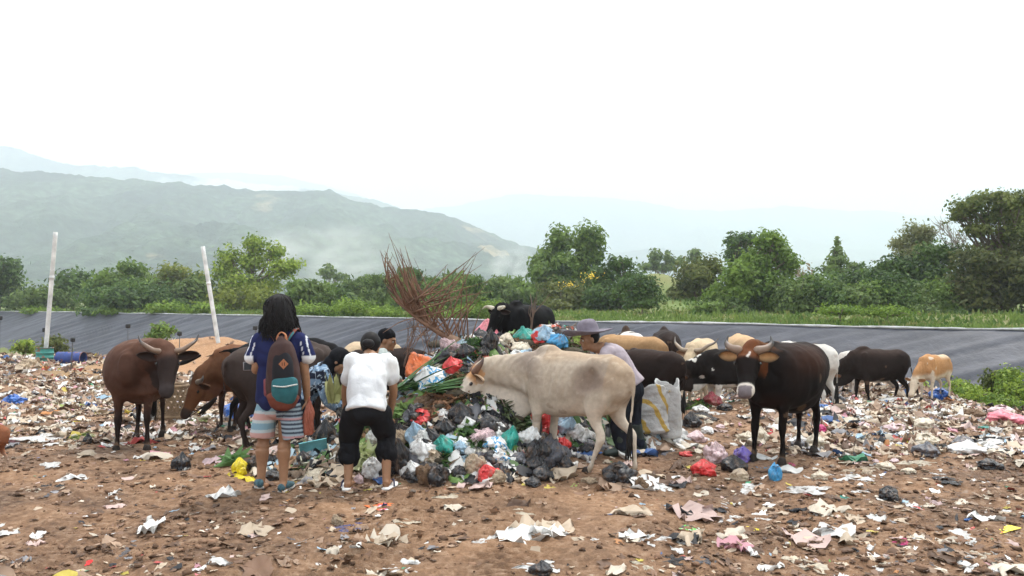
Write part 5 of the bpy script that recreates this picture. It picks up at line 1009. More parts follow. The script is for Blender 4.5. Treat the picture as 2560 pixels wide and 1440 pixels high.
# ---------------------------------------------------------------- props
def pole(label, base, top, r=.055, grp='white pipes standing in the ground'):
    b, t = Vector(base), Vector(top); root = empty('pipe', b, 0, label, 'pipe', grp); d = t - b; n = 14
    rows = [(*(d * (i / n)), r) for i in range(n + 1)]; o = Org(); o.tube([(*(d * -.06), r)] + rows, sides=18, k=1, flat=True)
    o.build('tube', mat('pvc_white', (.62, .61, .59), rough=.4, spec=.4, var=.28, vs=3), root)
    q = Org(); q.tube([(*(d * .62), r * 1.10), (*(d * .65), r * 1.10)], sides=18, k=1, flat=True); q.build('coupling', MATS['pvc_white'], root)
    q = Org(); q.tube([(*(d * 1.0005), r * .86), (*(d * 1.001), r * .86)], sides=18, k=1, flat=True); q.build('bore_shade_disc', mat('bore_shade', (.03, .03, .03)), root)  # near-black disc on the capped tube, painted as the shade inside its mouth
pa = hit(115, 900); d1 = pa.y
pole('upright white pipe standing in the green drum', at(113, 893, d1), at(139, 580, d1), .055 * d1 / 21)
pb = hit(548, 872); pole('leaning white pipe behind the orange dirt mound', at(548, 872, 29), at(507, 617, 29.4), .075)
def drum(label, loc, rot, m, r=.29, h=.85, open_top=True, broken=False):
    root = empty('drum', loc, 0, label, 'drum'); root.rotation_euler = rot; n = 40; rows = []
    prof = [(0, r * .97), (.01, r), (.02, r * 1.02), (.05, r), (h * .33, r), (h * .34, r * 1.035), (h * .36, r * 1.035), (h * .37, r), (h * .64, r), (h * .65, r * 1.035), (h * .67, r * 1.035), (h * .68, r), (h * .97, r), (h * .98, r * 1.025), (h, r * 1.01), (h, r * .95), (h * .9, r * .95), (.03, r * .95), (.03, .001)]
    V = []
    for z, q in prof:
        for k in range(n):
            a = 2 * math.pi * k / n; zz = z + (.05 * noise.noise(Vector((math.cos(a) * 2, math.sin(a) * 2, 3))) if broken and z > h * .9 else 0)
            V.append((math.cos(a) * q * (1 + .02 * noise.noise(Vector((math.cos(a), math.sin(a), z * 2)))), math.sin(a) * q, zz))
    me = bpy.data.meshes.new('shell'); me.from_pydata(V, [], [tuple(int(i) for i in f) for f in grid_faces(len(prof), n, True)] + [tuple(range(n))[::-1]]); me.update(); link('shell', me, m, root)
    o = Org(); th = [2 * math.pi * k / 24 for k in range(25)]; o.tube([(math.cos(a) * r * 1.01, math.sin(a) * r * 1.01, h, .012) for a in th], sides=8, k=1, cap=False); o.build('rim', mat('rusty_rim', (.22, .10, .06), rough=.8, var=.4, vs=12), root)
    return root
def paint_rust(name, col, rust=(.20, .09, .05), t=.62):
    m = mat(name, col, rough=.55, spec=.4, var=.2, vs=4, bump=.2, bs=20); N = m.node_tree.nodes; L = m.node_tree.links; b = N['Principled BSDF']; src = b.inputs['Base Color'].links[0].from_socket
    n = N.new('ShaderNodeTexNoise'); n.inputs['Scale'].default_value = 4; n.inputs['Detail'].default_value = 8; tc = N.new('ShaderNodeTexCoord'); L.new(tc.outputs['Object'], n.inputs['Vector'])
    r = N.new('ShaderNodeMapRange'); r.inputs[1].default_value = t - .03; r.inputs[2].default_value = t + .03; L.new(n.outputs['Fac'], r.inputs[0]); x = N.new('ShaderNodeMix'); x.data_type = 'RGBA'
    L.new(r.outputs[0], x.inputs[0]); L.new(src, x.inputs[6]); x.inputs[7].default_value = (*rust, 1); L.new(x.outputs[2], b.inputs['Base Color']); return m
k_ = d1 / FPX
gd = at(112, 906, d1 - .3); drum('green metal drum holding the upright white pipe', (gd.x, gd.y, gd.z), (0, 0, 0), paint_rust('drum_green', (.045, .25, .21)), r=19.5 * k_, h=36 * k_, broken=True)
bd_ = hit(145, 908); kb = bd_.y / FPX; drum('blue metal drum lying on its side', (bd_.x, bd_.y, bd_.z + 13 * kb), (R(90), 0, R(84)), paint_rust('drum_blue', (.025, .055, .22)), r=15.5 * kb, h=68 * kb)
def stake(label, px, py, hpx, dd, tilt=0):
    """short black canister on a thin stake"""
    k = dd / FPX; top = at(px, py, dd); root = empty('canister', (top.x, top.y, top.z - hpx * k), 0, label, 'canister', 'black canisters on stakes'); root.rotation_euler = (0, R(tilt), 0); h = hpx * k
    o = Org(); o.tube([(0, 0, -.5, .014), (0, 0, h - 8 * k, .014)], sides=8, k=1); o.build('stake', mat('stake_steel', (.10, .10, .10), rough=.7), root)
    r = 5.5 * k; o = Org(); o.tube([(0, 0, h - 10 * k, r * .94), (0, 0, h - 6 * k, r), (0, 0, h, r * 1.03)], sides=16, k=1, flat=True); c = o.build('cup', mat('canister_black', (.018, .018, .020), rough=.6), root)
    for q in (.25, .6): o = Org(); o.tube([(0, 0, h - 10 * k + q * 10 * k, r * 1.08), (0, 0, h - 10 * k + q * 10 * k + .02, r * 1.08)], sides=16, k=1, flat=True); o.build('band', mat('band_grey', (.05, .05, .05)), c)
for a in (('black canister on a stake at the left edge before the liner', 0, 790, 60, 31), ('black canister on a stake left of the upright pipe', 112, 820, 50, 34), ('black canister on a stake between green drum and blue drum', 181, 844, 30, 20, 3), ('black canister on a stake above the brown cow', 320, 810, 45, 27), ('black canister on a stake right of the round young tree', 449, 829, 40, 27), ('black canister on a stake left of the long hair', 638, 815, 40, 31)):
    stake(*a)
# woven bamboo basket
def basket():
    p = hit(428, 1046); k = p.y / FPX; root = empty('basket', p, 0, 'open woven bamboo basket standing behind the brown cow', 'basket'); r1, h = 40 * k, 84 * k; V = []; F = []; P3 = lambda a, z: Vector((math.cos(a) * r1 * (.86 + .16 * z / h), math.sin(a) * r1 * (.86 + .16 * z / h), z))
    def strip(fn, n, w):
        o = len(V)
        for i in range(n + 1):
            a, b = fn(i / n), fn(min(1, i / n + .01)); t = (b - a).normalized() if (b - a).length > 1e-6 else Vector((0, 0, 1)); nn = Vector((a.x, a.y, 0)).normalized(); s = t.cross(nn).normalized() * w
            for e in (-1, 1):
                for q in (-.004, .004): V.append(a + s * e + nn * q)
        for i in range(n):
            b = o + i * 4
            for x, y in ((0, 1), (1, 3), (3, 2), (2, 0)): F.append((b + x, b + y, b + 4 + y, b + 4 + x))
    for j in range(16):
        for sg in (-1, 1): strip(lambda t, j=j, sg=sg: P3(j / 16 * 2 * math.pi + sg * t * 1.15, t * h * .96) * 1.0 + Vector((0, 0, 0)), 14, .011)
    for z in (.16, .32, .48, .64, .80): strip(lambda t, z=z: P3(t * 2 * math.pi, z * h) * 1.0 , 40, .010)
    me = bpy.data.meshes.new('weave'); me.from_pydata([tuple(v) for v in V], [], F); me.update(); bm_ = mat('bamboo', (.20, .135, .08), rough=.75, var=.35, vs=14); link('weave', me, bm_, root, smooth=False)
    for nm, z in (('rim', h * .97), ('bottom_band', .04)):
        o = Org(); o.tube([(*P3(t / 32 * 2 * math.pi, z), .016, .024) for t in range(33)], sides=8, k=1, cap=False); o.build(nm, bm_, root)
basket()
# palm frond, dry, thrown on the heap
def frond():
    b = at(1186, 905, 8.75); root = empty('palm_frond', b, 0, 'big dry brown palm frond sticking up out of the heap', 'palm frond'); m = mat('dry_palm', (.19, .105, .068), rough=.8, var=.4, vs=8)
    A = lambda px, py, dd=0.0: at(px, py, 8.75 + dd) - b
    path = [A(1196, 915), A(1150, 868), A(1090, 828, -.05), A(1035, 790, -.1), A(992, 740, -.12), A(965, 690, -.14)]
    o = Org(); o.tube([(*p, w) for p, w in zip(path, (.05, .030, .024, .018, .012, .005))], sides=10, k=6); o.build('rachis', m, root)
    # boat shaped base of the stalk
    v = []; n = 14
    for i in range(n):
        t = i / (n - 1); c = A(1200, 922).lerp(A(1118, 850), t) + Vector((0, -.05, .02)); w = .115 * math.sin(math.pi * min(1, .06 + .80 * t)) ** .8; ax = (A(1118, 850) - A(1200, 922)).normalized(); sd = ax.cross(Vector((0, 1, 0))).normalized()
        for j in range(9): u = (j / 8 - .5) * 2; v.append(c + sd * u * w + Vector((0, -1, 0)) * (1 - u * u) * w * .5 * (1 if j else 1))
    vv = v + [q + Vector((0, .012, 0)) for q in v]; g = [tuple(int(i) for i in f) for f in grid_faces(n, 9)]; me = bpy.data.meshes.new('sheath'); me.from_pydata([tuple(q) for q in vv], [], g + [tuple(i + len(v) for i in f[::-1]) for f in g]); me.update(); link('sheath', me, mat('palm_sheath', (.27, .17, .115), rough=.8, var=.3, vs=10, bump=.4, bs=60), root)
    r2 = random.Random(8); o = Org(); pc = cr([tuple(p) for p in path], 12)
    ends = [(1207, 620), (1190, 640), (1160, 655), (1215, 700), (1225, 712), (1140, 680), (1120, 650), (1200, 735), (1180, 760), (1100, 700), (1150, 720), (975, 590), (958, 630), (962, 700), (985, 640), (1010, 690), (1060, 700), (1080, 740), (960, 740), (1030, 650), (1170, 690), (1205, 660), (950, 670), (1220, 745), (1090, 650)]
    for i in range(64):
        t = r2.uniform(.10, .72) if i % 3 else r2.uniform(.55, 1.0); p0 = Vector(pc[int(t * (len(pc) - 1))]); e_ = ends[i % len(ends)] if t < .8 else r2.choice([(975, 590), (958, 630), (985, 640), (950, 670), (962, 700), (1010, 680)])
        e = A(e_[0] + r2.gauss(0, 9), e_[1] + r2.gauss(0, 10), r2.uniform(-.45, .25)); e = p0.lerp(e, r2.uniform(.6, 1.0)) if i > 24 else e
        mid = p0.lerp(e, .45) + Vector((r2.gauss(-.02, .012), r2.gauss(0, .03), r2.gauss(.01, .012)))
        o.tube([(*p0, .005, .010), (*mid, .0055, .008), (*e.lerp(mid, .35), .0035), (*e, .0014)], sides=5, k=5)
    for i in range(34):   # leaflets still pressed along the stalk toward the tip
        t = r2.uniform(.30, .85); p0 = Vector(pc[int(t * (len(pc) - 1))]); e = A(r2.uniform(950, 1015), r2.uniform(615, 735), r2.uniform(-.25, .1)); o.tube([(*p0, .006, .012), (*(p0.lerp(e, .5) + Vector((-.03, 0, 0))), .006, .010), (*e, .0015)], sides=5, k=5)
    for i in range(22):   # short drooping leaflets below the stalk
        t = r2.uniform(.03, .6); p0 = Vector(pc[int(t * (len(pc) - 1))]); l_ = r2.uniform(.12, .42); dr = Vector((r2.gauss(-.3, .5), r2.gauss(0, .4), r2.uniform(-1, .1))).normalized()
        o.tube([(*p0, .005), (*(p0 + dr * l_ * .5 + Vector((0, 0, .03))), .005), (*(p0 + dr * l_), .002)], sides=4, k=3)
    me = o.mesh('leaflets'); x = link('leaflets', me, m, root); x['kind'] = 'stuff'
frond()
def blades(name, label, cat, base_px, spread, n, L, m, d, dirs, w=.016, seed=1, droop=.15):
    b = (hit(*base_px) + Vector((0, 0, .09 if cat == 'palm leaf' else 0))) if d is None else at(*base_px, d); root = empty(name, b, 0, label, cat); r2 = random.Random(seed); V = []; F = []
    for i in range(n):
        a = Vector(dirs).normalized(); dv = (a + Vector((r2.gauss(0, .22), r2.gauss(0, .3), r2.gauss(0, .15)))).normalized(); p0 = Vector((r2.uniform(-1, 1) * spread, r2.uniform(-1, 1) * spread, r2.uniform(0, 1) * spread * .5)); l_ = L * r2.uniform(.6, 1.1); sd = dv.cross(Vector((r2.gauss(0, .5), r2.gauss(0, .5), 1))).normalized(); o0 = len(V)
        for k in range(7):
            t = k / 6; c = p0 + dv * l_ * t - Vector((0, 0, droop * l_ * t * t)); ww = w * math.sin(math.pi * min(1, .1 + .9 * t)) ** .6 * (1 - t * .5); V += [c - sd * ww, c + Vector((0, 0, ww * .5)), c + sd * ww]
        for k in range(6):
            q = o0 + k * 3; F += [(q, q + 1, q + 4, q + 3), (q + 1, q + 2, q + 5, q + 4)]
    me = bpy.data.meshes.new('leaves'); me.from_pydata([tuple(v) for v in V], [], F); me.update(); l = link('leaves', me, m, root); o = Org(); e = Vector(dirs).normalized() * L * .9; o.tube([(0, 0, .02, .018), (*(e * .5 - Vector((0, 0, .02))), .012), (*e, .005)], sides=8); o.build('stalk', m, root); return root
GL = mat('green_blade', (.055, .12, .035), rough=.5, spec=.35, var=.35, vs=9); DL = mat('dry_leaf', (.26, .14, .075), rough=.8, var=.4, vs=14); YL = mat('yellow_green_leaf', (.16, .21, .05), rough=.6, var=.3, vs=9)
blades('palm_leaf', 'long green palm leaf lying on the heap in front of the pale cow', 'palm leaf', (1000, 1000), .07, 70, .95, GL, None, (1, .35, .42), seed=3)
blades('palm_leaf', 'short bundle of green leaf blades under the pale cow muzzle', 'palm leaf', (1080, 1000), .12, 60, .55, GL, None, (1, .2, .30), seed=4)
blades('banana_stalk', 'pale green banana stalk upright behind the white shirted person', 'banana stalk', (836, 1010), .035, 12, .30, mat('pale_stalk', (.30, .30, .12), rough=.6, var=.3, vs=7), 8.0, (0, 0, 1), w=.05, seed=5, droop=.0)
blades('grass_bundle', 'bundle of cut green grass beside the basket', 'grass bundle', (480, 1062), .06, 40, .32, YL, None, (.9, .1, .2), w=.008, seed=6)
blades('grass_bundle', 'flattened yellow green grass left of the brown cow', 'grass bundle', (178, 1100), .06, 40, .34, YL, None, (.9, .1, .15), w=.008, seed=7)
def twigs(label, px, py, n, L, seed, d=None, dirs=(0, 0, 1), sp=.5, r=.009):
    b = hit(px, py) if d is None else at(px, py, d); root = empty('branch', b, 0, label, 'branch'); r2 = random.Random(seed); o = Org(); o.tube([(0, 0, -.05, r * 1.6), (*(Vector(dirs).normalized() * L * .5), r * 1.2), (*(Vector(dirs).normalized() * L), r * .4)], sides=7); o.build('stem', mat('twig', (.15, .10, .075), rough=.85, var=.3, vs=10), root)
    for i in range(n):
        dv = (Vector(dirs).normalized() + Vector((r2.gauss(0, sp), r2.gauss(0, sp), r2.gauss(0, sp)))).normalized(); s0 = Vector(dirs).normalized() * L * r2.uniform(0, .7); e = s0 + dv * L * r2.uniform(.4, .9); q = Org(); q.tube([(*s0, r * .8), (*(s0.lerp(e, .5) + Vector((r2.gauss(0, .03), r2.gauss(0, .03), 0))), r * .6), (*e, r * .3)], sides=6, k=3); q.build('twig', MATS['twig'], root)
twigs('forked grey twig standing before the black cow on the heap', 1325, 835, 6, .42, 2, d=9.6, dirs=(.15, 0, 1), sp=.35)
twigs('long thin twigs lying toward the blue bag on the heap', 1290, 835, 7, .75, 3, d=9.4, dirs=(1, -.1, .12), sp=.18, r=.006)
twigs('bent dry stems left of the palm frond', 1010, 905, 9, .5, 4, d=9.0, dirs=(.3, 0, .9), sp=.45, r=.007)
twigs('brushy dry stems at the foot of the palm frond', 1075, 880, 12, .4, 5, d=9.1, dirs=(-.2, 0, .6), sp=.7, r=.005)
twigs('small broken bamboo sticks beside the blue bag under the near black cow', 1885, 1183, 8, .22, 6, dirs=(1, .1, .1), sp=.35, r=.014)
# tall sacks behind the pale cow
def sack(label, px, py, w, h, m, seed, lean=0.0):
    p = hit(px, py); k = p.y / FPX; root = empty('sack', p, 0, label, 'sack'); W_, H_ = w * k / 2, h * k; g = np.random.default_rng(seed)
    nz_, na = 40, 48; z = np.linspace(0, 1, nz_); a = np.linspace(0, 2 * np.pi, na, endpoint=False); Z, A = np.meshgrid(z, a, indexing='ij'); ca, sa = np.cos(A), np.sin(A)
    rr = 1 + .10 * np.sin(Z * 3.0) - .05 * Z + .17 * vn(ca * 1.6 + seed, sa * 1.6, Z * 4) + .13 * np.abs(vn(ca * 3, sa * 3, Z * 11 + seed)); rr *= sm(-.12, .08, Z)
    top = sm(.9, 1.0, Z); X = np.sign(ca) * np.abs(ca) ** .8 * W_ * rr * (1 + .08 * top); Y = sa * W_ * .72 * rr; ZZ = Z * H_ * (1 + .12 * vn(ca * 2, sa * 2, Z * 0 + seed) * top) + lean * 0
    X = X + lean * Z * Z
    o1 = np.stack([X, Y, ZZ], -1); inn = o1[::-1].copy(); inn[:, :, 0] = lean + (inn[:, :, 0] - lean) * .93; inn[:, :, 1] *= .93; inn = inn[:26]
    v = np.concatenate([o1, inn], 0); me = npmesh('cloth', v.reshape(-1, 3), grid_faces(len(v), na, True)); link('cloth', me, m, root)
    f = Org(); f.ell((lean * .6, 0, H_ * .62), (W_ * .8, W_ * .58, H_ * .28)); f.build('filling', mat('sack_filling', (.42, .42, .42), rough=.6, var=.5, vs=12, bump=.8, bs=14), root, disp=lambda co: .05 * vn(co[:, 0] * 9, co[:, 1] * 9, co[:, 2] * 9))
    return root
def woven(name, stripe=False):
    m = mat(name, (.50, .49, .475), rough=.6, spec=.3, var=.22, vs=5, bump=1.0, bs=7)
    if stripe:
        N = m.node_tree.nodes; L = m.node_tree.links; b = N['Principled BSDF']; src = b.inputs['Base Color'].links[0].from_socket; tc = N.new('ShaderNodeTexCoord'); w = N.new('ShaderNodeTexWave'); w.inputs['Scale'].default_value = 2.3; w.inputs['Distortion'].default_value = 4.0; w.inputs['Detail'].default_value = 3; w.bands_direction = 'DIAGONAL'
        L.new(tc.outputs['Object'], w.inputs['Vector']); r = N.new('ShaderNodeMapRange'); r.inputs[1].default_value = .80; r.inputs[2].default_value = .84; L.new(w.outputs['Fac'], r.inputs[0]); x = N.new('ShaderNodeMix'); x.data_type = 'RGBA'; L.new(r.outputs[0], x.inputs[0]); L.new(src, x.inputs[6]); x.inputs[7].default_value = (.50, .33, .08, 1); L.new(x.outputs[2], b.inputs['Base Color'])
    return m
sack('open grey white sack with yellow stripes, full of bags', 1626, 1082, 84, 112, woven('woven_striped', True), 3, 0)
sack('tall plain white woven sack leaning behind the striped sack', 1676, 1096, 54, 138, woven('woven_white'), 5, -.03)
# ---------------------------------------------------------------- rubbish
def ico(n):
    bm = bmesh.new(); bmesh.ops.create_icosphere(bm, subdivisions=n, radius=1); v = np.array([tuple(x.co) for x in bm.verts]); f = np.array([[q.index for q in x.verts] for x in bm.faces]); bm.free(); return v, f
ICO4, ICO1 = ico(5), ico(1)
def bag_proto(seed, knot=True):
    v, f = ICO4; v = v.copy(); s = seed * 7.3
    r = 1 + .34 * fbm(v[:, 0] * 1.1 + s, v[:, 1] * 1.1, v[:, 2] * 1.1, 2) - .20 * np.abs(vn(v[:, 0] * 3.2 + s, v[:, 1] * 3.2, v[:, 2] * 2.2)) - .075 * np.abs(vn(v[:, 0] * 6.0 + s, v[:, 1] * 7, v[:, 2] * 5)) + .03 * vn(v[:, 0] * 15, v[:, 1] * 15, v[:, 2] * 12 + s)
    v = v * r[:, None]; an = np.arctan2(v[:, 1], v[:, 0])
    top = sm(.55, 1.0, v[:, 2]); v[:, :2] *= (1 - .55 * top * knot)[:, None]; v[:, 2] += top * .25 * knot + .05 * np.sin(an * 9 + s) * sm(.2, .8, v[:, 2])
    v[:, 2] = np.where(v[:, 2] < -.55, -.55 + (v[:, 2] + .55) * .2, v[:, 2]); v[:, 2] += .60
    if knot:
        g = np.random.default_rng(seed); V = [v]; F = [f]; nv = len(v)
        for j in range(3):
            a0 = g.uniform(0, 6.28); nn, mm = 8, 6; i_, j_ = np.meshgrid(np.linspace(0, 1, nn), np.linspace(-1, 1, mm), indexing='ij'); w = .10 + .22 * i_; out = .42 * i_
            x = np.cos(a0) * out - np.sin(a0) * w * j_; y = np.sin(a0) * out + np.cos(a0) * w * j_; z = 1.42 + .35 * i_ - .35 * i_ ** 2 + .10 * vn(i_ * 4 + s, j_ * 3 + j)
            q = np.stack([x, y, z], -1).reshape(-1, 3); gf = grid_faces(nn, mm); tri = np.concatenate([gf[:, [0, 1, 2]], gf[:, [0, 2, 3]]]) + nv; V.append(q); F.append(tri); nv += len(q)
        v = np.vstack(V); f = np.vstack(F)
    v[:, :2] /= 1.0; v[:, 2] /= 1.5; me = npmesh('bag_skin', v, f); me.polygons.foreach_set('use_smooth', [True] * len(me.polygons)); return me
def film_proto(seed, n=30, crump=1.0, rect=0.0):
    g = np.random.default_rng(seed); u = np.linspace(-1, 1, n); U, V = np.meshgrid(u, u, indexing='ij'); s = seed * 3.7
    a = np.arctan2(V, U); q = np.maximum(np.abs(U), np.abs(V)); rad = (1 - rect) * (.62 + .42 * vn(np.cos(a) * 1.7 + s, np.sin(a) * 1.7) + .18 * vn(np.cos(a) * 6 + s, np.sin(a) * 6)) + rect * (1 / np.maximum(np.abs(np.cos(a)), np.abs(np.sin(a)))) * .8
    X = np.cos(a) * q * rad; Y = np.sin(a) * q * rad
    rg = lambda f_, k: 1 - np.abs(vn(X * f_ + s + k, Y * f_ + k * 2, s))
    Z = (.34 * (rg(1.6, 1) - .6) + .20 * (rg(3.4, 5) - .5) + .09 * (rg(7, 9) - .5) + .03 * vn(X * 16, Y * 16, s)) * crump; Z -= .12 * q * q
    X = X + .18 * vn(X * 3 + s, Y * 3, 2) * crump; Y = Y + .18 * vn(X * 3, Y * 3 + s, 6) * crump
    Z = np.maximum(Z, -.03 + .02 * vn(X * 9, Y * 9)); me = npmesh('film_skin', np.stack([X, Y, Z + .05], -1).reshape(-1, 3), grid_faces(n, n)); me.polygons.foreach_set('use_smooth', [True] * len(me.polygons)); return me
BAGS = [bag_proto(i) for i in range(1, 7)]; BLOBS = [bag_proto(i + 20, False) for i in range(4)]; FILMS = [film_proto(i) for i in range(1, 10)]; PACKS = [film_proto(i + 40, 18, .45, 1.0) for i in range(4)]; CLOTHS = [film_proto(i + 60, 34, .8) for i in range(3)]
COLS = dict(black=(.014, .014, .017), grey=(.10, .10, .115), white=(.70, .69, .67), cream=(.58, .50, .38), beige=(.42, .32, .22), orange=(.72, .16, .035), red=(.62, .035, .035), pink=(.72, .19, .24), magenta=(.62, .05, .20), purple=(.16, .11, .42), blue=(.015, .11, .42), skyblue=(.06, .30, .55), teal=(.02, .30, .24), green=(.07, .50, .05), yellow=(.78, .62, .02), brown=(.16, .10, .06), maroon=(.25, .03, .04), lime=(.40, .52, .12), navy=(.03, .05, .20), pale_blue=(.35, .50, .62), mesh_pink=(.62, .45, .46))
def dirty(m, t=.60, soft=.10, s=2.2):
    """dried mud smeared over part of the plastic, in patches of its own"""
    N = m.node_tree.nodes; L = m.node_tree.links; b = N['Principled BSDF']; src = b.inputs['Base Color'].links[0].from_socket; tc = N.new('ShaderNodeTexCoord'); n = N.new('ShaderNodeTexNoise'); n.inputs['Scale'].default_value = s; n.inputs['Detail'].default_value = 7; n.inputs['Roughness'].default_value = .65
    oi = N.new('ShaderNodeObjectInfo'); ad = N.new('ShaderNodeVectorMath'); ad.operation = 'ADD'; L.new(tc.outputs['Object'], ad.inputs[0]); L.new(oi.outputs['Location'], ad.inputs[1]); L.new(ad.outputs[0], n.inputs['Vector'])
    r = N.new('ShaderNodeMapRange'); r.inputs[1].default_value = t - soft; r.inputs[2].default_value = t + soft; r.inputs[4].default_value = .8; L.new(n.outputs['Fac'], r.inputs[0]); x = N.new('ShaderNodeMix'); x.data_type = 'RGBA'
    L.new(r.outputs[0], x.inputs[0]); L.new(src, x.inputs[6]); x.inputs[7].default_value = (.20, .13, .085, 1); L.new(x.outputs[2], b.inputs['Base Color']); return m
def plastic(c, kind):
    n0 = len(MATS); m = plastic0(c, kind); return dirty(m) if len(MATS) > n0 else m
def plastic0(c, kind):
    if kind in ('cloth',): return mat(c + '_fabric', COLS[c], rough=.9, var=.25, vs=5, bump=.4, bs=16)
    if kind == 'film' or kind == 'clear': return mat(c + '_film', COLS[c], rough=.38, spec=.45, var=.18, vs=6, bump=.45, bs=11, transl=.25)
    if kind == 'blob': return mat(c + '_lump', COLS[c], rough=.8, spec=.2, var=.35, vs=4, bump=.8, bs=10)
    return mat(c + '_plastic', COLS[c], rough=.34 if c != 'white' else .42, spec=.5, var=.12, vs=3, bump=.30, bs=6)
def printed(c, c2, c3):
    nm = f'{c}_{c2}_print'
    if nm in MATS: return MATS[nm]
    m = mat(nm, COLS[c], rough=.35, spec=.5, bump=.4, bs=12); N = m.node_tree.nodes; L = m.node_tree.links; b = N['Principled BSDF']; tc = N.new('ShaderNodeTexCoord'); n = N.new('ShaderNodeTexNoise'); n.inputs['Scale'].default_value = 1.7; n.inputs['Detail'].default_value = 2; L.new(tc.outputs['Object'], n.inputs['Vector'])
    r = N.new('ShaderNodeValToRGB'); r.color_ramp.interpolation = 'CONSTANT'; e = r.color_ramp.elements; e.new(.5)
    for k, (p, q) in zip(e, ((0, c), (.53, c2), (.60, c3))): k.position = p; k.color = (*COLS[q], 1)
    L.new(n.outputs['Fac'], r.inputs[0]); L.new(r.outputs[0], b.inputs['Base Color']); return m
KN = dict(bag=('plastic_bag', 'plastic bag'), film=('plastic_scrap', 'plastic scrap'), pack=('food_wrapper', 'wrapper'), cloth=('rag', 'rag'), blob=('clump', 'clump'))
cnt = [0]
def put(kind, px, py, w, h, col, label, group=None, rz=None, cat=None, name=None, pr=None, p=None):
    cnt[0] += 1; i = cnt[0]; r2 = random.Random(i * 13 + 5); protos = dict(bag=BAGS, film=FILMS, pack=PACKS, cloth=CLOTHS, blob=BLOBS)[kind]; me = protos[r2.randrange(len(protos))]
    if p is None: p = hit(px, py + (h * .42 if kind in ('bag', 'blob') else h * .1))
    k = p.y / FPX; nm, ct = KN[kind]; o = bpy.data.objects.new(name or nm, me); C.objects.link(o)
    if not me.materials: me.materials.append(None)
    o.material_slots[0].link = 'OBJECT'; o.material_slots[0].material = pr or plastic(col, kind)
    W_ = w * k / 2; H_ = h * k
    if kind in ('bag', 'blob'): sx, sy, sz = W_ * 1.05, W_ * .9, H_ * 1.0
    else:
        sx = W_ * 1.55; sz = max(min(W_ * 1.2, H_ * 1.2), W_ * .4); sy = 0
    pz = p.z - (.10 * H_ if kind in ('bag', 'blob') else .01)
    o.location = (p.x, p.y + (W_ * .5 if kind in ('bag', 'blob') else 0), pz); dx = .12
    gx = (hz(p.x + dx, p.y) - hz(p.x - dx, p.y)) / (2 * dx); gy = (hz(p.x, p.y + dx) - hz(p.x, p.y - dx)) / (2 * dx); t = .6 if kind in ('bag', 'blob') else .9
    nrm = Vector((-gx * t, -gy * t, 1)).normalized()
    if sy == 0: vd = (p - Vector((0, 0, CAMZ))).normalized(); sy = min(max(H_ * .72 / max(.22, abs(nrm.dot(vd))), W_ * .6), max(W_ * 1.9, H_ * 1.1))
    q = nrm.to_track_quat('Z', 'Y') @ Quaternion((0, 0, 1), r2.uniform(-.5, .5) + (rz or 0) + r2.choice([0, math.pi])); o.rotation_mode = 'QUATERNION'; o.rotation_quaternion = q; o.scale = (sx, sy, sz)
    return tag(o, label, cat or ct, group)
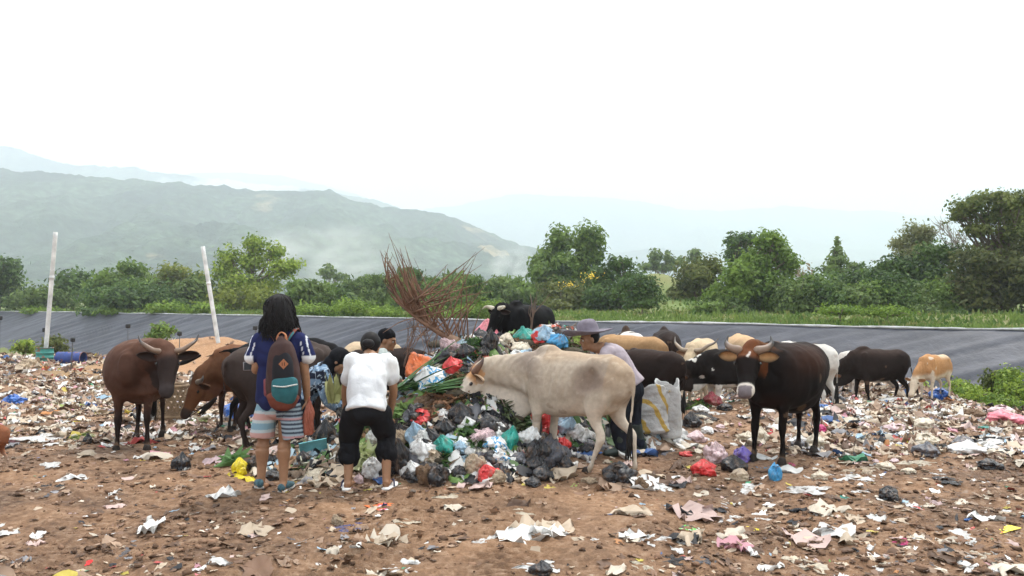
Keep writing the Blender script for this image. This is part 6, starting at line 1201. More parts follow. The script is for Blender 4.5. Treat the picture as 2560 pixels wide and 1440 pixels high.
HP = [  # on the heap
 ('bag',1058,917,85,50,'orange','large orange plastic bag on the heap left of the palm stalk'),('film',1106,890,40,22,'orange','orange bag handles flopping above the striped black and white bag'),('bag',1100,903,38,26,'white','small bag with black and white stripes beside the orange bag'),
 ('bag',1135,914,54,32,'red','red plastic bag right of the large orange bag'),('bag',1005,937,26,22,'skyblue','small light blue bag left below the large orange bag'),('bag',1081,948,88,50,'white','white carrier bag with blue print below the orange bag'),
 ('bag',995,970,44,46,'black','black bag beside the right arm of the white shirted person'),('bag',1025,968,42,36,'beige','clear brownish bag below the white carrier with blue print'),('bag',1160,921,50,28,'black','dark bag behind the horns of the pale cow'),('bag',975,915,36,22,'yellow','yellow crumpled bag near the capped person elbow'),
 ('bag',1231,828,78,42,'pink','pink plastic bag on the very top of the heap'),('film',1222,806,42,14,'blue','blue plastic on the summit behind the pink bag'),('film',1180,828,56,22,'grey','grey and white crumpled plastic left of the pink bag'),('pack',1164,848,32,22,'white','white printed packet below the grey plastic near the frond stalk'),
 ('bag',1216,856,50,50,'black','black bag directly below the pink bag'),('bag',1200,838,36,22,'black','small black bag left of the pink bag'),('film',1246,880,40,78,'pale_blue','long pale ragged sack cloth hanging down the heap'),('film',1262,868,16,60,'pink','pink strip on the hanging ragged cloth'),('bag',1283,888,38,30,'white','bright white bag right of the hanging ragged cloth'),
 ('bag',1346,846,42,30,'red','red bag near the twigs left of the blue bag'),('bag',1394,853,58,38,'skyblue','round light blue bag at the right end of the heap top'),('film',1354,835,24,12,'pale_blue','pale blue plastic bit behind the red bag on the heap'),
 ('bag',1112,1040,46,24,'white','small white bag amid brown leaves in the middle of the heap'),('pack',1151,1014,22,14,'white','white tub lying below the pale cow muzzle'),('bag',1224,1064,88,60,'black','big pointed black bag under the throat of the pale cow'),('bag',1269,1102,50,46,'teal','emerald green bag right of the big pointed black bag'),
 ('bag',1320,1095,68,50,'white','white tied bag behind the front legs of the pale cow'),('bag',1326,1138,56,60,'black','black bag touching the front leg of the pale cow'),('pack',1314,1055,58,30,'white','white foam sheet under the chest of the pale cow'),('bag',1240,1113,62,34,'white','white bag with faint blue print below the emerald bag'),
 ('bag',1243,1140,52,36,'black','black bag below the white bag with faint blue print'),('bag',1199,1146,42,40,'grey','grey see through bag left of the lower black bags'),('bag',1068,1128,88,50,'white','dirty white sack slumped at the left foot of the heap'),('bag',1001,1152,58,76,'black','tall black bag next to the rolled trouser leg'),
 ('film',1036,1170,44,36,'green','vivid green bag lying flat before the tall black bag'),('bag',1074,1178,66,34,'black','knotted black bag right of the vivid green bag'),('bag',1010,1085,46,38,'black','black bag on the left slope above the dirty white sack'),('bag',1045,1078,36,32,'grey','dark grey bag second on the left slope'),
 ('bag',1078,1094,60,38,'black','shiny black bag in the middle left of the slope'),('bag',1128,1068,38,26,'black','black bag half hidden below brown leaves'),('film',1176,1163,38,52,'white','upright wisp of clear plastic at the heap foot'),('bag',1144,1182,34,24,'black','small black bag beside the wisp of clear plastic'),
 ('pack',1240,1175,62,20,'white','bread wrapper in white, blue and red at the heap foot'),('blob',1243,1195,50,28,'beige','crumpled brown paper ball at the heap foot'),('bag',1358,1188,60,34,'black','black bag at the heap foot in front of the pale cow hoof'),('bag',1333,1208,44,18,'black','flat black bag lowest at the heap foot'),('film',1352,1176,34,14,'purple','purple wrapper on the black bag before the pale cow hoof'),
 ('film',1317,1166,46,36,'white','clear film between black bags at the heap foot'),('pack',1211,1180,16,14,'yellow','yellow peel beside the bread wrapper'),('bag',1302,1139,18,18,'red','tiny red bag left of the black bag by the cow leg'),('bag',1410,1162,42,28,'black','black bag behind the front hoof of the pale cow'),
 ('film',1452,1158,62,24,'cream','cream plastic between the pale cow legs'),('bag',1553,1191,96,54,'black','big black bag alone in front of the pale cow hind legs'),('film',1440,1208,22,24,'lime','pale green film left of the lone black bag'),('blob',1473,1203,40,14,'beige','brown rag lump left of the lone black bag'),('blob',1605,1212,36,22,'brown','dark crumpled lump right of the lone black bag'),
 ('bag',1350,1005,40,26,'black','black bag behind the shoulder of the pale cow'),('blob',1055,1010,60,30,'brown','muddy clump of roots under the long green palm leaf'),('bag',1030,1045,46,34,'grey','slate grey bag under the muddy clump'),
 ('film',603,1186,84,58,'yellow','bright yellow bag spread on the ground by the left shoe'),('bag',596,1172,40,34,'yellow','swollen top of yellow plastic beside the striped shorts leg'),('film',560,1143,92,40,'mesh_pink','white and pink mesh bag left of the yellow bag'),('bag',636,1160,48,38,'black','black bag behind the long haired person left leg'),('bag',680,1190,56,26,'black','black bag between the legs of the long haired person'),
 ('bag',812,1092,58,56,'black','domed black bag behind the white shirted person left leg'),('film',782,1187,92,30,'cream','pale cabbage leaves and paper between the two people'),('film',784,1203,28,14,'red','small red plastic between the two people'),('film',830,1211,36,8,'pale_blue','pale blue strip left of the left sandal'),('bag',926,1176,62,44,'white','clear white bag between the sandals'),
 ('bag',896,1201,26,20,'mesh_pink','small crushed carton beside the left sandal'),('bag',600,1028,92,36,'blue','blue plastic under the grey brown cow belly'),('film',634,1004,34,14,'red','red and white packaging under the grey brown cow'),('film',905,1140,60,34,'lime','yellowish leaves between the rolled trouser legs'),('bag',935,1090,40,50,'white','white bag behind the knees of the white shirted person'),
 ('bag',760,1150,46,28,'black','black bag beside the torn turquoise box'),('film',735,1175,40,22,'white','white scrap left of the cabbage leaves'),('bag',852,1150,36,24,'black','small black bag right of the turquoise box'),('film',815,1150,34,18,'pale_blue','light blue foam piece under the turquoise box')]
RT = [ # right side and middle distance
 ('bag',1765,1177,66,32,'red','crimson bag at the left of the bag group by the near black cow'),('bag',1793,1135,66,50,'mesh_pink','clear pinkish bag above the crimson bag'),('bag',1857,1140,54,32,'purple','violet bag touching the near black cow front leg'),('bag',1839,1166,62,34,'black','black bag between the crimson and the blue bag'),
 ('bag',1943,1184,40,44,'skyblue','blue bag under the near black cow front hooves'),('film',1915,1166,60,16,'skyblue','flat blue plastic under the bamboo sticks'),('film',1875,1219,62,32,'white','white crumpled sheet in front of the bag group'),('bag',1857,1192,46,28,'beige','clear bag with food scraps before the black bag'),('cloth',1686,1137,104,30,'grey','grey and white striped cloth heap by the sacks'),
 ('film',1701,1086,54,36,'white','white paper stack at the foot of the tall plain sack'),('film',1750,1094,46,38,'white','white plastic right of the paper stack'),('bag',1729,1056,46,34,'black','black bag right of the tall plain sack'),('film',1762,1046,62,38,'cream','cream film right of the black bag by the sacks'),('bag',1784,1004,52,28,'maroon','maroon mesh bag below the pied cow'),
 ('film',1719,993,42,18,'teal','teal mesh below the pied cow head'),('bag',2056,1072,24,20,'magenta','small magenta bag behind the near black cow hind legs'),('bag',2101,999,46,20,'grey','slate bag in front of the grazing dark cow'),('film',1972,1090,64,44,'white','white film seen under the near black cow belly'),('film',1978,1156,24,12,'magenta','tiny magenta scrap between the near black cow hooves'),
 ('bag',2362,988,60,30,'blue','bright blue tarpaulin bundle at the fawn calf feet'),('film',2320,985,36,26,'blue','blue plastic under the fawn calf muzzle'),('film',2190,988,28,12,'teal','teal plastic beside the grazing dark cow front foot'),('film',2200,1004,70,22,'white','white film heap under the grazing dark cow'),('film',2290,1004,60,20,'white','white film below the blue plastic'),('bag',1905,1092,44,30,'cream','cream bag behind the near black cow front legs'),
 ('bag',2530,1046,92,34,'pink','pink red tarpaulin bundle at the right edge'),('film',2440,1066,62,16,'teal','flat green plastic left of the pink bundle'),('blob',2440,1036,64,22,'brown','brown burlap lump at the edge of the dump on the right'),('film',2400,1030,50,16,'white','grey white plastic left of the burlap lump'),('bag',2435,1127,92,28,'white','fat white pillow like bag on the right'),('film',2385,1100,60,20,'black','black plastic behind the pillow like bag'),
 ('cloth',2490,1166,84,24,'black','black tangled cloth below the pillow like bag'),('film',2310,1085,100,40,'cream','mound of cream plastic film left of the pillow like bag'),('film',2135,1195,88,38,'white','large white plastic with bulging folds, right foreground'),('film',2015,1222,70,34,'white','clear wrinkled plastic left of the bulging white plastic'),('film',2100,1237,36,16,'teal','green plastic below the bulging white plastic'),
 ('bag',2230,1242,62,32,'black','black bag right of the bulging white plastic'),('film',2200,1272,66,20,'grey','dark grey film below the black bag at right'),('film',2180,1262,22,20,'lime','lime wrapper left end of the dark grey film'),('pack',2470,1314,76,26,'yellow','yellow wrappers spread at lower right'),('film',2515,1282,72,32,'white','white torn plastic near the right edge'),
 ('film',2411,1340,56,42,'white','clear upright plastic below the yellow wrappers'),('film',2255,1352,42,26,'magenta','pink crumpled bag at lower right'),('film',2120,1346,44,14,'orange','orange strip in the mud at lower right'),('film',2215,1352,50,28,'cream','tan film left of the pink crumpled bag'),('film',2020,1408,88,40,'cream','large cream film near the bottom right of centre'),
 ('film',2082,1398,24,14,'green','green scrap attached to the large cream film'),('film',2200,1408,60,32,'white','whitish film at the bottom right'),('film',1882,1318,30,12,'yellow','thin yellow strip with red end'),('film',1865,1380,62,24,'beige','beige film bottom centre right'),('film',1705,1362,78,40,'white','big white plastic scrap beside the yellow red packet'),
 ('pack',1770,1354,50,24,'yellow','yellow and red packet beside the big white scrap'),('pack',1731,1315,36,16,'green','green and white packet above the big white scrap'),('film',1667,1268,44,16,'white','white scrap above the green and white packet'),('film',1700,1395,60,24,'black','black film below the big white plastic scrap'),('film',1541,1337,28,24,'white','small white corner of plastic left of the green packet'),
 ('film',1308,1278,58,28,'cream','clear film lying in the tyre track'),('film',1346,1322,38,14,'black','small black bag in the tyre track'),('film',1345,1412,138,30,'white','long pale plastic sheet at the bottom middle'),('bag',1355,1428,62,26,'black','black bag on the long pale plastic sheet'),('film',1605,1410,60,30,'cream','clear bottle plastic near the bottom'),('film',1510,1395,40,6,'red','thin red stick near the bottom'),
 ('film',2540,1405,40,26,'green','green and white carton at the bottom right corner'),('film',2500,1375,60,18,'white','white box flap above the corner carton'),('film',2450,1385,56,30,'cream','tan film left of the corner carton'),('film',2120,1150,60,26,'cream','cream plastic right of the near black cow'),('film',2360,1180,70,28,'white','white plastic below the pillow like bag, left side')]
LF = [ # left side and foreground
 ('bag',24,1002,56,26,'blue','blue bag at the left edge'),('blob',62,912,48,28,'beige','brown sack lump in front of the green drum'),('film',172,1014,56,26,'lime','yellow green bag on the left field'),('film',155,1041,66,12,'black','black flat plastic below the yellow green bag'),('film',100,1092,110,34,'white','white plastic heap left of the brown cow'),('film',160,1104,60,20,'white','white plastic right end of the left heap'),
 ('bag',216,1101,24,20,'black','small black bag left of the brown cow'),('film',128,1160,54,28,'white','tilted white plastic plate shape on the left'),('bag',450,1163,48,36,'black','black open bag lying on mud left of the yellow bag'),('film',283,1238,32,24,'white','white crumpled cup on the left foreground'),('film',130,1215,52,26,'black','black and white bag on the left foreground'),('film',85,1206,60,14,'pale_blue','pale blue wrapper left of the black and white bag'),
 ('film',475,1273,54,20,'pale_blue','white and light blue wrapper in the left foreground'),('film',387,1281,20,10,'white','small white scrap left of the light blue wrapper'),('film',582,1281,42,12,'white','white napkin on the dirt right of the light blue wrapper'),('film',797,1273,28,9,'yellow','small yellow flattened wrapper in front of the people'),('pack',968,1259,66,24,'orange','orange red wrapper in front of the right sandal'),
 ('film',872,1320,88,30,'navy','blue and clear film in the middle foreground'),('blob',840,1304,32,22,'beige','tan stone like lump above the blue film'),('film',786,1333,60,16,'black','black crumpled film left of the blue film'),('film',762,1355,22,16,'skyblue','teal rag end below the black crumpled film'),('film',515,1380,46,32,'white','white torn bag in the left foreground'),('film',315,1376,64,26,'grey','greyish film near the bottom left'),
 ('pack',351,1393,42,6,'white','flat white card near the bottom left'),('cloth',213,1394,88,14,'red','red netting near the bottom left'),('pack',610,1422,56,18,'lime','green and white packet at the bottom left of centre'),('film',480,1429,54,16,'pink','pink film at the bottom left'),('film',500,1408,34,10,'cream','cream scrap above the pink film'),('film',1205,1350,64,34,'white','crisp white plastic scrap in the centre foreground'),
 ('film',990,1412,110,48,'white','large white plastic film at the bottom centre'),('film',1045,1386,66,18,'white','thin white film above the large bottom film'),('film',700,1386,44,22,'beige','beige and white rubbish clump at the bottom'),('film',24,1312,46,12,'pink','pink plastic at the lower left edge'),('film',12,1380,30,10,'white','white scrap at the lower left edge'),('film',1120,1238,90,14,'cream','pale film in front of the heap foot'),('film',1010,1300,60,14,'cream','cream shred right of the blue film'),
 ('film',1115,1290,16,26,'brown','small dark tangle with orange bit in the centre'),('film',800,1418,46,14,'cream','flattened cream scrap at the bottom'),('film',447,1052,50,24,'white','clear white bag before the woven basket'),('film',530,1098,30,14,'yellow','yellow wrapper behind the yellow bag'),('film',200,1018,10,8,'green','green tip of the yellow green bag'),('film',60,948,36,8,'red','red scrap far on the left field'),('film',180,985,60,12,'white','pale plastic far on the left field')]
for grp, L_ in (('rubbish bags on the heap', HP), ('rubbish on the right of the dump', RT), ('rubbish on the left of the dump', LF)):
    for (k, x, y, w, h, c, lb) in L_:
        pr = None
        if k == 'pack': pr = printed(c, {'white': 'blue', 'yellow': 'red', 'orange': 'magenta', 'green': 'white', 'lime': 'white'}.get(c, 'white'), {'white': 'red', 'yellow': 'cream', 'orange': 'white'}.get(c, 'green'))
        if lb.startswith('small bag with black and white stripes'): pr = printed('white', 'black', 'black')
        if 'with blue print' in lb or 'faint blue print' in lb: pr = printed('white', 'skyblue', 'white')
        put(k, x, y, w, h, c, lb, grp, pr=pr)
# torn turquoise box
def tbox():
    p = hit(789, 1150); k = p.y / FPX; root = empty('cardboard_box', p, .3, 'torn open turquoise cardboard box on the rubbish behind the people', 'box'); m = mat('turquoise_card', (.16, .42, .46), rough=.8, var=.25, vs=8); m2 = mat('grey_card', (.36, .36, .28), rough=.9, var=.3, vs=8)
    w, d, h = 34 * k, 26 * k, 26 * k
    b = link('tray', box_mesh('tray', (-w, -d, 0), (w, d, .02)), m, root, smooth=False)
    for nm, a, c, mm in (('side_panel', (-w, d, .0), (w, d + .012, h * 1.5), m), ('side_panel', (-w - .012, -d, 0), (-w, d, h), m2), ('side_panel', (w, -d, 0), (w + .012, d, h * .9), m2), ('side_panel', (-w, -d - .012, .0), (w, -d, h * .7), m2)): link(nm, box_mesh(nm, a, c), mm, root, smooth=False)
    root.rotation_euler = (R(24), R(-8), R(20))
tbox()
# hand held orange bag
pb_ = at(770, 1056, 6.85); o_ = put('bag', 0, 0, 34, 76, 'orange', 'limp orange plastic bag hanging from the right hand of the long haired person', None, p=pb_, pr=mat('dull_orange', (.42, .13, .08), rough=.4, spec=.4, var=.2, vs=6, bump=.5, bs=8, transl=.2))
o_.rotation_quaternion = Quaternion((0, 0, 1), .3); o_.location = at(770, 1086, 6.80); o_.scale = (.055, .05, .24)
# heaps of plant waste: loose leaves on the heap, each mass one thing
def waste(label, px, py, rx, ry, base, tip, n, leaf, seed, elong=2.2):
    p = hit(px, py); k = p.y / FPX; root = empty('leaf_heap', p, 0, label, 'leaf heap', 'heaps of cut leaves'); g = np.random.default_rng(seed); a = g.uniform(0, 6.28, n); q = np.sqrt(g.random(n)); x = np.cos(a) * q * rx * k; y = np.sin(a) * q * max(rx, ry) * k
    z = H(p.x + x, p.y + y) - p.z + (1 - q ** 2) * ry * k * .5 * g.random(n) + .01; P = np.stack([x, y, z], -1); nn = np.stack([g.normal(0, .7, n), g.normal(0, .7, n) - .3, np.ones(n)], -1); nn /= np.linalg.norm(nn, axis=1)[:, None]
    t = np.cross(nn, g.normal(size=(n, 3))); t /= np.linalg.norm(t, axis=1)[:, None]; b = np.cross(nn, t); s = leaf * (.5 + g.random(n))[:, None]
    v = np.stack([P - t * s * elong * .5, P + b * s * .35 + nn * s * .2, P + t * s * elong * .5, P - b * s * .35 + nn * s * .2], 1).reshape(-1, 3); tone = g.random(n)[:, None]; c = np.asarray(base) * (1 - tone) + np.asarray(tip) * tone
    link('leaves', npmesh('leaves', v, np.arange(4 * n).reshape(-1, 4), np.repeat(c, 4, 0)), leafmat(), root, smooth=False)
    o = Org(); o.ell((0, 0, 0), (rx * k * .8, rx * k * .6, ry * k * .5)); o.build('core', mat('rotting_core', (.05, .04, .025), rough=.9, var=.4, vs=10, bump=1, bs=14), root)
DG, LG, DR, OR_ = (.02, .05, .02), (.10, .19, .05), (.10, .06, .04), (.34, .19, .10)
for a in (('dark green cut leaves hanging left of the black bag under the pink bag', 1180, 882, 40, 40, DG, LG, 500, .045, 1), ('brown dead leaves on top of the heap beside the twigs', 1310, 862, 60, 34, DR, OR_, 1100, .04, 2), ('brown leaf litter behind the pink bag', 1275, 826, 34, 22, DR, OR_, 500, .035, 3), ('mixed green and tan leaves under the pale cow muzzle', 1150, 985, 50, 30, DG, OR_, 700, .05, 4),
          ('big yellow green leaves on the left slope of the heap', 1010, 1052, 34, 26, LG, (.22, .32, .10), 120, .09, 5), ('large brown dry leaves in the middle of the heap', 1110, 1015, 40, 16, DR, (.42, .22, .12), 90, .10, 6), ('sprig of dark green leaves with yellow fruit in the heap centre', 1185, 1105, 44, 36, DG, LG, 200, .075, 7), ('broad green leaf beside the yellow bag', 585, 1160, 26, 22, LG, (.14, .26, .10), 26, .12, 8),
          ('olive leaves right of the big pointed black bag', 1285, 1048, 34, 18, (.05, .07, .03), (.20, .24, .12), 120, .07, 9), ('green vegetable waste left of the maroon mesh bag', 1735, 1018, 46, 26, DG, (.20, .28, .06), 500, .04, 10), ('dark grass clump at the muzzle of the grazing dark cow', 2110, 965, 36, 26, DG, OR_, 500, .045, 11), ('leafy top of the small heap behind the near black cow', 2100, 935, 30, 14, DR, LG, 300, .045, 12),
          ('yellow green leaves under the pink bag', 1222, 836, 22, 12, LG, (.45, .45, .08), 120, .045, 13), ('green stems under the light blue bag on the heap', 1370, 865, 40, 20, DG, (.22, .24, .08), 400, .035, 14), ('pale cabbage leaves behind the white shirted person legs', 905, 1155, 44, 26, (.30, .36, .14), (.58, .60, .36), 160, .09, 15), ('fallen green leaves between domed black bag and white shirt', 905, 1075, 24, 30, DG, LG, 160, .07, 16)):
    waste(*a)
for a in (('dark green leaves on the heap left of the tied white bag', 1290, 1020, 40, 26, DG, LG, 300, .07, 21), ('green cut leaves on the heap behind the blue printed carrier', 1105, 862, 46, 26, DG, LG, 500, .05, 22), ('olive stems and leaves between the black bags on the left slope', 1040, 1120, 36, 24, DG, (.16, .22, .07), 260, .06, 23), ('brown and green leaves on the heap below the hat', 1420, 880, 50, 26, DR, LG, 500, .045, 24), ('torn green leaves by the vivid green bag', 1110, 1150, 40, 20, DG, LG, 200, .06, 25)):
    waste(*a)
def fruit(label, px, py, n, seed, c=(.42, .40, .06)):
    p = hit(px, py); r2 = random.Random(seed)
    for i in range(n):
        x, y = px + r2.gauss(0, 26), py + r2.gauss(0, 10); q = hit(x, y); o = Org(); o.ell((0, 0, 0), (.024, .022, .020), None, 8); e = o.build('fruit', mat('fruit_skin', c, rough=.4, var=.3, vs=18), None); e.location = q + Vector((0, 0, .02)); tag(e, label, 'fruit', 'small yellow fruits on the heap')
fruit('small yellow green fruit lying on the heap below the leafy sprig', 1150, 1128, 14, 2)
# more bags and sheets filling the heap, and scraps over the field, one object each
LMK = [(1058, 917, 'the large orange bag'), (1135, 914, 'the red bag'), (1081, 948, 'the blue printed carrier'), (1231, 828, 'the pink bag'), (1216, 856, 'the black bag under the pink one'), (1394, 853, 'the light blue bag'), (1150, 985, 'the pale cow muzzle'), (1224, 1064, 'the big pointed black bag'), (1269, 1102, 'the emerald bag'), (1320, 1095, 'the white tied bag'),
 (1068, 1128, 'the dirty white sack'), (1001, 1152, 'the tall black bag'), (1036, 1170, 'the vivid green bag'), (1078, 1094, 'the shiny black bag'), (1185, 1105, 'the leafy sprig'), (1240, 1175, 'the bread wrapper'), (1358, 1188, 'the pale cow front hooves'), (1010, 1052, 'the big yellow green leaves'), (1283, 888, 'the bright white bag'), (1110, 1015, 'the large brown dry leaves'), (940, 1150, 'the rolled trousers'), (1440, 1120, 'the pale cow belly'), (800, 1150, 'the turquoise box'), (1246, 880, 'the ragged cloth'), (1165, 880, 'the palm stalk'),
 (1765, 1177, 'the crimson bag'), (1943, 1184, 'the blue bag by the hooves'), (1875, 1219, 'the white crumpled sheet'), (2015, 1222, 'the clear wrinkled plastic'), (2135, 1195, 'the bulging white plastic'), (2230, 1242, 'the black bag at right'), (2470, 1314, 'the yellow wrappers'), (2255, 1352, 'the pink crumpled bag'), (2020, 1408, 'the large cream film'), (1705, 1362, 'the big white scrap'), (1770, 1353, 'the yellow red packet'), (1731, 1315, 'the green white packet'), (1667, 1268, 'the lone white scrap'), (1553, 1191, 'the lone black bag'), (2120, 1346, 'the orange strip'), (2540, 1405, 'the corner carton'), (1865, 1380, 'the beige film'), (2435, 1127, 'the pillow like bag'), (2530, 1046, 'the pink bundle'), (2490, 1166, 'the black tangled cloth'), (2310, 1085, 'the cream film mound'), (2362, 988, 'the bright blue bundle'), (2101, 999, 'the slate bag'), (2515, 1282, 'the white torn plastic'),
 (475, 1273, 'the light blue wrapper'), (283, 1238, 'the white cup'), (582, 1281, 'the white napkin'), (130, 1215, 'the black and white bag'), (213, 1394, 'the red netting'), (315, 1376, 'the greyish film'), (515, 1380, 'the white torn bag'), (610, 1422, 'the green white packet at left'), (872, 1320, 'the blue film'), (24, 1312, 'the pink plastic at left'), (100, 1092, 'the white plastic heap at left'), (172, 1014, 'the yellow green bag'), (24, 1002, 'the blue bag at left'), (450, 1163, 'the open black bag'), (797, 1273, 'the small yellow wrapper'), (700, 1386, 'the beige clump'), (62, 912, 'the brown sack lump'), (1205, 1350, 'the crisp white scrap'), (990, 1412, 'the large bottom film'), (1345, 1412, 'the long pale sheet')]
USED = set(); PLACED = []
def place_label(x, y, what):
    for (lx, ly, nm) in sorted(LMK, key=lambda q: (q[0] - x) ** 2 + (q[1] - y) ** 2 * 3)[:6]:
        dx, dy = x - lx, (y - ly) * 1.6; dirw = ('left of' if dx < 0 else 'right of') if abs(dx) > abs(dy) else ('behind' if dy < 0 else 'in front of')
        for far in (['just ', 'farther ', 'well '] if math.hypot(dx, dy) < 70 else ['farther ', 'well ', 'some way ']):
            lb = f'{what} {far}{dirw} {nm}'
            if lb not in USED: USED.add(lb); return lb
    return None
r3 = random.Random(21)
SHADE = {'white': 'white', 'cream': 'cream', 'beige': 'dirty tan', 'grey': 'grey', 'black': 'black', 'brown': 'brown', 'pale_blue': 'pale blue', 'red': 'red', 'teal': 'green', 'yellow': 'yellow', 'pink': 'pink', 'mesh_pink': 'dusty pink', 'skyblue': 'blue', 'orange': 'orange', 'lime': 'lime'}
def scatter(n, poly, kinds, cols, wr, hr, grp, nmw, big=1.0, near=15):
    k = 0; tries = 0
    while k < n and tries < n * 8:
        tries += 1; x, y = poly()
        if any((x - a) ** 2 + (y - b) ** 2 * 4 < near * near for a, b in PLACED): continue
        kd = r3.choice(kinds); c = r3.choice(cols); w = r3.uniform(*wr); sz_ = 'small' if w < (wr[0] + wr[1]) / 2 else 'larger'; lb = place_label(x, y, f'{sz_} {SHADE[c]} {nmw[kd]}')
        if not lb: continue
        put(kd, x, y, w, w * r3.uniform(*hr), c, lb, grp.format(SHADE[c])); PLACED.append((x, y)); k += 1
def heap_pt():
    while True:
        x, y = r3.uniform(960, 1500), r3.uniform(830, 1205); p = hit(x, y)
        if (abs((x - 1065) / 100) > 1 or not 945 < y < 1030) and not (1125 < x < 1250 and 885 < y < 1035) and 6.6 < p.y < 11 and (pile(p.x, p.y) > .06): return x, y
NW = dict(bag='bag', film='plastic sheet', cloth='rag', blob='lump of rotting waste')
scatter(78, heap_pt, ['bag'], ['black', 'black', 'black', 'grey', 'white', 'white', 'cream', 'beige', 'black', 'black', 'grey', 'black', 'teal', 'white', 'black', 'pale_blue', 'red'], (34, 72), (.5, .8), 'loose bags on the heap', NW, near=15)
scatter(48, heap_pt, ['film', 'film', 'cloth', 'blob'], ['white', 'cream', 'beige', 'grey', 'black', 'black', 'mesh_pink', 'brown', 'lime', 'brown'], (30, 66), (.4, .9), 'loose sheets on the heap', NW, near=14)
NS = dict(film='plastic scrap', cloth='rag', blob='dirt lump', bag='bag')
U = lambda a, b, c, d: (lambda: (r3.uniform(a, b), r3.uniform(c, d)))
PAL = ['white', 'white', 'cream', 'cream', 'beige', 'beige', 'grey', 'mesh_pink']
scatter(74, U(1450, 2555, 1205, 1430), ['film'], PAL, (14, 58), (.3, .6), '{} scraps on the mud at the right', NS)
scatter(36, U(5, 980, 1190, 1432), ['film'], PAL, (12, 40), (.25, .5), '{} scraps on the mud at the left', NS)
scatter(70, U(2030, 2555, 1010, 1200), ['film', 'film', 'bag'], PAL + ['black', 'pale_blue'], (24, 66), (.3, .5), '{} rubbish on the right field', NS, near=20)
scatter(46, U(1700, 2030, 985, 1150), ['film', 'film', 'bag'], PAL + ['black', 'red'], (22, 54), (.3, .5), '{} rubbish round the near black cow', NS, near=18)
scatter(44, U(5, 470, 925, 1150), ['film'], PAL + ['black', 'yellow'], (22, 54), (.22, .4), '{} rubbish on the left field', NS, near=20)
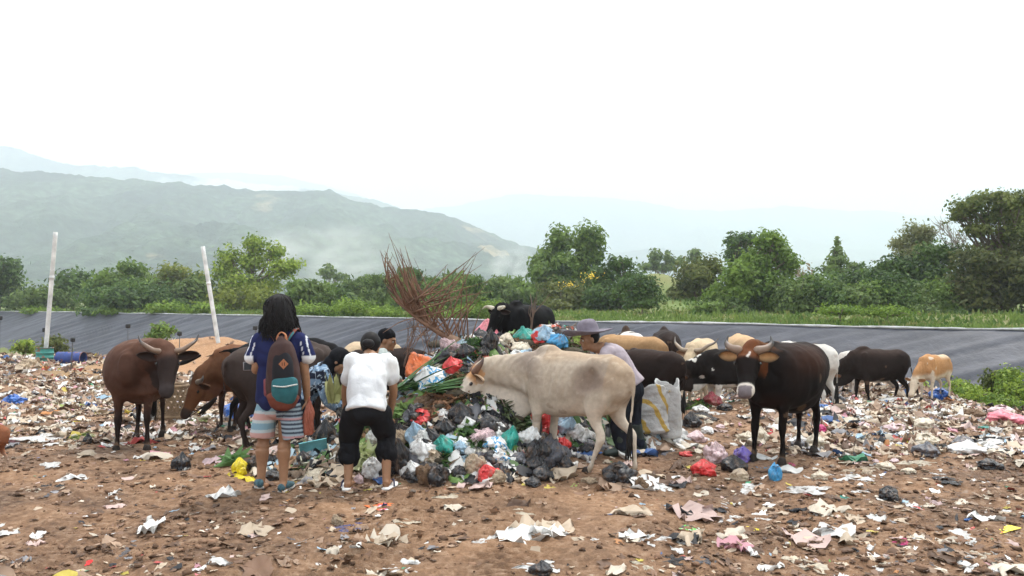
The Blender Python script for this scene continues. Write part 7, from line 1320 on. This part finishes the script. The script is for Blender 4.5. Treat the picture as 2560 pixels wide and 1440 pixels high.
# ---- uncountable small rubbish, one object
def litter():
    g = np.random.default_rng(77)
    def area(n, fx, fy):
        return fx(n), fy(n)
    n = 280000; d = np.exp(g.uniform(np.log(3.6), np.log(38), n)); a = g.uniform(-.84, .84, n); x = a * d; y = d
    right = sm(2.0, 3.6, x - (y - 8) * .1) * sm(7.4, 8.8, y); left = sm(-1.8, -3.2, x) * sm(8.3, 9.8, y); farb = sm(12, 15, y); pl = np.clip(pile(x, y) * 5, 0, 1)
    toe = np.exp(-((y - 7.0) / .35) ** 2) * (x > -2.2) * (x < .4); nb = sm(1.2, 3.0, x) * (1 - sm(7.6, 8.0, y)) * .16
    tr = np.exp(-((x - (.1 + .12 * (y - 5))) / .8) ** 2) * (1 - sm(6.6, 7.2, y))
    dens = .036 + .05 * np.clip(vn(x * 1.1, y * 1.1) + .3, 0, 1) + .34 * right + .24 * left + .15 * farb + .45 * pl + .3 * toe + nb; dens *= (1 - .8 * tr); dens *= .55 + .9 * np.clip(.5 + vn(x * 2.3, y * 2.3, 4), 0, 1)
    om = np.exp(-((x + 10.5) / 5.0) ** 2 - ((y - 29) / 5.0) ** 2); dens *= (1 - .95 * np.clip(om * 2, 0, 1))
    dens *= (H0(x, y) > -1.2) * (berm_s(x, y) > 6.5)
    keep = g.random(n) < dens * .42; x, y, pl = x[keep], y[keep], pl[keep]; pale = np.clip(right + left + farb, 0, 1)[keep]; n = len(x); print('litter', n)
    s = (.010 + .030 * g.random(n) ** 2.2) * (1 + .9 * pale * (.4 + g.random(n))) * (1 + sm(12, 30, y) * 1.4) * (1 + pl * .5)
    cols = np.array([(.115, .065, .040), (.19, .11, .07), (.33, .22, .15), (.48, .38, .28), (.60, .52, .42), (.68, .66, .63), (.55, .40, .36), (.02, .02, .024), (.25, .24, .25), (.45, .08, .07), (.06, .13, .32), (.50, .40, .08), (.07, .26, .15), (.52, .26, .30), (.50, .22, .08), (.30, .42, .52)])
    p0 = np.array([.30, .22, .18, .11, .06, .045, .03, .04, .02, .010, .007, .008, .006, .007, .005, .007]); p1 = np.array([.10, .14, .20, .20, .12, .075, .06, .045, .03, .010, .010, .007, .006, .012, .006, .012]); p0 /= p0.sum(); p1 /= p1.sum()
    c = np.where((g.random(n) < pale)[:, None], cols[g.choice(16, n, p=p1)], cols[g.choice(16, n, p=p0)]) * (.75 + .5 * g.random(n))[:, None]
    u = np.linspace(-1, 1, 4); U, V = np.meshgrid(u, u, indexing='ij'); U, V = U.ravel(), V.ravel(); m = 16
    yaw = g.uniform(0, 6.28, n)[:, None]; asp = (.35 + .65 * g.random(n))[:, None]; uu = U[None] + .30 * g.normal(size=(n, m)); vv = (V[None] + .30 * g.normal(size=(n, m))) * asp; hh = .42 * np.abs(g.normal(size=(n, m))) * (.4 + .9 * pale[:, None]) + .08
    tx, ty = g.normal(0, .35, n)[:, None], g.normal(0, .35, n)[:, None]; S = s[:, None]
    X = x[:, None] + S * (uu * np.cos(yaw) - vv * np.sin(yaw)); Y = y[:, None] + S * (uu * np.sin(yaw) + vv * np.cos(yaw)); gz = H(x, y)[:, None]; gx = (H(x + .05, y)[:, None] - gz) / .05; gy = (H(x, y + .05)[:, None] - gz) / .05
    Z = gz + np.clip(gx, -2, 2) * (X - x[:, None]) + np.clip(gy, -2, 2) * (Y - y[:, None]) + S * (hh + uu * tx * .5 + vv * ty * .5) + .002
    F = (grid_faces(4, 4)[None] + (np.arange(n) * m)[:, None, None]).reshape(-1, 4)
    V_all, F_all, C_all = np.stack([X, Y, Z], -1).reshape(-1, 3), F, np.repeat(c, m, 0)
    n = 15000; d = np.exp(g.uniform(np.log(4.2), np.log(36), n)); x = g.uniform(-.84, .84, n) * d; y = d; x[:3600] = g.uniform(-2.4, 1.8, 3600); y[:3600] = g.uniform(6.7, 11.5, 3600); right = sm(2.0, 3.6, x - (y - 8) * .1) * sm(7.4, 8.8, y); left = sm(-1.8, -3.2, x) * sm(8.3, 9.8, y); pl = np.clip(pile(x, y) * 5, 0, 1)
    dens = (.055 + .75 * right + .6 * left + .3 * sm(12, 15, y) + .9 * pl) * (.25 + 1.2 * np.clip(.4 + vn(x * 1.7, y * 1.7, 14), 0, 1)) * (H0(x, y) > -1.2) * (berm_s(x, y) > 6.5) * (1 - np.clip(2 * np.exp(-((x + 10.5) / 5.0) ** 2 - ((y - 29) / 5.0) ** 2), 0, 1))
    keep = g.random(n) < dens; x, y = x[keep], y[keep]; n = len(x); K = 7; u = np.linspace(-1, 1, K); U, V = np.meshgrid(u, u, indexing='ij'); U, V = U.ravel(), V.ravel(); m = K * K; s = (.05 + .12 * g.random(n) ** 1.8) * (1 + .5 * sm(12, 30, y))
    ph = g.uniform(0, 60, n)[:, None]; yaw = g.uniform(0, 6.28, n)[:, None]; asp = (.4 + .6 * g.random(n))[:, None]; rr = 1 / np.maximum(1, np.hypot(U, V))[None]; uu = U[None] * rr + .45 * vn(U[None] * 1.6 + ph, V[None] * 1.6); vv = (V[None] * rr + .45 * vn(U[None] * 1.6, V[None] * 1.6 + ph)) * asp; hh = .75 * (1 - np.abs(vn(U[None] * 1.4 + ph, V[None] * 1.4 + ph, 3))) - .35 + .35 * vn(U[None] * 3 + ph, V[None] * 3 + ph, 8)
    S = s[:, None]; X = x[:, None] + S * (uu * np.cos(yaw) - vv * np.sin(yaw)); Y = y[:, None] + S * (uu * np.sin(yaw) + vv * np.cos(yaw)); Z = H(X, Y) + S * np.maximum(hh, .02) * .8
    F = (grid_faces(K, K)[None] + (np.arange(n) * m)[:, None, None]).reshape(-1, 4); p2 = np.array([.04, .05, .10, .18, .21, .25, .06, .05, .03, .008, .01, .006, .006, .012, .006, .014]); p2 /= p2.sum(); c = cols[g.choice(16, n, p=p2)] * (.8 + .3 * g.random(n))[:, None]
    hc = np.array([(.014, .014, .017), (.02, .02, .024), (.10, .10, .11), (.55, .54, .52), (.40, .36, .30), (.12, .08, .05), (.06, .12, .035), (.12, .20, .05), (.30, .17, .09), (.30, .40, .46), (.5, .12, .08), (.05, .25, .17)]); hp_ = np.array([.2, .14, .1, .13, .08, .11, .08, .05, .05, .03, .015, .015]); hp_ /= hp_.sum()
    onp = (pile(x, y) > .05) & (g.random(n) < .85); c = np.where(onp[:, None], hc[g.choice(12, n, p=hp_)], c)
    V_all = np.vstack([V_all, np.stack([X, Y, Z], -1).reshape(-1, 3)]); F_all = np.vstack([F_all, F + len(C_all)]); C_all = np.vstack([C_all, np.repeat(c, m, 0)])
    me = npmesh('litter', V_all, F_all, C_all)
    tag(link('litter', me, mat('litter_bits', (1, 1, 1), rough=.6, spec=.3, attr=True, transl=.10), smooth=False), 'countless small scraps of plastic, paper and peel covering the dump', 'litter', kind='stuff')
litter()
def clods():
    g = np.random.default_rng(5); v0, f0 = ICO1; n = 30000; d = np.exp(g.uniform(np.log(3.8), np.log(20), n)); x = g.uniform(-.84, .84, n) * d; y = d
    tr = np.exp(-((x - (.1 + .12 * (y - 5))) / .7) ** 2) * (1 - sm(6.6, 7.2, y)); keep = g.random(n) < (.35 + .65 * np.clip(.5 + 1.2 * vn(x * 1.3, y * 1.3, 9), 0, 1)) * (1 - .88 * tr); x, y = x[keep], y[keep]; n = len(x)
    s = .004 + .026 * g.random(n) ** 5.0; m = len(v0); r = 1 + .42 * g.normal(size=(n, m)); a = g.uniform(0, 6.28, n)[:, None]; P = v0[None] * r[..., None] * s[:, None, None]; P[..., 2] *= .6
    X = x[:, None] + P[..., 0] * np.cos(a) - P[..., 1] * np.sin(a); Y = y[:, None] + P[..., 0] * np.sin(a) + P[..., 1] * np.cos(a); Z = H(x, y)[:, None] + P[..., 2] + s[:, None] * .25
    F = (f0[None] + (np.arange(n) * m)[:, None, None]).reshape(-1, 3); c = np.array([.21, .125, .08]) * (.35 + .9 * g.random(n))[:, None]; me = npmesh('mud_clods', np.stack([X, Y, Z], -1).reshape(-1, 3), F, np.repeat(c, m, 0))
    tag(link('mud_clods', me, mat('mud', (1, 1, 1), rough=.9, spec=.15, attr=True), smooth=False), 'small lumps of brown mud strewn over the ground', 'mud', kind='stuff')
clods()
